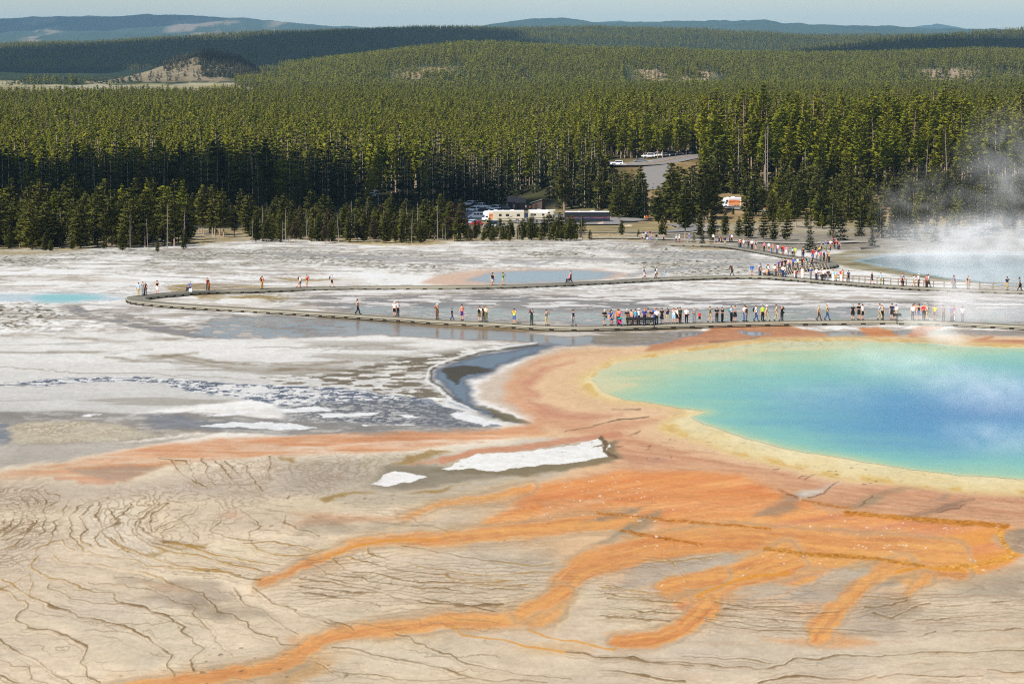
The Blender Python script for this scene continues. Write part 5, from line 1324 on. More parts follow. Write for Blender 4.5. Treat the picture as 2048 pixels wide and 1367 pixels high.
# ------------------------------------------------------------------ people
RGB = dict(black=(30, 30, 32), white=(238, 238, 236), gray=(128, 130, 132), navy=(38, 46, 76), blue=(52, 96, 176), lblue=(158, 190, 222), cyan=(60, 170, 205), teal=(38, 128, 130), green=(48, 140, 88), dgreen=(44, 66, 54), lime=(178, 226, 70), yellow=(232, 208, 62),
           orange=(232, 120, 44), red=(196, 36, 40), maroon=(112, 30, 44), pink=(232, 120, 164), magenta=(214, 40, 120), purple=(74, 54, 128), brown=(98, 66, 48), tan=(190, 166, 134), khaki=(176, 160, 120), cream=(226, 212, 180), olive=(104, 104, 76), denim=(78, 104, 146), jeans=(58, 78, 122), salmon=(232, 134, 112), lgray=(186, 188, 190), rust=(164, 74, 40), peach=(236, 168, 140))
CNAME = dict(lblue='light blue', dgreen='dark green', lime='lime green', lgray='light grey', gray='grey', jeans='dark denim', denim='pale denim', cream='cream')
def cn(c): return CNAME.get(c, c)
def cloth(c): return plain('cloth_' + cn(c).replace(' ', '_'), RGB[c], .85, 0, .08, 8, .2)
M_SKIN = plain('skin', (206, 150, 120), .6, 0, .06, 10, .3)
HAIRC = {k: plain('hair_' + k, c, .8, 0, .15, 12, .3) for k, c in dict(dark=(34, 28, 26), brown=(84, 60, 42), grey=(150, 148, 146)).items()}

# joints in metres for a 1.72 m figure facing -Y
def joints(pose, fem=False):
    J = dict(pelvis=(0, 0, .95), waist=(0, -.01, 1.10), chest=(0, 0, 1.30), neck=(0, 0, 1.47), head=(0, -.015, 1.56), brow=(0, -.015, 1.64), crown=(0, 0, 1.72), nose=(0, -.105, 1.60))
    sh = .165 if fem else .19
    for s, n_ in ((-1, 'L'), (1, 'R')):
        J['hip' + n_] = (s * .09, 0, .90); J['knee' + n_] = (s * .10, -.02, .50); J['ank' + n_] = (s * .10, .02, .09); J['toe' + n_] = (s * .12, -.17, .035)
        J['sho' + n_] = (s * sh, 0, 1.41); J['elb' + n_] = (s * (sh + .07), .03, 1.13); J['wri' + n_] = (s * (sh + .08), -.05, .88)
    if pose == 'walk':
        J.update(kneeL=(-.09, -.16, .52), ankL=(-.09, -.22, .11), toeL=(-.10, -.40, .07), kneeR=(.09, -.02, .50), ankR=(.09, .27, .14), toeR=(.09, .12, .04), elbL=(-sh - .06, .16, 1.14), wriL=(-sh - .05, .14, .90), elbR=(sh + .06, -.08, 1.14), wriR=(sh + .02, -.24, .96))
    if pose == 'fold':
        J.update(elbL=(-sh - .07, -.02, 1.12), wriL=(-.09, -.25, 1.14), elbR=(sh + .07, -.02, 1.12), wriR=(.09, -.25, 1.16))
    if pose == 'photo':
        J.update(elbL=(-sh - .12, -.20, 1.26), wriL=(-.07, -.30, 1.52), elbR=(sh + .12, -.20, 1.26), wriR=(.07, -.30, 1.52))
    if pose == 'point':
        J.update(elbR=(sh + .26, -.10, 1.36), wriR=(sh + .48, -.18, 1.38))
    if pose == 'bend':
        for k in ('waist', 'chest', 'neck', 'head', 'brow', 'crown', 'nose', 'shoL', 'shoR'):
            x, y, z = J[k]; a = .75; dz = z - .98; J[k] = (x, y - dz * math.sin(a), .98 + dz * math.cos(a))
        for n_, s in (('L', -1), ('R', 1)):
            x, y, z = J['sho' + n_]; J['elb' + n_] = (x + s * .04, y - .10, z - .27); J['wri' + n_] = (x * .7, y - .26, z - .45)
    if pose == 'sit':
        for k in list(J):
            x, y, z = J[k]
            if k[:3] not in ('kne', 'ank', 'toe', 'hip'): J[k] = (x, y, z - .45)
        for n_, s in (('L', -1), ('R', 1)):
            J['hip' + n_] = (s * .09, 0, .46); J['knee' + n_] = (s * .12, -.42, .48); J['ank' + n_] = (s * .12, -.42, .09); J['toe' + n_] = (s * .13, -.60, .035)
            J['elb' + n_] = (s * (sh + .07), -.06, .68); J['wri' + n_] = (s * .12, -.30, .58)
    return J
BONES = [('pelvis', 'waist'), ('waist', 'chest'), ('chest', 'neck'), ('neck', 'head'), ('head', 'brow'), ('brow', 'crown'), ('head', 'nose')]
for n_ in 'LR':
    BONES += [('pelvis', 'hip' + n_), ('hip' + n_, 'knee' + n_), ('knee' + n_, 'ank' + n_), ('ank' + n_, 'toe' + n_), ('chest', 'sho' + n_), ('sho' + n_, 'elb' + n_), ('elb' + n_, 'wri' + n_)]
RAD = dict(pelvis=(.150, .115), waist=(.130, .10), chest=(.165, .115), neck=(.062, .062), head=(.078, .085), brow=(.085, .098), crown=(.055, .06), nose=(.016, .016), hip=(.09, .09), knee=(.058, .06), ank=(.042, .045), toe=(.042, .03), sho=(.062, .062), elb=(.044, .044), wri=(.03, .03))
def body_mesh(pose, fem):
    J = joints(pose, fem)
    names = list(J); V = [Vector(J[k]) for k in names]; idx = {k: i for i, k in enumerate(names)}
    rad = [RAD[k.rstrip('LR')] for k in names]
    if fem: rad = [(a * (.9 if k in ('waist', 'chest') else 1), b_) for k, (a, b_) in zip(names, rad)]
    E = [(idx[a], idx[b_]) for a, b_ in BONES]
    bones = [(a, b_, J[a], J[b_]) for a, b_ in BONES]
    # hands: palm and five bent fingers, each its own chain
    for s, n_ in ((-1, 'L'), (1, 'R')):
        w, e = V[idx['wri' + n_]], V[idx['elb' + n_]]
        d = (w - e).normalized(); side = d.cross(Vector((0, 1, 0)) if abs(d.y) < .8 else Vector((0, 0, 1))).normalized(); inn = Vector((0, -1, 0)) if abs(d.y) < .8 else Vector((0, 0, -1))
        p = len(V); V.append(w + d * .075); rad.append((.036, .02)); E.append((idx['wri' + n_], p))
        for q in range(4):
            L = (.075, .085, .08, .062)[q]; o = side * (-.03 + .02 * q)
            a = len(V); V += [w + d * .10 + o, w + d * (.10 + L * .55) + o * 1.1 + inn * .012, w + d * (.10 + L) + o * 1.1 + inn * .035]; rad += [(.010, .010), (.009, .009), (.008, .008)]
            E += [(p, a), (a, a + 1), (a + 1, a + 2)]
        a = len(V); V += [w + d * .045 - side * .045, w + d * .085 - side * .062 + inn * .02]; rad += [(.012, .012), (.010, .010)]; E += [(p, a), (a, a + 1)]
    me = bpy.data.meshes.new('body_frame'); me.from_pydata(V, E, [])
    o = bpy.data.objects.new('body_frame', me); C.objects.link(o)
    md = o.modifiers.new('skin', 'SKIN'); md.use_smooth_shade = True
    for i, sv in enumerate(me.skin_vertices[0].data):
        sv.radius = rad[i]; sv.use_root = (i == idx['pelvis'])
    sb = o.modifiers.new('sub', 'SUBSURF'); sb.levels = sb.render_levels = 1
    dg = bpy.context.evaluated_depsgraph_get()
    out = bpy.data.meshes.new_from_object(o.evaluated_get(dg)); out.name = 'person_body'
    bpy.data.objects.remove(o)
    out.materials.clear(); out.materials.append(M_SKIN)
    out.polygons.foreach_set('use_smooth', np.ones(len(out.polygons), bool))
    return out, bones, J
def garment(body, bones, name, want, thick):
    """cloth cut from the body: the faces whose nearest bone `want` accepts, moved out by `thick`"""
    co = np.array([v.co for v in body.vertices]); no = np.array([v.normal for v in body.vertices])
    A = np.array([b_[2] for b_ in bones]); B = np.array([b_[3] for b_ in bones]); D = B - A
    faces = []
    for p in body.polygons:
        c = np.array(p.center)
        t = np.clip(((c - A) * D).sum(1) / (D * D).sum(1), 0, 1)
        d = np.linalg.norm(A + D * t[:, None] - c, axis=1) - np.array([.08 if b_[0] in ('pelvis', 'waist', 'chest') and b_[1] in ('waist', 'chest', 'neck') else .0 for b_ in bones])
        k = int(np.argmin(d))
        if want(bones[k][0].rstrip('LR'), bones[k][1].rstrip('LR'), t[k], c): faces.append(tuple(p.vertices))
    used = sorted({i for f in faces for i in f}); mp = {u: i for i, u in enumerate(used)}
    return pymesh(name, [tuple(co[u] + no[u] * thick) for u in used], [tuple(mp[i] for i in f) for f in faces], None, True)
def ell(V, F, c, rx, ry, rz, zlo=-1.0, zhi=1.0, seg=10, rings=6):
    b0 = len(V)
    for i in range(rings + 1):
        z = zlo + (zhi - zlo) * i / rings; r = math.sqrt(max(0.0, 1 - z * z)) + .02
        for k in range(seg):
            a = 6.2832 * k / seg; V.append((c[0] + rx * r * math.cos(a), c[1] + ry * r * math.sin(a), c[2] + rz * z))
    for i in range(rings):
        for k in range(seg):
            F.append((b0 + i * seg + k, b0 + i * seg + (k + 1) % seg, b0 + (i + 1) * seg + (k + 1) % seg, b0 + (i + 1) * seg + k))
    F.append(tuple(b0 + k for k in range(seg))[::-1]); F.append(tuple(b0 + rings * seg + k for k in range(seg)))
POSES = {}
for pose in ('stand', 'walk', 'fold', 'photo', 'point', 'bend', 'sit'):
    for fem in (False, True):
        body, bones, J = body_mesh(pose, fem)
        arm = lambda a, b_: (a, b_) in (('sho', 'elb'), ('elb', 'wri'))
        tors = lambda a, b_: (a, b_) in (('pelvis', 'waist'), ('waist', 'chest'), ('chest', 'neck'), ('chest', 'sho'))
        seatz = J['pelvis'][2]
        G = {
            'tee': garment(body, bones, 'shirt', lambda a, b_, t, c: (tors(a, b_) and not ((a, b_) == ('chest', 'neck') and t > .8)) or ((a, b_) == ('sho', 'elb') and t < .62), .016),
            'tank': garment(body, bones, 'shirt', lambda a, b_, t, c: tors(a, b_) and not ((a, b_) == ('chest', 'neck') and t > .6) and not ((a, b_) == ('chest', 'sho') and t > .75), .014),
            'long': garment(body, bones, 'jacket', lambda a, b_, t, c: (tors(a, b_) and not ((a, b_) == ('chest', 'neck') and t > .85)) or arm(a, b_) and not ((a, b_) == ('elb', 'wri') and t > .92), .024),
            'trousers': garment(body, bones, 'trousers', lambda a, b_, t, c: (a, b_) in (('hip', 'knee'), ('pelvis', 'hip')) or ((a, b_) == ('knee', 'ank') and t < .93) or ((a, b_) == ('pelvis', 'waist') and t < .45), .020),
            'shorts': garment(body, bones, 'shorts', lambda a, b_, t, c: ((a, b_) == ('hip', 'knee') and t < .86) or (a, b_) == ('pelvis', 'hip') or ((a, b_) == ('pelvis', 'waist') and t < .45), .026),
            'shoes': garment(body, bones, 'shoes', lambda a, b_, t, c: (a, b_) == ('ank', 'toe') or ((a, b_) == ('knee', 'ank') and t > .95), .014),
        }
        h = Vector(J['brow']); up = (Vector(J['crown']) - Vector(J['head'])).normalized()
        def headpiece(kind):
            V, F = [], []
            c = h + up * .01
            if kind == 'hair': ell(V, F, (c.x, c.y + .022, c.z + .012), .092, .108, .10, -.35, 1)
            if kind == 'longhair':
                ell(V, F, (c.x, c.y + .024, c.z + .012), .098, .112, .10, -.4, 1); ell(V, F, (c.x, c.y + .075, c.z - .13), .085, .055, .17)
            if kind == 'cap':
                ell(V, F, (c.x, c.y + .005, c.z + .02), .098, .112, .095, .0, 1); ell(V, F, (c.x, c.y - .13, c.z + .03), .075, .075, .012)
            if kind == 'hat':
                ell(V, F, (c.x, c.y + .005, c.z + .03), .098, .108, .10, .0, 1); ell(V, F, (c.x, c.y + .005, c.z + .035), .20, .205, .014)
            return pymesh({'longhair': 'hair'}.get(kind, kind), V, F, None, True)
        H = {k: headpiece(k) for k in ('hair', 'longhair', 'cap', 'hat')}
        V, F = [], []; c = Vector(J['chest']); ell(V, F, (c.x, c.y + .22, c.z - .06), .16, .11, .25); ell(V, F, (c.x, c.y + .31, c.z - .12), .11, .05, .13)
        H['backpack'] = pymesh('backpack', V, F, None, True)
        V, F = [], []; w = Vector(J['hipR']); ell(V, F, (w.x + .16, w.y + .02, w.z + .02), .07, .13, .12)
        tube(V, F, [(w.x + .14, w.y + .02, w.z + .1), (w.x * .4 - .05, -.14, seatz + .38), (-.12, 0, seatz + .50)], [.014, .014, .014], 4)
        H['bag'] = pymesh('shoulder_bag', V, F, None, True)
        V, F = [], []; p_ = (Vector(J['wriL']) + Vector(J['wriR'])) / 2; d_ = Vector((0, -.09, .05))
        box_verts(V, F, p_ + d_ - Vector((0, 0, .05)), .15, .06, .09, 0); tube(V, F, [tuple(p_ + d_ + Vector((0, -.03, 0))), tuple(p_ + d_ + Vector((.0, -.03, .012)))], [.03, .03], 6)
        H['camera'] = pymesh('hand_camera', V, F, None)
        V, F = [], []; sk = 12; z0, z1 = seatz + .06, seatz - (.38 if pose != 'sit' else .02)
        for i, (zz, rx, ry) in enumerate(((z0, .165, .135), ((z0 + z1) / 2, .20, .18), (z1, .23, .22))):
            for k in range(sk): V.append((rx * math.cos(6.2832 * k / sk), ry * math.sin(6.2832 * k / sk), zz))
        for i in range(2):
            for k in range(sk): F.append((i * sk + k, i * sk + (k + 1) % sk, (i + 1) * sk + (k + 1) % sk, (i + 1) * sk + k))
        F.append(tuple(range(sk))); G['skirt'] = pymesh('skirt', V, F, None, True)
        POSES[(pose, fem)] = (body, G, H)

def deck_spot(key, u, v):
    A, h, _ = WALK[key]
    P = at(u, v, h)
    uu = np.array([project(p[0], p[1], ground_at(*p) + h) for p in A])
    k = int(np.argmin(np.hypot(uu[:, 0] - u, (uu[:, 1] - v) * 3)))
    dx, dy = P.x - A[k, 0], P.y - A[k, 1]; d = math.hypot(dx, dy); lim = .95 if key != 'ramp' else 1.1
    if d > lim: dx, dy = dx * lim / d, dy * lim / d
    x, y = A[k, 0] + dx, A[k, 1] + dy
    return Vector((x, y, ground_at(x, y) + h))
_hatc = dict(w='white', k='black', b='blue', o='orange', s='tan', g='gray', c='lblue', m='magenta', d='navy', y='cream', v='olive', r='maroon')
PEOPLE = []
def person(place, u, v, top, low, pose='stand', rz=None, fem=None, kind='tee', lowkind=None, hat=None, extra=(), scale=1.0, hair=None, shoes='black', extracol='black'):
    P = deck_spot(place, u, v) if place in WALK else at(u, v)
    r = g.random
    if fem is None: fem = hair == 'long' or g.random() < .35
    body, G, H = POSES[(pose, fem)]
    if rz is None: rz = g.uniform(-.9, .9)
    root = empty('person', P, rz); s = scale * g.uniform(1.02, 1.11); root.scale = (s, s, s)
    def part(me, mat, nm=None):
        o = link(bpy.data.objects.new(nm or me.name.split('.')[0], me), root)
        if mat:
            if not me.materials: me.materials.append(mat)
            o.material_slots[0].link = 'OBJECT'; o.material_slots[0].material = mat
        return o
    part(body, None, 'body')
    lowkind = lowkind or 'trousers'
    part(G[kind], cloth(top)); part(G[lowkind], cloth(low)); part(G['shoes'], cloth(shoes))
    hc = HAIRC[g.choice(['dark', 'dark', 'brown', 'brown', 'grey'])]
    part(H['longhair' if (hair == 'long' or (fem and hair is None and g.random() < .6)) else 'hair'], hc)
    if hat: part(H['hat' if hat[0] == 'H' else 'cap'], cloth(_hatc[hat[1]]))
    for e in extra: part(H[e], cloth(extracol if e != 'camera' else 'black'))
    PEOPLE.append((root, place, P, dict(top=top, low=low, pose=pose, kind=kind, lowkind=lowkind, hat=hat, extra=extra, scale=scale, ec=extracol)))
    return root
# codes:  u v top low [opts]; opts: letters -> w walk right, W walk left, f hands together, p taking a photo, n pointing, e bending, i sitting, s shorts, k skirt, l long sleeves, t sleeveless,
#         B backpack, G bag, C camera, c child, F woman, L long hair, M man, b seen from behind, hX cap of colour X, HX brimmed hat of colour X
def crowd(place, x0, y0, sc_, text):
    for item in text.split(';'):
        f = item.split()
        if len(f) < 4: continue
        u, v, top, low = x0 + float(f[0]) / sc_, y0 + float(f[1]) / sc_, f[2], f[3]
        kw = dict(extra=[]); ops = list(f[4:]); 
        for o_ in ops:
            if o_[0] in 'hH' and len(o_) == 2: kw['hat'] = o_; continue
            if o_[0] == '=': kw['extracol'] = o_[1:]; continue
            for ch in o_:
                if ch == 'w': kw['pose'] = 'walk'; kw['rz'] = math.pi / 2 + g.uniform(-.2, .2)
                elif ch == 'W': kw['pose'] = 'walk'; kw['rz'] = -math.pi / 2 + g.uniform(-.2, .2)
                elif ch in 'fpnei': kw['pose'] = dict(f='fold', p='photo', n='point', e='bend', i='sit')[ch]
                elif ch == 's': kw['lowkind'] = 'shorts'
                elif ch == 'k': kw['lowkind'] = 'skirt'
                elif ch == 'l': kw['kind'] = 'long'
                elif ch == 't': kw['kind'] = 'tank'
                elif ch == 'B': kw['extra'].append('backpack')
                elif ch == 'G': kw['extra'].append('bag')
                elif ch == 'C': kw['extra'].append('camera')
                elif ch == 'c': kw['scale'] = .72
                elif ch == 'F': kw['fem'] = True
                elif ch == 'L': kw['fem'] = True; kw['hair'] = 'long'
                elif ch == 'M': kw['fem'] = False
                elif ch == 'b': kw['rz'] = math.pi + g.uniform(-.5, .5)
        kw['extra'] = tuple(kw['extra'])
        person(place, u, v, top, low, **kw)
crowd('front', 1190, 590, 7.877, """155 460 black gray sfG hw; 258 455 maroon navy sM hk; 272 466 blue blue seM; 352 462 orange brown M; 395 448 pink black pL; 505 475 black khaki fM hw; 565 472 peach gray sL; 600 462 navy navy cM; 640 468 cyan blue sL; 690 462 white black FB Hw; 780 465 purple black M ho; 838 462 gray gray M hd; 890 474 black cream fM hg; 935 448 blue blue fM Hs; 972 468 white black fM; 1055 455 black black kL; 1140 450 navy khaki spCM; 1240 446 white lblue spM; 1305 440 white black stM; 1355 442 dgreen black M; 1440 440 white black GL; 1560 436 gray gray fM; 1680 416 red black sc; 1820 410 olive khaki swM; 1920 430 black black fM hg; 2005 430 black black fF""")
crowd('front', 1430, 590, 7.877, """255 416 lblue black BfM =teal; 335 416 gray black kfF; 470 412 white denim fF; 510 412 black gray M; 680 398 white jeans wBM; 712 396 lime black F; 835 400 tan khaki wlM Hw; 990 392 tan khaki wM; 1050 402 black black pCGM; 1668 382 tan brown wM; 1745 382 khaki jeans wlM hw""")
crowd('front', 1680, 590, 7.877, """210 388 black black kFb; 285 386 black black sfM hd; 355 388 white black sM; 610 386 lblue khaki wM; 662 386 tan black F Hw; 810 386 navy black sGM; 920 372 white khaki sfM hb; 1128 386 white black M; 1160 386 peach denim sL; 1250 392 black denim stL; 1318 392 red black fM; 1350 392 white black F; 1405 386 gray tan fF; 1512 378 yellow gray sF; 1635 376 gray olive F; 1722 374 blue gray M; 1782 372 brown brown M; 1860 372 red white F; 1920 370 white gray M""")
crowd('front', 680, 530, 3.938, """115 376 gray black wtL; 425 403 white black sBM hw; 475 403 lgray black BF hv =blue; 748 423 brown brown pM Hw; 900 426 navy navy wcM hd; 970 432 salmon purple stL; 1100 446 white olive sBbM; 1133 446 black black F; 1150 447 cream olive fF; 1372 466 yellow denim spF; 1510 471 navy dgreen pCM hg; 1625 476 gray khaki pM; 1833 474 lblue gray cF; 1846 473 navy gray wGM hk""")
crowd('back', 680, 530, 3.938, """1163 149 tan tan kL; 1195 150 black blue stBbM; 1260 150 green khaki spF; 1840 134 black black WtL""")
crowd('back', 240, 520, 3.938, """130 278 lblue khaki bM; 173 276 gray gray bM; 192 273 brown black bF; 293 268 black white stL; 690 241 maroon black pL; 702 241 rust brown cF; 1120 226 black khaki pCM; 1136 225 orange brown BM =black; 1385 215 black tan swM; 1425 217 white denim sF; 1452 215 red khaki spM; 1683 206 white black swBM hc =navy""")
crowd('back', 1270, 440, 7.877, """165 915 denim white swM; 192 918 navy navy wcM; 315 910 white navy wcF; 355 912 white olive swBF =navy; 440 908 lblue lblue wcF; 1470 858 black black wBF""")
crowd('back', 1460, 460, 7.877, """390 702 blue gray slM hy; 430 690 navy black F; 465 702 cream denim F; 498 690 lgray gray M hb; 510 704 denim black F; 550 704 teal peach sF; 610 706 black navy M; 635 712 white navy F; 672 706 white black M; 693 722 white gray fF; 715 700 lgray gray M; 742 706 navy brown M; 762 708 black black F; 792 734 brown denim sfF; 850 746 white navy fM; 874 740 lgray denim F; 1012 742 dgreen white F ho; 1042 766 red navy cM; 1098 750 black tan M; 1132 772 white white F; 1270 776 blue gray fM Hy; 1360 786 white navy F; 1398 730 white navy M Hw; 1443 786 pink khaki sF Hy; 1487 806 white black GF; 1545 802 black gray fM Hy; 1622 812 lblue white F; 1667 802 lblue khaki M Hs; 1738 812 red white F hw; 1786 812 tan khaki sM; 1830 806 navy black M""")
crowd('back', 1680, 500, 5.565, """355 371 black navy swM; 420 376 lblue khaki wbM Hs; 648 390 black black kF; 702 394 lblue black F; 790 400 white khaki swF; 890 408 white brown F Hw; 933 408 gray brown bM; 953 407 red black M; 1022 409 white black wL; 1218 414 gray gray bM; 1236 414 gray tan sbM; 1310 402 blue gray wM; 1440 430 navy gray M; 1458 424 tan khaki M; 1498 416 blue navy M; 1912 442 navy khaki nM hk; 1985 446 gray black wF""")
crowd('ramp', 1460, 460, 7.877, """138 275 black black bM; 170 281 white jeans bM; 184 276 red black F; 212 286 white gray bF hw; 302 286 navy black bM; 346 290 white black bM; 372 284 white navy bM Hw; 402 296 white tan sbF; 434 296 lgray gray sbBM =navy; 562 326 pink black F; 612 346 white olive sF; 632 372 navy blue cM; 664 370 gray gray F; 695 374 salmon gray spF; 716 306 yellow khaki F hy; 742 372 magenta navy L; 784 330 white gray M; 806 382 black denim sbM; 850 386 red brown bM; 888 392 pink white sbM; 920 406 gray gray bM; 966 412 teal gray bM; 988 420 lgray black bF hr; 1030 416 lime khaki bM; 1130 426 navy black bM; 1176 430 black navy bM; 1308 445 maroon jeans F; 1332 448 red denim lF; 1470 502 navy black M; 1430 500 pink gray F; 1540 500 navy brown F; 1562 506 tan black pM; 1508 546 navy navy cF; 1385 520 dgreen black F; 1318 515 white gray F hm;
 700 590 purple navy F; 745 580 black navy M; 772 588 purple black F; 800 582 black gray M; 828 585 black black M; 868 578 salmon black F; 905 580 white blue F; 962 576 blue black M; 998 574 cyan gray F; 1045 570 white navy F; 1060 580 lime gray cM; 1098 566 black black F; 1128 565 maroon black M; 1160 562 black tan M; 1195 562 cyan black F; 1240 556 gray black M; 1268 552 black navy F""")
crowd('ground', 1460, 460, 7.877, """1630 225 maroon black bF; 1582 292 white navy M; 1500 300 blue gray F; 1542 305 navy gray M; 1515 350 green olive F; 1652 300 black black M; 1675 300 red gray F; 1700 308 black navy M; 1722 312 gray black F; 1350 352 black gray iM; 1405 352 yellow black iF; 1440 340 gray navy F; 1640 262 navy black M; 1578 330 rust black cF""")
crowd('ground', 1270, 440, 7.877, """650 368 lblue navy M Hw; 697 366 white rust F Hw; 852 345 blue gray F hw; 1232 348 white black M; 1326 386 navy navy sM; 1366 352 maroon black cF; 1414 384 navy khaki lBM; 1495 352 purple black F; 1524 348 white black F; 130 292 black white F; 172 300 lblue navy F; 236 280 maroon gray M; 285 292 brown brown iM; 110 345 black gray iM; 195 350 lblue gray iF; 246 354 blue gray iM; 340 374 teal gray iF; 452 340 gray black M; 1960 210 rust blue wF""")
crowd('ground', 1024, 240, 4.0, """878 803 white white wM; 893 803 white tan wF; 1062 809 yellow navy F; 1077 807 red brown F; 1211 806 white gray F; 1226 806 black black M; 345 852 white gray F; 358 854 white tan M; 330 842 navy red F""")
crowd('ground', 860, 360, 5.39, """905 318 lblue khaki M; 830 305 lblue navy F; 865 306 gray navy M; 515 268 white black M; 178 290 white navy M; 1034 330 white black M; 1078 330 red black F""")
# words for each
POSTURE = dict(walk='walking', fold='with hands together', photo='taking a photo', point='pointing', bend='bending forward', sit='sitting', stand='standing')
PLACE = dict(front='on the front boardwalk', back='on the back boardwalk', ramp='on the hairpin ramp', ground='on the path')
def dress(q):
    top = {'tee': 'shirt', 'tank': 'top', 'long': 'jacket'}[q['kind']]
    if q['top'] == q['low'] and q['lowkind'] == 'skirt': return '%s dress' % cn(q['top'])
    return '%s %s and %s %s' % (cn(q['top']), top, cn(q['low']), q['lowkind'])
seen = {}
for i, (root, place, P, q) in enumerate(PEOPLE):
    bits = ['child' if q['scale'] < .9 else 'person', 'in', dress(q)]
    if q['hat']: bits.append('and %s %s' % (cn(_hatc[q['hat'][1]]), 'hat' if q['hat'][0] == 'H' else 'cap'))
    if 'backpack' in q['extra']: bits.append('with backpack')
    if q['pose'] != 'stand' or True: bits.append(POSTURE[q['pose']])
    bits.append(PLACE[place]); q['text'] = ' '.join(bits)
    q['near'] = min((o for o in PEOPLE if o[0] is not root), key=lambda o: abs(o[2].x / o[2].y - P.x / P.y) * P.y + .3 * abs(o[2].y - P.y))
from collections import Counter
cc = Counter(q['text'] for _, _, _, q in PEOPLE)
for root, place, P, q in PEOPLE:
    t = q['text']
    if cc[t] > 1:
        nq = q['near'][3]
        t = t.replace(' standing', '') .replace(' ' + PLACE[place], '') + ' beside %s in %s' % ('child' if nq['scale'] < .9 else 'person', cn(nq['top'])) + ' ' + PLACE[place].replace('boardwalk', 'walk')
    q['text2'] = t
cc2 = Counter(q['text2'] for _, _, _, q in PEOPLE); run = Counter()
for root, place, P, q in sorted(PEOPLE, key=lambda o: o[2].x / o[2].y):
    t = q['text2']
    if cc2[t] > 1:
        run[t] += 1; t = ' '.join(t.split()[:12]) + ', ' + ('the left one' if run[t] == 1 else 'the right one' if run[t] == cc2[t] else 'a middle one')
    w = t.split()
    tag(root, ' '.join(w[:16]), 'person', {'front': 'visitors on the front boardwalk', 'back': 'visitors on the back boardwalk', 'ramp': 'crowd on the hairpin ramp', 'ground': 'visitors on the paths'}[place])
print('people', len(PEOPLE))
# ------------------------------------------------------------------ vehicles
M_GLASS = plain('dark_glass', (26, 32, 38), .15, 0, .05, 2, .6)
M_TYRE = plain('tyre_rubber', (24, 24, 26), .9, 0, .1, 10, .2)
M_RIM = plain('wheel_rim', (170, 172, 176), .35, .8, .05, 8)
M_LAMP = plain('head_lamp', (226, 228, 226), .2, 0, .02, 10, .6)
M_TAIL = plain('tail_lamp', (170, 26, 26), .3, 0, .05, 10, .5)
M_TRIM = plain('dark_trim', (40, 42, 44), .6, 0, .1, 6)
PAINT = {k: plain('car_paint_' + k, c, .3, 0, .03, 3, .55) for k, c in dict(white=(232, 233, 234), silver=(172, 176, 180), grey=(112, 116, 122), black=(30, 32, 36), dark_blue=(36, 46, 70), red=(150, 28, 34), light_blue=(150, 178, 200), dark_red=(100, 24, 30), beige=(172, 164, 146), dark_green=(38, 52, 46)).items()}
def loft(V, F, secs):
    """closed loft through cross-sections (each a list of points)"""
    b0 = len(V); m_ = len(secs[0])
    for s in secs: V.extend(s)
    for i in range(len(secs) - 1):
        for k in range(m_):
            F.append((b0 + i * m_ + k, b0 + i * m_ + (k + 1) % m_, b0 + (i + 1) * m_ + (k + 1) % m_, b0 + (i + 1) * m_ + k))
    F.append(tuple(b0 + k for k in range(m_))[::-1]); F.append(tuple(b0 + (len(secs) - 1) * m_ + k for k in range(m_)))
def rrect(x, hw, z0, z1, r):
    """rounded section at length x"""
    r = min(r, (z1 - z0) * .45, hw * .45)
    return [(x, -hw + r, z0), (x, hw - r, z0), (x, hw, z0 + r), (x, hw, z1 - r), (x, hw - r, z1), (x, -hw + r, z1), (x, -hw, z1 - r), (x, -hw, z0 + r)]
def wheel_mesh(r, w):
    V, F = [], []; n_ = 14
    for y in (-w / 2, w / 2):
        for k in range(n_): V.append((r * math.cos(6.2832 * k / n_), y, r * math.sin(6.2832 * k / n_)))
    for k in range(n_): F.append((k, (k + 1) % n_, n_ + (k + 1) % n_, n_ + k))
    F += [tuple(range(n_))[::-1], tuple(range(n_, 2 * n_))]
    V2, F2 = [], []
    for y in (-w / 2 - .012, w / 2 + .012):
        b0 = len(V2)
        for k in range(10): V2.append((r * .58 * math.cos(.628 * k), y, r * .58 * math.sin(.628 * k)))
        F2.append(tuple(range(b0, b0 + 10)))
    for k in range(10): F2.append((k, (k + 1) % 10, 10 + (k + 1) % 10, 10 + k))
    return pymesh('wheel', V, F, M_TYRE), pymesh('rim', V2, F2, M_RIM)
WHEEL = {r: wheel_mesh(r, .24) for r in (.34, .40, .42, .5)}
def quad(name, pts, mat):
    V = list(pts); return pymesh(name, V, [tuple(range(len(V)))], mat)
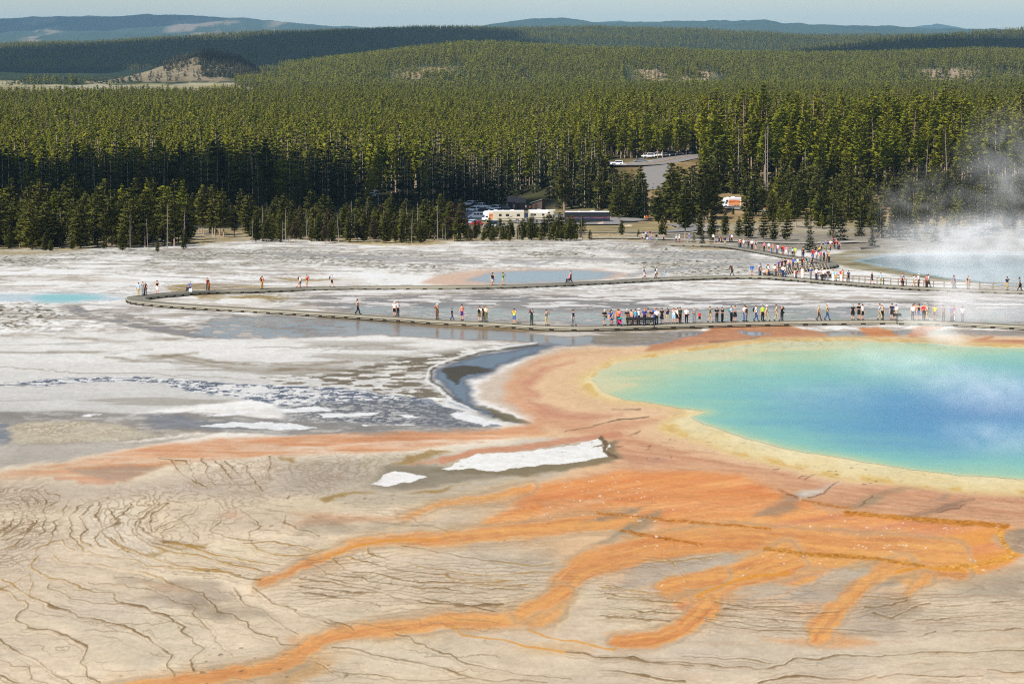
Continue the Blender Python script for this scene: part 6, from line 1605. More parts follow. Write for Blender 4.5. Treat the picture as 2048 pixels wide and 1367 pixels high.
CARS = {   # length, half-width, wheel radius, wheel positions, body stations (x, hw, z0, z1), cabin (x0 base, x0 top, x1 top, x1 base, hw top, z0, z1)
    'suv': (4.8, .40, (1.42, -1.42), [(-2.4, .84, .50, .86), (-2.25, .94, .36, 1.02), (-1.0, .97, .32, 1.06), (.9, .97, .32, 1.06), (2.1, .94, .34, 1.0), (2.4, .82, .5, .84)], (-2.22, -1.95, .35, 1.05, .78, 1.0, 1.76)),
    'sedan': (4.7, .34, (1.42, -1.40), [(-2.35, .80, .48, .80), (-2.2, .89, .32, .96), (-1.0, .92, .26, .95), (.9, .92, .26, .93), (2.1, .88, .28, .82), (2.35, .76, .42, .66)], (-1.75, -.95, .30, 1.15, .70, .90, 1.45)),
    'pickup': (5.6, .42, (1.8, -1.75), [(-2.8, .90, .55, 1.08), (-2.7, .98, .48, 1.14), (-.7, .98, .45, 1.14), (1.2, .98, .45, 1.12), (2.6, .94, .46, 1.06), (2.8, .86, .55, .9)], (-.75, -.55, .85, 1.5, .80, 1.08, 1.88)),
    'van': (5.9, .40, (1.95, -1.75), [(-2.95, .92, .45, 2.0), (-2.85, 1.0, .38, 2.12), (.9, 1.0, .36, 2.12), (1.5, .98, .36, 1.75), (2.1, .97, .38, 1.22), (2.85, .93, .40, 1.05), (2.95, .84, .5, .9)], None),
}
_carc = {}
def car_parts(kind):
    if kind in _carc: return _carc[kind]
    L, wr, axles, st, cab = CARS[kind]
    V, F = [], []
    loft(V, F, [rrect(x, hw, z0, z1, .14) for x, hw, z0, z1 in st])
    parts = []
    if cab:
        xb0, xt0, xt1, xb1, hwt, z0, z1 = cab; hwb = .90 * st[2][1]
        b0 = len(V)
        V += [(xb0, -hwb, z0), (xb0, hwb, z0), (xb1, hwb, z0), (xb1, -hwb, z0), (xt0, -hwt, z1), (xt0, hwt, z1), (xt1, hwt, z1), (xt1, -hwt, z1),
              ((xt0 + xt1) / 2, -hwt * .8, z1 + .05), ((xt0 + xt1) / 2, hwt * .8, z1 + .05)]
        F += [(b0, b0 + 3, b0 + 7, b0 + 4), (b0 + 1, b0 + 5, b0 + 6, b0 + 2), (b0, b0 + 4, b0 + 5, b0 + 1), (b0 + 3, b0 + 2, b0 + 6, b0 + 7), (b0 + 4, b0 + 8, b0 + 9, b0 + 5), (b0 + 8, b0 + 7, b0 + 6, b0 + 9), (b0 + 4, b0 + 7, b0 + 8), (b0 + 5, b0 + 9, b0 + 6)]
        def lerp(a, b_, t): return tuple(a[i] + (b_[i] - a[i]) * t for i in range(3))
        for s in (-1, 1):
            A, B = (xb0 + .18, s * hwb, z0 + .08), (xb1 - .22, s * hwb, z0 + .08); Cc, D = (xt1 - .06, s * hwt, z1 - .1), (xt0 + .10, s * hwt, z1 - .1)
            q = [(p[0], p[1] + s * .012, p[2]) for p in (A, B, Cc, D)]
            parts.append(('side_window', quad('side_window', q if s > 0 else q[::-1], M_GLASS)))
        dz = .012
        parts.append(('windscreen', quad('windscreen', [(xb1 - .02 + dz, -hwb * .9, z0 + .1), (xb1 - .02 + dz, hwb * .9, z0 + .1), (xt1 + .05 + dz, hwt * .92, z1 - .05), (xt1 + .05 + dz, -hwt * .92, z1 - .05)], M_GLASS)))
        parts.append(('rear_window', quad('rear_window', [(xb0 + .03 - dz, hwb * .86, z0 + .12), (xb0 + .03 - dz, -hwb * .86, z0 + .12), (xt0 - .05 - dz, -hwt * .88, z1 - .08), (xt0 - .05 - dz, hwt * .88, z1 - .08)], M_GLASS)))
    else:
        for s in (-1, 1):
            for (x0, x1) in ((-2.6, -1.75), (-1.65, -.75), (-.65, .15), (.25, 1.1)):
                q = [(x0, s * 1.012, 1.30), (x1, s * 1.012, 1.30), (x1 - .02, s * 1.010, 1.85), (x0 + .02, s * 1.010, 1.85)]
                parts.append(('side_window', quad('side_window', q if s > 0 else q[::-1], M_GLASS)))
        parts.append(('windscreen', quad('windscreen', [(1.62, -.85, 1.72), (2.06, -.85, 1.30), (2.06, .85, 1.30), (1.62, .85, 1.72)], M_GLASS)))
        parts.append(('rear_window', quad('rear_window', [(-2.965, .75, 1.25), (-2.965, -.75, 1.25), (-2.90, -.75, 1.85), (-2.90, .75, 1.85)], M_GLASS)))
    fx, fhw, fz0, fz1 = st[-1]; rx, rhw, rz0, rz1 = st[0]
    for s in (-1, 1):
        v1, f1 = [], []; box_verts(v1, f1, (fx - .04, s * (fhw - .2), (fz0 + fz1) / 2 - .02), .14, .34, .15, 0); parts.append(('headlight', pymesh('headlight', v1, f1, M_LAMP)))
        v1, f1 = [], []; box_verts(v1, f1, (rx + .04, s * (rhw - .12), (rz0 + rz1) / 2), .14, .18, .2, 0); parts.append(('tail_light', pymesh('tail_light', v1, f1, M_TAIL)))
    v1, f1 = [], []; box_verts(v1, f1, (fx - .02, 0, fz0 - .06), .12, fhw * 1.8, .14, 0); box_verts(v1, f1, (rx + .02, 0, rz0 - .06), .12, rhw * 1.8, .14, 0)
    parts.append(('bumper', pymesh('bumper', v1[:8], f1[:6], M_TRIM))); parts.append(('bumper', pymesh('bumper', v1[8:], [tuple(i - 8 for i in f) for f in f1[6:]], M_TRIM)))
    _carc[kind] = (pymesh('body', V, F, None), parts, wr, axles, st[2][1])
    return _carc[kind]
def wheels(root, wr, axles, hw):
    for x in axles:
        for s in (-1, 1):
            w = link(bpy.data.objects.new('wheel', WHEEL[wr][0]), root); w.location = (x, s * (hw - .10), wr)
            link(bpy.data.objects.new('rim', WHEEL[wr][1]), w)
CARN = {'suv': 'parked_car', 'sedan': 'parked_car', 'pickup': 'pickup_truck', 'van': 'passenger_van'}
def car(u, v, kind, paint, heading, label, group, cat='car', P=None):
    P = P or at(u, v); root = empty(CARN[kind], P + Vector((0, 0, .04)), heading)
    body, parts, wr, axles, hw = car_parts(kind)
    b_ = link(bpy.data.objects.new('body', body), root)
    if not body.materials: body.materials.append(PAINT[paint])
    b_.material_slots[0].link = 'OBJECT'; b_.material_slots[0].material = PAINT[paint]
    for nm, me_ in parts: link(bpy.data.objects.new(nm, me_), root)
    wheels(root, wr, axles, hw)
    tag(root, label, cat, group)
    return root
gr = 'cars parked along the upper road'; gp = 'vehicles in the car park'
pi = math.pi
for a in ((1296, 316, 'suv', 'white', pi + .35, 'white SUV at the lower end of the row parked along the upper road'), (1311, 314, 'suv', 'white', pi + .35, 'white SUV second from the lower end of the upper road row'),
          (1327, 313.5, 'sedan', 'white', pi + .3, 'low white sedan in the upper road row between white SUV and silver SUV'), (1341, 312, 'suv', 'silver', pi + .35, 'silver grey SUV with dark windows in the upper road row'),
          (1354, 311, 'sedan', 'white', pi + .35, 'small white car just uphill of the silver SUV in the upper row'), (1364, 310, 'suv', 'dark_red', pi + .4, 'dark red vehicle half hidden in the upper road row'),
          (1375, 309.5, 'suv', 'white', pi + .4, 'white SUV farthest up the row parked along the upper road'), (1389, 308.5, 'suv', 'black', pi + .5, 'dark car at the top of the upper road beside the trunks'),
          (1280, 325, 'sedan', 'grey', pi + .25, 'grey car driving down the upper road towards the dark trees'), (1233, 331, 'suv', 'white', pi + .05, 'white SUV parked where the upper road meets the dark trees'), (1142, 332, 'sedan', 'white', pi, 'white car glimpsed alone between dark trees left of the road')):
    car(*a, gr)
for a in ((894, 409, 'suv', 'black', 2.7, 'black SUV with red tail lights at the far left of the car park'), (914, 409, 'suv', 'dark_green', 2.6, 'dark SUV with raised hatch next to the black SUV'), (939, 412, 'suv', 'white', 2.5, 'white SUV at the back of the car park under the trees'),
          (950, 415, 'sedan', 'black', 2.5, 'dark sedan between two white cars at the back'), (964, 417.5, 'pickup', 'white', 2.6, 'white pickup truck with closed cab left of the huts'), (988, 421, 'suv', 'white', 2.6, 'white SUV with red tail lights before the huts'),
          (1009, 422, 'sedan', 'black', 2.8, 'low dark sedan behind the beige motorhome roof'), (946, 423.5, 'suv', 'white', 2.5, 'white wagon just behind the white passenger van'), (966, 424, 'sedan', 'dark_green', 2.7, 'dark estate car right behind the passenger van roof'),
          (891, 426, 'suv', 'white', 2.4, 'white car at the left edge of the car park'), (897, 430, 'sedan', 'dark_blue', 2.4, 'dark blue car before the white one at the left edge'), (944, 449, 'sedan', 'light_blue', 2.3, 'pale blue car in front of the passenger van'),
          (952, 452, 'sedan', 'red', 2.3, 'red car in front of the passenger van'), (986, 455, 'suv', 'dark_blue', 3.6, 'dark blue car nearest the thicket with headlights showing'), (1000, 455.5, 'sedan', 'silver', 3.6, 'silver car at the front beside the dark blue one'),
          (954.6, 438, 'van', 'white', pi, 'long white passenger van with four side windows')):
    car(*a, gp, 'van' if a[2] == 'van' else 'pickup' if a[2] == 'pickup' else 'car')
for a in ((751, 391, 'suv', 'white', -1.1, 'white SUV nose-on in the gap of the dark band'), (743, 394, 'sedan', 'light_blue', -1.1, 'pale car beside the nose-on white SUV in the dark band'), (887, 348, 'sedan', 'white', pi, 'white car glimpsed among trunks above the dark wood')):
    car(*a, 'cars among the dark trees')
for a in ((1549, 422, 'pickup', 'red', pi, 'red truck half hidden among the trees of the right slope'), (1666, 434, 'suv', 'black', .6, 'black car with a red tail light among the right slope trees'), (1820, 443, 'sedan', 'silver', pi, 'silver car under dark conifers above the steaming shore')):
    car(*a, 'cars on the hillside track')

def panel_mat(name, stops, axis='x', scale=1.0):
    """a painted picture on a vehicle side: colour bands bent by a noise"""
    m, n, l, b = material(name)
    tc = n.new('ShaderNodeTexCoord'); nz = n.new('ShaderNodeTexNoise'); nz.inputs['Scale'].default_value = scale; nz.inputs['Detail'].default_value = 3
    l.new(tc.outputs['Object'], nz.inputs['Vector'])
    sp_ = n.new('ShaderNodeSeparateXYZ'); l.new(tc.outputs['Object'], sp_.inputs[0])
    ad = n.new('ShaderNodeMath'); ad.operation = 'MULTIPLY_ADD'; ad.inputs[1].default_value = .9; l.new(nz.outputs[0], ad.inputs[0]); l.new(sp_.outputs['Z'], ad.inputs[2])
    mr = n.new('ShaderNodeMapRange'); mr.inputs['From Min'].default_value = 1.2; mr.inputs['From Max'].default_value = 3.6; l.new(ad.outputs[0], mr.inputs[0])
    rp = n.new('ShaderNodeValToRGB'); el = rp.color_ramp.elements
    while len(el) < len(stops): el.new(.5)
    for e, (p, c) in zip(el, stops): e.position = p; e.color = (*[float(x) for x in lin(c)], 1)
    l.new(mr.outputs[0], rp.inputs[0]); l.new(rp.outputs[0], b.inputs['Base Color']); b.inputs['Roughness'].default_value = .4
    return m
M_ARCH = panel_mat('desert_picture', [(0, (176, 120, 90)), (.25, (206, 140, 84)), (.5, (160, 70, 40)), (.68, (220, 170, 130)), (.85, (120, 170, 214)), (1, (150, 190, 226))], scale=.55)
M_SWOOSH = panel_mat('bus_swirls', [(0, (14, 18, 26)), (.30, (18, 24, 34)), (.36, (30, 60, 110)), (.42, (120, 40, 50)), (.47, (130, 70, 40)), (.53, (18, 22, 30)), (1, (14, 18, 26))], scale=.6)
def coach(name, u, v, L, W, H, heading, paint, label, cat, cabover=False, picture=None, stripes=(), windows=(), white_top=False, front_glass=True):
    root = empty(name, at(u, v) + Vector((0, 0, .04)), heading)
    V, F = [], []
    if cabover:
        loft(V, F, [rrect(x, hw, z0, z1, .15) for x, hw, z0, z1 in ((-L / 2, W / 2 - .05, .55, H - .05), (-L / 2 + .12, W / 2, .48, H), (L / 2 - 2.05, W / 2, .48, H), (L / 2 - 2.0, W / 2 - .02, 1.75, H - .02), (L / 2 - .75, W / 2 - .06, 1.85, H - .1), (L / 2 - .45, W / 2 - .25, 2.05, H - .35))])
        v1, f1 = [], []; loft(v1, f1, [rrect(x, hw, z0, z1, .12) for x, hw, z0, z1 in ((L / 2 - 2.06, W / 2 - .16, .42, 1.8), (L / 2 - 1.0, W / 2 - .16, .42, 1.78), (L / 2 - .75, W / 2 - .18, .42, 1.22), (L / 2 - .02, W / 2 - .25, .45, 1.08))])
        link(bpy.data.objects.new('cab', pymesh('cab', v1, f1, PAINT[paint])), root)
        wq = quad('windscreen', [(L / 2 - .98, -W / 2 + .3, 1.74), (L / 2 - .73, -W / 2 + .3, 1.26), (L / 2 - .73, W / 2 - .3, 1.26), (L / 2 - .98, W / 2 - .3, 1.74)], M_GLASS); link(bpy.data.objects.new('windscreen', wq), root)
        for s in (-1, 1):
            q = [(L / 2 - 1.85, s * (W / 2 - .148), 1.2), (L / 2 - 1.0, s * (W / 2 - .148), 1.2), (L / 2 - 1.15, s * (W / 2 - .15), 1.68), (L / 2 - 1.85, s * (W / 2 - .15), 1.68)]
            link(bpy.data.objects.new('cab_window', quad('cab_window', q if s > 0 else q[::-1], M_GLASS)), root)
    else:
        loft(V, F, [rrect(x, hw, z0, z1, .18) for x, hw, z0, z1 in ((-L / 2, W / 2 - .06, .55, H - .08), (-L / 2 + .15, W / 2, .42, H), (L / 2 - .35, W / 2, .42, H), (L / 2, W / 2 - .08, .5, H - .12))])
        if front_glass:
            wq = quad('windscreen', [(L / 2 + .012, -W / 2 + .2, 1.4), (L / 2 + .012, W / 2 - .2, 1.4), (L / 2 + .012, W / 2 - .22, H - .5), (L / 2 + .012, -W / 2 + .22, H - .5)], M_GLASS); link(bpy.data.objects.new('windscreen', wq), root)
    link(bpy.data.objects.new('body', pymesh('body', V, F, PAINT[paint])), root)
    xe = L / 2 - (2.1 if cabover else .5)
    for s in (-1, 1):
        if picture:
            q = [(-L / 2 + .25, s * (W / 2 + .010), .7), (xe, s * (W / 2 + .010), .7), (xe, s * (W / 2 + .010), H - .35), (-L / 2 + .25, s * (W / 2 + .010), H - .35)]
            link(bpy.data.objects.new('side_picture', quad('side_picture', q if s > 0 else q[::-1], picture)), root)
        for (x0, x1, z0, z1) in windows:
            q = [(x0, s * (W / 2 + .02), z0), (x1, s * (W / 2 + .02), z0), (x1, s * (W / 2 + .02), z1), (x0, s * (W / 2 + .02), z1)]
            link(bpy.data.objects.new('side_window', quad('side_window', q if s > 0 else q[::-1], M_GLASS)), root)
        for (pts, mat) in stripes:
            q = [(x, s * (W / 2 + .014), z) for x, z in pts]; link(bpy.data.objects.new('stripe', quad('stripe', q if s > 0 else q[::-1], mat)), root)
        v1, f1 = [], []; box_verts(v1, f1, (L / 2 - .03, s * (W / 2 - .4), .75), .12, .3, .18, 0); link(bpy.data.objects.new('headlight', pymesh('headlight', v1, f1, M_LAMP)), root)
        v1, f1 = [], []; box_verts(v1, f1, (-L / 2 + .02, s * (W / 2 - .25), .9), .12, .18, .3, 0); link(bpy.data.objects.new('tail_light', pymesh('tail_light', v1, f1, M_TAIL)), root)
    v1, f1 = [], []
    if white_top:
        box_verts(v1, f1, (0, 0, H - .05), L * .97, W * .92, .14, 0); link(bpy.data.objects.new('roof', pymesh('roof', v1, f1, PAINT['white'])), root); v1, f1 = [], []
    box_verts(v1, f1, (-L * .12, 0, H), 1.0, .8, .28, 0); link(bpy.data.objects.new('roof_unit', pymesh('roof_unit', v1, f1, PAINT['white'])), root)
    v1, f1 = [], []; box_verts(v1, f1, (L * .18, .2, H), .6, .6, .18, 0); link(bpy.data.objects.new('roof_vent', pymesh('roof_vent', v1, f1, PAINT['white'])), root)
    wheels(root, .5 if L > 9 else .40, (L / 2 - (1.3 if cabover else 2.2), -L / 2 + 2.0), W / 2)
    tag(root, label, cat)
    return root
st_ = [([(-4.2, 1.0), (3.4, 1.0), (3.4, 1.12), (-4.2, 1.12)], M_TRIM), ([(-1.5, 1.9), (.2, 1.2), (.5, 1.2), (-1.0, 1.9)], M_TRIM)]
coach('motorhome', 986, 443, 6.6, 2.4, 3.2, pi, 'white', 'cab-over motorhome with a picture on its side, beside the passenger van', 'motorhome', True, M_ARCH, (), [(-1.6, -.7, 1.7, 2.3)])
coach('motorhome', 1017, 444.5, 9.2, 2.5, 3.4, pi, 'beige', 'long beige motorhome with dark swoosh stripes behind the thicket', 'motorhome', False, None, st_, [(-3.4, -2.4, 1.8, 2.5), (-.2, .8, 1.8, 2.5), (2.0, 2.8, 1.8, 2.5)], True)
coach('motorhome', 1084, 442.5, 8.2, 2.5, 3.3, 0, 'beige', 'beige and white motorhome with a blue nose patch, next to the bus', 'motorhome', True, None, [(st_[0][0], M_TRIM), ([(-3.6, 2.6), (1.8, 2.6), (1.8, 3.1), (-3.6, 3.1)], PAINT['white'])], [(-2.6, -1.8, 1.7, 2.3), (0, .7, 1.7, 2.3)], True)
coach('motorhome', 1461, 415, 6.4, 2.35, 3.2, pi + .25, 'white', 'white cab-over motorhome with a desert picture, parked on the right hillside track', 'motorhome', True, M_ARCH, (), [(1.2, 1.9, 1.9, 2.5)])
coach('tour_bus', 1174, 447, 13.0, 2.55, 3.4, pi, 'black', 'black tour bus with coloured swirls and white roof on the loop road', 'bus', False, M_SWOOSH, (), [(-5.8, 5.4, 1.9, 2.75)], True)

# ------------------------------------------------------------------ huts
M_LOG = plain('brown_boards', (84, 70, 60), .9, 0, .25, 4); M_SHING = plain('shingles', (112, 102, 96), .9, 0, .25, 3); M_SHING2 = plain('pale_shingles', (128, 136, 130), .9, 0, .25, 3); M_DOOR = plain('hut_door', (52, 44, 40), .8, 0, .15, 4)
def gable(V, F, x0, x1, y0, y1, z0, z1, over=.3, th=.14):
    ym = (y0 + y1) / 2
    for s, ya in ((-1, y0 - over), (1, y1 + over)):
        b0 = len(V); dz = (z1 - z0) * over / (ym - y0) if y1 > y0 else 0
        V += [(x0 - over, ya, z0 - dz), (x1 + over, ya, z0 - dz), (x1 + over, ym, z1), (x0 - over, ym, z1), (x0 - over, ya, z0 - dz + th), (x1 + over, ya, z0 - dz + th), (x1 + over, ym, z1 + th), (x0 - over, ym, z1 + th)]
        F += [(b0, b0 + 1, b0 + 2, b0 + 3), (b0 + 4, b0 + 7, b0 + 6, b0 + 5), (b0, b0 + 4, b0 + 5, b0 + 1), (b0 + 1, b0 + 5, b0 + 6, b0 + 2), (b0, b0 + 3, b0 + 7, b0 + 4)]
def hut_walls(V, F, x0, x1, y0, y1, z1, zp):
    b0 = len(V); ym = (y0 + y1) / 2
    V += [(x0, y0, -.2), (x1, y0, -.2), (x1, y1, -.2), (x0, y1, -.2), (x0, y0, z1), (x1, y0, z1), (x1, y1, z1), (x0, y1, z1), (x0, ym, zp), (x1, ym, zp)]
    F += [(b0, b0 + 1, b0 + 5, b0 + 4), (b0 + 2, b0 + 3, b0 + 7, b0 + 6), (b0 + 3, b0, b0 + 4, b0 + 8, b0 + 7), (b0 + 1, b0 + 2, b0 + 6, b0 + 9, b0 + 5)]
root = empty('restroom_hut', at(1033, 418), 0); tag(root, 'brown board hut with two stepped shingle gables behind the motorhomes', 'hut')
V, F = [], []; hut_walls(V, F, -2.7, .2, -.2, 3.2, 2.5, 3.9); hut_walls(V, F, -.1, 2.7, -1.4, 1.6, 2.3, 3.5); link(bpy.data.objects.new('wall', pymesh('wall', V[:10], F[:4], M_LOG)), root); link(bpy.data.objects.new('wall', pymesh('wall', V[10:], [tuple(i - 10 for i in f) for f in F[4:]], M_LOG)), root)
V, F = [], []; gable(V, F, -2.7, .2, -.2, 3.2, 2.5, 3.95); link(bpy.data.objects.new('roof', pymesh('roof', V, F, M_SHING)), root)
V, F = [], []; gable(V, F, -.1, 2.7, -1.4, 1.6, 2.3, 3.55); link(bpy.data.objects.new('roof', pymesh('roof', V, F, M_SHING)), root)
for x in (-2.0, .6):
    V, F = [], []; yy_ = -.25 if x < 0 else -1.45; box_verts(V, F, (x, yy_, 0), .95, .08, 2.0, 0); d_ = link(bpy.data.objects.new('door', pymesh('door', V, F, M_DOOR)), root)
    V, F = [], []; box_verts(V, F, (x + .35, yy_ - .06, 1.0), .06, .06, .12, 0); link(bpy.data.objects.new('handle', pymesh('handle', V, F, M_RIM)), d_)
root = empty('restroom_hut', at(1077, 420), -.35); tag(root, 'small dark hut with one steep pale sloping roof, right of the gabled hut', 'hut')
V, F = [], []; b0 = 0
V = [(-1.7, -1.4, -.2), (1.7, -1.4, -.2), (1.7, 1.4, -.2), (-1.7, 1.4, -.2), (-1.7, -1.4, 2.4), (1.7, -1.4, 3.4), (1.7, 1.4, 3.4), (-1.7, 1.4, 2.4)]; F = [(0, 1, 5, 4), (1, 2, 6, 5), (2, 3, 7, 6), (3, 0, 4, 7)]
link(bpy.data.objects.new('wall', pymesh('wall', V, F, M_LOG)), root)
V = [(-2.1, -1.9, 2.3), (2.0, -1.9, 3.52), (2.0, 1.8, 3.52), (-2.1, 1.8, 2.3), (-2.1, -1.9, 2.46), (2.0, -1.9, 3.68), (2.0, 1.8, 3.68), (-2.1, 1.8, 2.46)]
link(bpy.data.objects.new('roof', pymesh('roof', V, [(0, 3, 2, 1), (4, 5, 6, 7), (0, 1, 5, 4), (1, 2, 6, 5), (2, 3, 7, 6), (3, 0, 4, 7)], M_SHING2)), root)
V, F = [], []; box_verts(V, F, (-.3, -1.45, 0), .95, .08, 2.0, 0); d_ = link(bpy.data.objects.new('door', pymesh('door', V, F, M_DOOR)), root)
V, F = [], []; box_verts(V, F, (.02, -1.51, 1.0), .06, .06, .12, 0); link(bpy.data.objects.new('handle', pymesh('handle', V, F, M_RIM)), d_)

# ------------------------------------------------------------------ small things on and beside the walks
M_BLACK = plain('black_metal', (26, 26, 28), .5, 0, .1, 8)
def bench(u, v, label, key='front', mat=M_BLACK, L=2.2):
    P = deck_spot(key, u, v) if key else at(u, v); root = empty('bench', P, 0)
    for nm, c, sx, sy, sz in (('seat', (0, 0, .42), L, .42, .06), ('backrest', (0, .24, .56), L, .05, .42)):
        V, F = [], []; box_verts(V, F, c, sx, sy, sz, 0); link(bpy.data.objects.new(nm, pymesh(nm, V, F, mat)), root)
    for s in (-1, 1):
        V, F = [], []; box_verts(V, F, (s * (L / 2 - .15), .02, 0), .09, .40, .42, 0); box_verts(V, F, (s * (L / 2 - .15), .22, .41), .09, .06, .5, 0); link(bpy.data.objects.new('leg', pymesh('leg', V, F, mat)), root)
    tag(root, label, 'bench'); return root
bench(1271, 651.5, 'black bench on the front boardwalk nearest the pink shirt'); bench(1291, 651.5, 'black bench on the front boardwalk, the right one of the pair')
bench(1655, 561.5, 'black bench among the crowd beside the railed back boardwalk', 'back')
for u, lb in ((1287, 'weathered bench at the left of the picnic place'), (1306, 'weathered bench in the middle of the picnic place'), (1320, 'weathered bench at the right of the picnic place')):
    bench(u, 478, lb, None, M_RAIL, 2.4)
root = empty('trail_sign', deck_spot('front', 1797, 643.5) + Vector((0, -.25, -.25)), 0); tag(root, 'low dark interpretive sign panel on one post at the front boardwalk edge', 'sign')
V, F = [], []; box_verts(V, F, (0, 0, 0), .10, .10, .95, 0); link(bpy.data.objects.new('post', pymesh('post', V, F, M_BLACK)), root)
V = [(-.5, -.32, .88), (.5, -.32, .88), (.5, .3, 1.12), (-.5, .3, 1.12), (-.5, -.32, .94), (.5, -.32, .94), (.5, .3, 1.18), (-.5, .3, 1.18)]
link(bpy.data.objects.new('panel', pymesh('panel', V, [(0, 3, 2, 1), (4, 5, 6, 7), (0, 1, 5, 4), (1, 2, 6, 5), (2, 3, 7, 6), (3, 0, 4, 7)], M_BLACK)), root)
# wheelchair with its rider
P = deck_spot('back', 1137, 564.5); root = empty('wheelchair', P, -1.3); tag(root, 'wheelchair pushed along the back boardwalk past the shallow pool', 'wheelchair')
for s in (-1, 1):
    V, F = [], []; n_ = 16
    for rr2 in (.27, .31):
        for k in range(n_): V.append((s * .30, .05 + rr2 * math.cos(6.2832 * k / n_), .31 + rr2 * math.sin(6.2832 * k / n_)))
    for k in range(n_): F.append((k, (k + 1) % n_, n_ + (k + 1) % n_, n_ + k))
    o = link(bpy.data.objects.new('wheel', pymesh('wheel', V, F, M_BLACK)), root); md = o.modifiers.new('thick', 'SOLIDIFY'); md.thickness = .03
for nm, c, sx, sy, sz in (('seat', (0, 0, .44), .48, .46, .05), ('backrest', (0, .24, .5), .48, .04, .5), ('footrest', (0, -.5, .1), .4, .2, .03)):
    V, F = [], []; box_verts(V, F, c, sx, sy, sz, 0); link(bpy.data.objects.new(nm, pymesh(nm, V, F, M_BLACK)), root)
pr = person('back', 1137, 564.5, 'pink', 'navy', 'sit', rz=-1.3, fem=False); pr.location = P + Vector((0, 0, .05)); tag(pr, 'person in pink shirt sitting in the wheelchair on the back boardwalk', 'person', 'visitors on the back boardwalk')
# stroller, cool box with its sitter
P = deck_spot('front', 1242, 651.5); root = empty('stroller', P, .6); tag(root, 'low folding stroller with pink and teal cloth before the pink-shirted visitor', 'stroller')
V = [(-.22, -.35, .35), (.22, -.35, .35), (.22, .1, .3), (-.22, .1, .3), (-.22, .3, .75), (.22, .3, .75)]; link(bpy.data.objects.new('seat', pymesh('seat', V, [(0, 1, 2, 3), (3, 2, 5, 4)], cloth('magenta'))), root)
V, F = [], []; ell(V, F, (0, .2, .78), .24, .3, .2, -.1, 1); link(bpy.data.objects.new('canopy', pymesh('canopy', V, F, cloth('teal'), True)), root)
V, F = [], []
for s in (-1, 1): tube(V, F, [(s * .24, -.4, .1), (s * .24, .2, .5), (s * .24, .55, .95)], [.014] * 3, 4)
tube(V, F, [(-.24, .55, .95), (.24, .55, .951)], [.014, .014], 4); link(bpy.data.objects.new('frame', pymesh('frame', V, F, M_BLACK)), root)
for x, y in ((-.25, -.4), (.25, -.4), (-.25, .3), (.25, .3)):
    o = link(bpy.data.objects.new('wheel', WHEEL[.34][0]), root); o.location = (x, y, .1); o.scale = (.28, .2, .28); o.rotation_euler = (0, 0, pi / 2)
P = deck_spot('back', 379, 583.5) + Vector((0, .6, 0)); root = empty('cool_box', P, 0); tag(root, 'white box serving as a seat at the back boardwalk edge', 'box')
V, F = [], []; box_verts(V, F, (0, 0, 0), .62, .42, .40, 0); link(bpy.data.objects.new('body', pymesh('body', V, F, PAINT['white'])), root)
V, F = [], []; box_verts(V, F, (0, 0, .402), .66, .46, .06, 0); link(bpy.data.objects.new('lid', pymesh('lid', V, F, PAINT['white'])), root)
pr = person('back', 379, 583.5, 'blue', 'navy', 'sit', rz=-.9, fem=False); pr.location = P + Vector((0, 0, .06)); tag(pr, 'person in blue shirt sitting on a white box by the back boardwalk', 'person', 'visitors on the back boardwalk')
# boulders round the loop island, logs and stumps on the flats' edge
M_ROCK = plain('boulder_stone', (168, 152, 132), .9, 0, .25, 1.2)
def rock(u, v, s, seed, label):
    bm = bmesh.new(); bmesh.ops.create_icosphere(bm, subdivisions=3, radius=1); r = random.Random(seed)
    ph = [r.uniform(0, 6) for _ in range(6)]
    for v_ in bm.verts:
        p = v_.co; k = 1 + .18 * math.sin(3 * p.x + ph[0]) + .15 * math.sin(4 * p.y + ph[1]) + .12 * math.sin(5 * p.z + ph[2]); v_.co = Vector((p.x * s[0] * k, p.y * s[1] * k, p.z * s[2] * k))
    me = bpy.data.meshes.new('boulder'); bm.to_mesh(me); bm.free(); me.materials.append(M_ROCK)
    o = link(bpy.data.objects.new('boulder', me)); o.location = at(u, v); tag(o, label, 'boulder')
rock(1201, 449, (1.3, .8, .6), 1, 'pale boulder on the kerb below the black bus'); rock(1256, 452.5, (1.2, .8, .55), 2, 'rounded boulder on the grassy loop island'); rock(1488, 421, (1.0, .7, .4), 3, 'low stone beside the hillside track under the motorhome'); rock(1250, 331.5, (1.2, .8, .5), 4, 'pale stone on the verge of the upper road')
def log(u0, v0, u1, v1, r, label):
    A, B = at(u0, v0) + Vector((0, 0, r)), at(u1, v1) + Vector((0, 0, r * 1.5)); d_ = (B - A); V, F = [], []; n_ = 7
    side = d_.cross(Vector((0, 0, 1))).normalized(); up = side.cross(d_).normalized()
    for t, rr2 in ((0, r), (.5, r * .85), (1, r * .5)):
        for k in range(n_): p = A + d_ * t + side * math.cos(6.2832 * k / n_) * rr2 + up * math.sin(6.2832 * k / n_) * rr2; V.append(tuple(p))
    for i in range(2):
        for k in range(n_): F.append((i * n_ + k, i * n_ + (k + 1) % n_, (i + 1) * n_ + (k + 1) % n_, (i + 1) * n_ + k))
    F += [tuple(range(n_)), tuple(range(2 * n_, 3 * n_))]
    o = link(bpy.data.objects.new('fallen_log', pymesh('fallen_log', V, F, M_DEAD, True))); tag(o, label, 'log')
log(120, 497, 170, 493, .22, 'grey fallen log before the left clump of trees'); log(196, 495, 262, 493.5, .2, 'long bleached log under the left clump'); log(1720, 499, 1760, 496, .22, 'pale driftwood log on the grey shore at the right'); log(1790, 494, 1830, 497, .2, 'fallen pale trunk below the dark shore conifers')
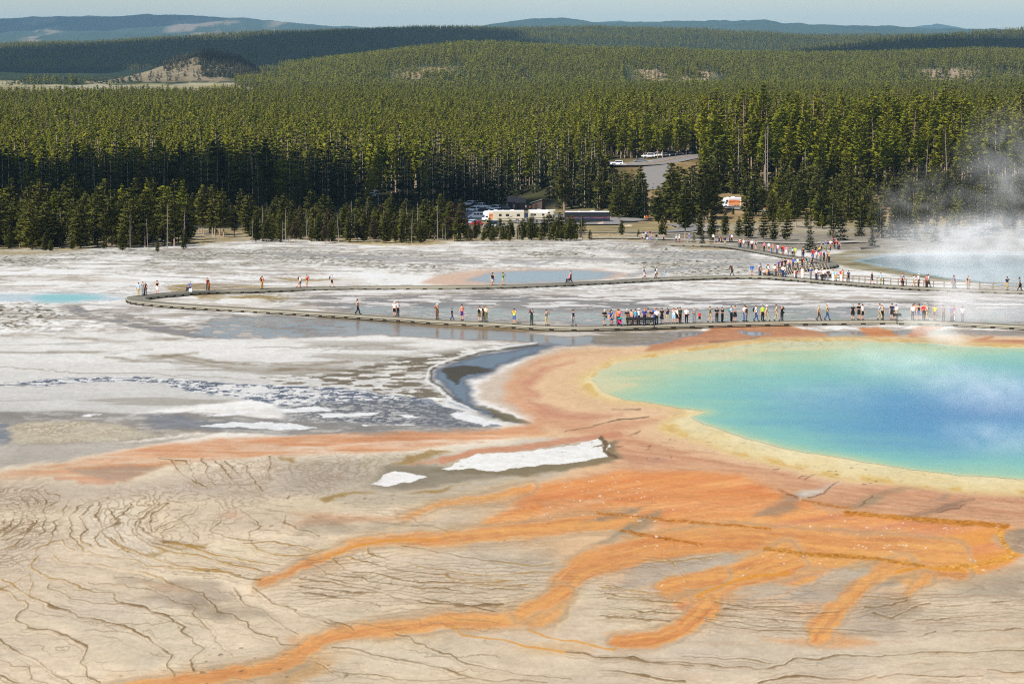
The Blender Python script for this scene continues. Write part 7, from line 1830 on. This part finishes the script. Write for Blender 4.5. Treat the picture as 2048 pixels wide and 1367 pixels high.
# ------------------------------------------------------------------ steam
def steam(u, v, h, size, dens, seed, label, nscale=1.6, tilt=(0, 0, 0), thr=.45, Y=None):
    """a drifting puff: an ellipsoid of broken vapour; size in metres (x, y, z), v its foot on the ground"""
    P = at(u, v)
    bm = bmesh.new(); bmesh.ops.create_icosphere(bm, subdivisions=3, radius=1)
    me = bpy.data.meshes.new('steam'); bm.to_mesh(me); bm.free()
    m = bpy.data.materials.new('steam_%d' % seed); m.use_nodes = True; n, l = m.node_tree.nodes, m.node_tree.links; n.remove(n['Principled BSDF'])
    tc = n.new('ShaderNodeTexCoord'); ln = n.new('ShaderNodeVectorMath'); ln.operation = 'LENGTH'; l.new(tc.outputs['Object'], ln.inputs[0])
    fo = n.new('ShaderNodeMapRange'); fo.interpolation_type = 'SMOOTHSTEP'; fo.inputs['From Min'].default_value = 1.0; fo.inputs['From Max'].default_value = .15; l.new(ln.outputs['Value'], fo.inputs[0])
    mp = n.new('ShaderNodeMapping'); mp.inputs['Location'].default_value = (seed * 3.1, seed * 1.7, 0); mp.inputs['Scale'].default_value = (size[0] / max(size), size[1] / max(size), size[2] / max(size) * 1.3); l.new(tc.outputs['Object'], mp.inputs[0])
    nz = n.new('ShaderNodeTexNoise'); nz.inputs['Scale'].default_value = nscale * max(size) / 6; nz.inputs['Detail'].default_value = 5; nz.inputs['Distortion'].default_value = .8; l.new(mp.outputs[0], nz.inputs['Vector'])
    nr = n.new('ShaderNodeMapRange'); nr.inputs['From Min'].default_value = thr; nr.inputs['From Max'].default_value = thr + .28; nr.clamp = True; l.new(nz.outputs[0], nr.inputs[0])
    mu = n.new('ShaderNodeMath'); mu.operation = 'MULTIPLY'; l.new(fo.outputs[0], mu.inputs[0]); l.new(nr.outputs[0], mu.inputs[1])
    m2 = n.new('ShaderNodeMath'); m2.operation = 'MULTIPLY'; m2.inputs[1].default_value = dens; l.new(mu.outputs[0], m2.inputs[0])
    pv = n.new('ShaderNodeVolumePrincipled'); pv.inputs['Color'].default_value = (.97, .98, 1, 1); pv.inputs['Anisotropy'].default_value = -.3; l.new(m2.outputs[0], pv.inputs['Density'])
    l.new(pv.outputs[0], n['Material Output'].inputs['Volume'])
    me.materials.append(m)
    o = link(bpy.data.objects.new('steam', me)); o.location = P + Vector((0, 0, h)); o.scale = size; o.rotation_euler = tilt
    tag(o, label, 'steam', 'steam off the hot pools', kind='stuff')
steam(1985, 520, 3.0, (28, 16, 7.5), .085, 1, 'thick white steam bank over the crater pool on the right', 1.1, thr=.34)
steam(1870, 530, 1.4, (15, 12, 3.0), .07, 2, 'low steam creeping over the crater pool edge', 1.3, thr=.36)
steam(2020, 505, 15.0, (15, 12, 18), .03, 3, 'tall thin steam column in front of the right-hand wood', 1.2, thr=.40)
steam(1840, 500, 9.0, (13, 10, 10), .02, 4, 'faint drifting steam before the tree trunks', 1.3, thr=.42)
steam(1915, 652, 2.2, (4.6, 7, 4.2), .12, 5, 'steam plume rising across the front boardwalk', 1.1, (0, .6, 0), thr=.28)
steam(1868, 690, 1.6, (5.5, 10, 1.9), .09, 6, 'foot of the steam plume on the great pool', 1.3, (0, .45, 0), thr=.30)
steam(1985, 650, 2.0, (7, 8, 3.0), .085, 7, 'thin veil of steam over the right end of the front boardwalk', 1.4, thr=.34)
steam(1790, 740, .9, (9, 22, 1.3), .042, 8, 'wisps of steam low over the far blue water', 2.4, thr=.38)
steam(1980, 800, 1.0, (9, 26, 1.6), .045, 9, 'drifting veil of steam over the middle of the great pool', 2.4, thr=.36)
steam(1640, 800, .6, (10, 18, .9), .022, 10, 'thin steam streaks over the turquoise water', 2.6, thr=.42)
steam(1990, 895, .8, (6, 12, 1.2), .045, 11, 'steam wisps near the close edge of the great pool', 2.8, thr=.40)
steam(1480, 740, .5, (8, 14, .7), .02, 12, 'faint steam over the green far end of the pool', 2.4, thr=.44)
# ------------------------------------------------------------------ clouds (above the frame) whose shadows lie over the woods
def cloud(name, cx, cy, cz, rx, ry, rz, seed, label):
    bm = bmesh.new(); r = random.Random(seed)
    for k in range(34):
        a = r.uniform(0, 6.28); d = r.random() ** .5
        x, y = math.cos(a) * d, math.sin(a) * d
        s = (1.05 - .6 * d) * r.uniform(.32, .5)
        mtx = Matrix.Translation((cx + x * rx * .8, cy + y * ry * .8, cz + r.uniform(0, .3) * rz)) @ Matrix.Diagonal((s * rx, s * ry, s * rz * 2, 1))
        bmesh.ops.create_icosphere(bm, subdivisions=3, radius=1, matrix=mtx)
    for v in bm.verts:
        p = np.array([v.co.x, v.co.y])
        v.co += v.normal * (float(fbm(np.array([v.co.x / (rx * .15)]), np.array([v.co.y / (ry * .15)]), seed)[0]) - .5) * min(rx, ry) * .25
    me = bpy.data.meshes.new(name); bm.to_mesh(me); bm.free()
    me.polygons.foreach_set('use_smooth', np.ones(len(me.polygons), bool))
    me.materials.append(plain('cloud_white', (235, 238, 242), 1, 0, .02, .01, 0))
    o = link(bpy.data.objects.new(name, me)); tag(o, label, 'cloud', kind='stuff')
    return o
def shade(u, y, h, rx, ry, seed, label):
    """a cloud at height h whose shadow falls round the spot seen at column u, distance y"""
    x = (u - 1024) / FPX * y; z = float(terrain_z(x, y)) + 8
    t = (h - z) / SUN_DIR.z
    cloud('cloud', x + SUN_DIR.x * t, y + SUN_DIR.y * t, h, rx, ry, 40, seed, label)
shade(250, 925, 640, 130, 160, 1, 'white cloud overhead shading the dark trees on the left')
shade(620, 990, 660, 46, 50, 2, 'white cloud overhead shading the trees by the car park')
shade(300, 7600, 2100, 900, 1500, 3, 'broad cloud over the far dark plateau on the left')
shade(760, 8200, 2100, 500, 1300, 4, 'cloud over the far plateau behind the middle hill')
shade(1760, 6500, 2000, 350, 500, 5, 'cloud over the dark ridge on the right')
shade(160, 27500, 4200, 1500, 2600, 6, 'cloud over the farthest mountains')
shade(480, 4560, 1700, 70, 150, 7, 'small cloud shading the far side of the knoll')

# ------------------------------------------------------------------ haze
bm = bmesh.new()
bmesh.ops.create_cube(bm, size=1, matrix=Matrix.Translation((0, 24000, 240)) @ Matrix.Diagonal((31000, 49500, 620, 1)))
me = bpy.data.meshes.new('haze'); bm.to_mesh(me); bm.free()
zm, n, l, b = material('haze_air'); n.remove(b)
pv = n.new('ShaderNodeVolumePrincipled')
pv.inputs['Color'].default_value = (.42, .72, 1.0, 1); pv.inputs['Density'].default_value = 2.0e-5; pv.inputs['Anisotropy'].default_value = .0
l.new(pv.outputs[0], n['Material Output'].inputs['Volume'])
me.materials.append(zm)
tag(link(bpy.data.objects.new('haze', me)), 'thin blue haze filling the air over the far hills', 'haze', kind='stuff')
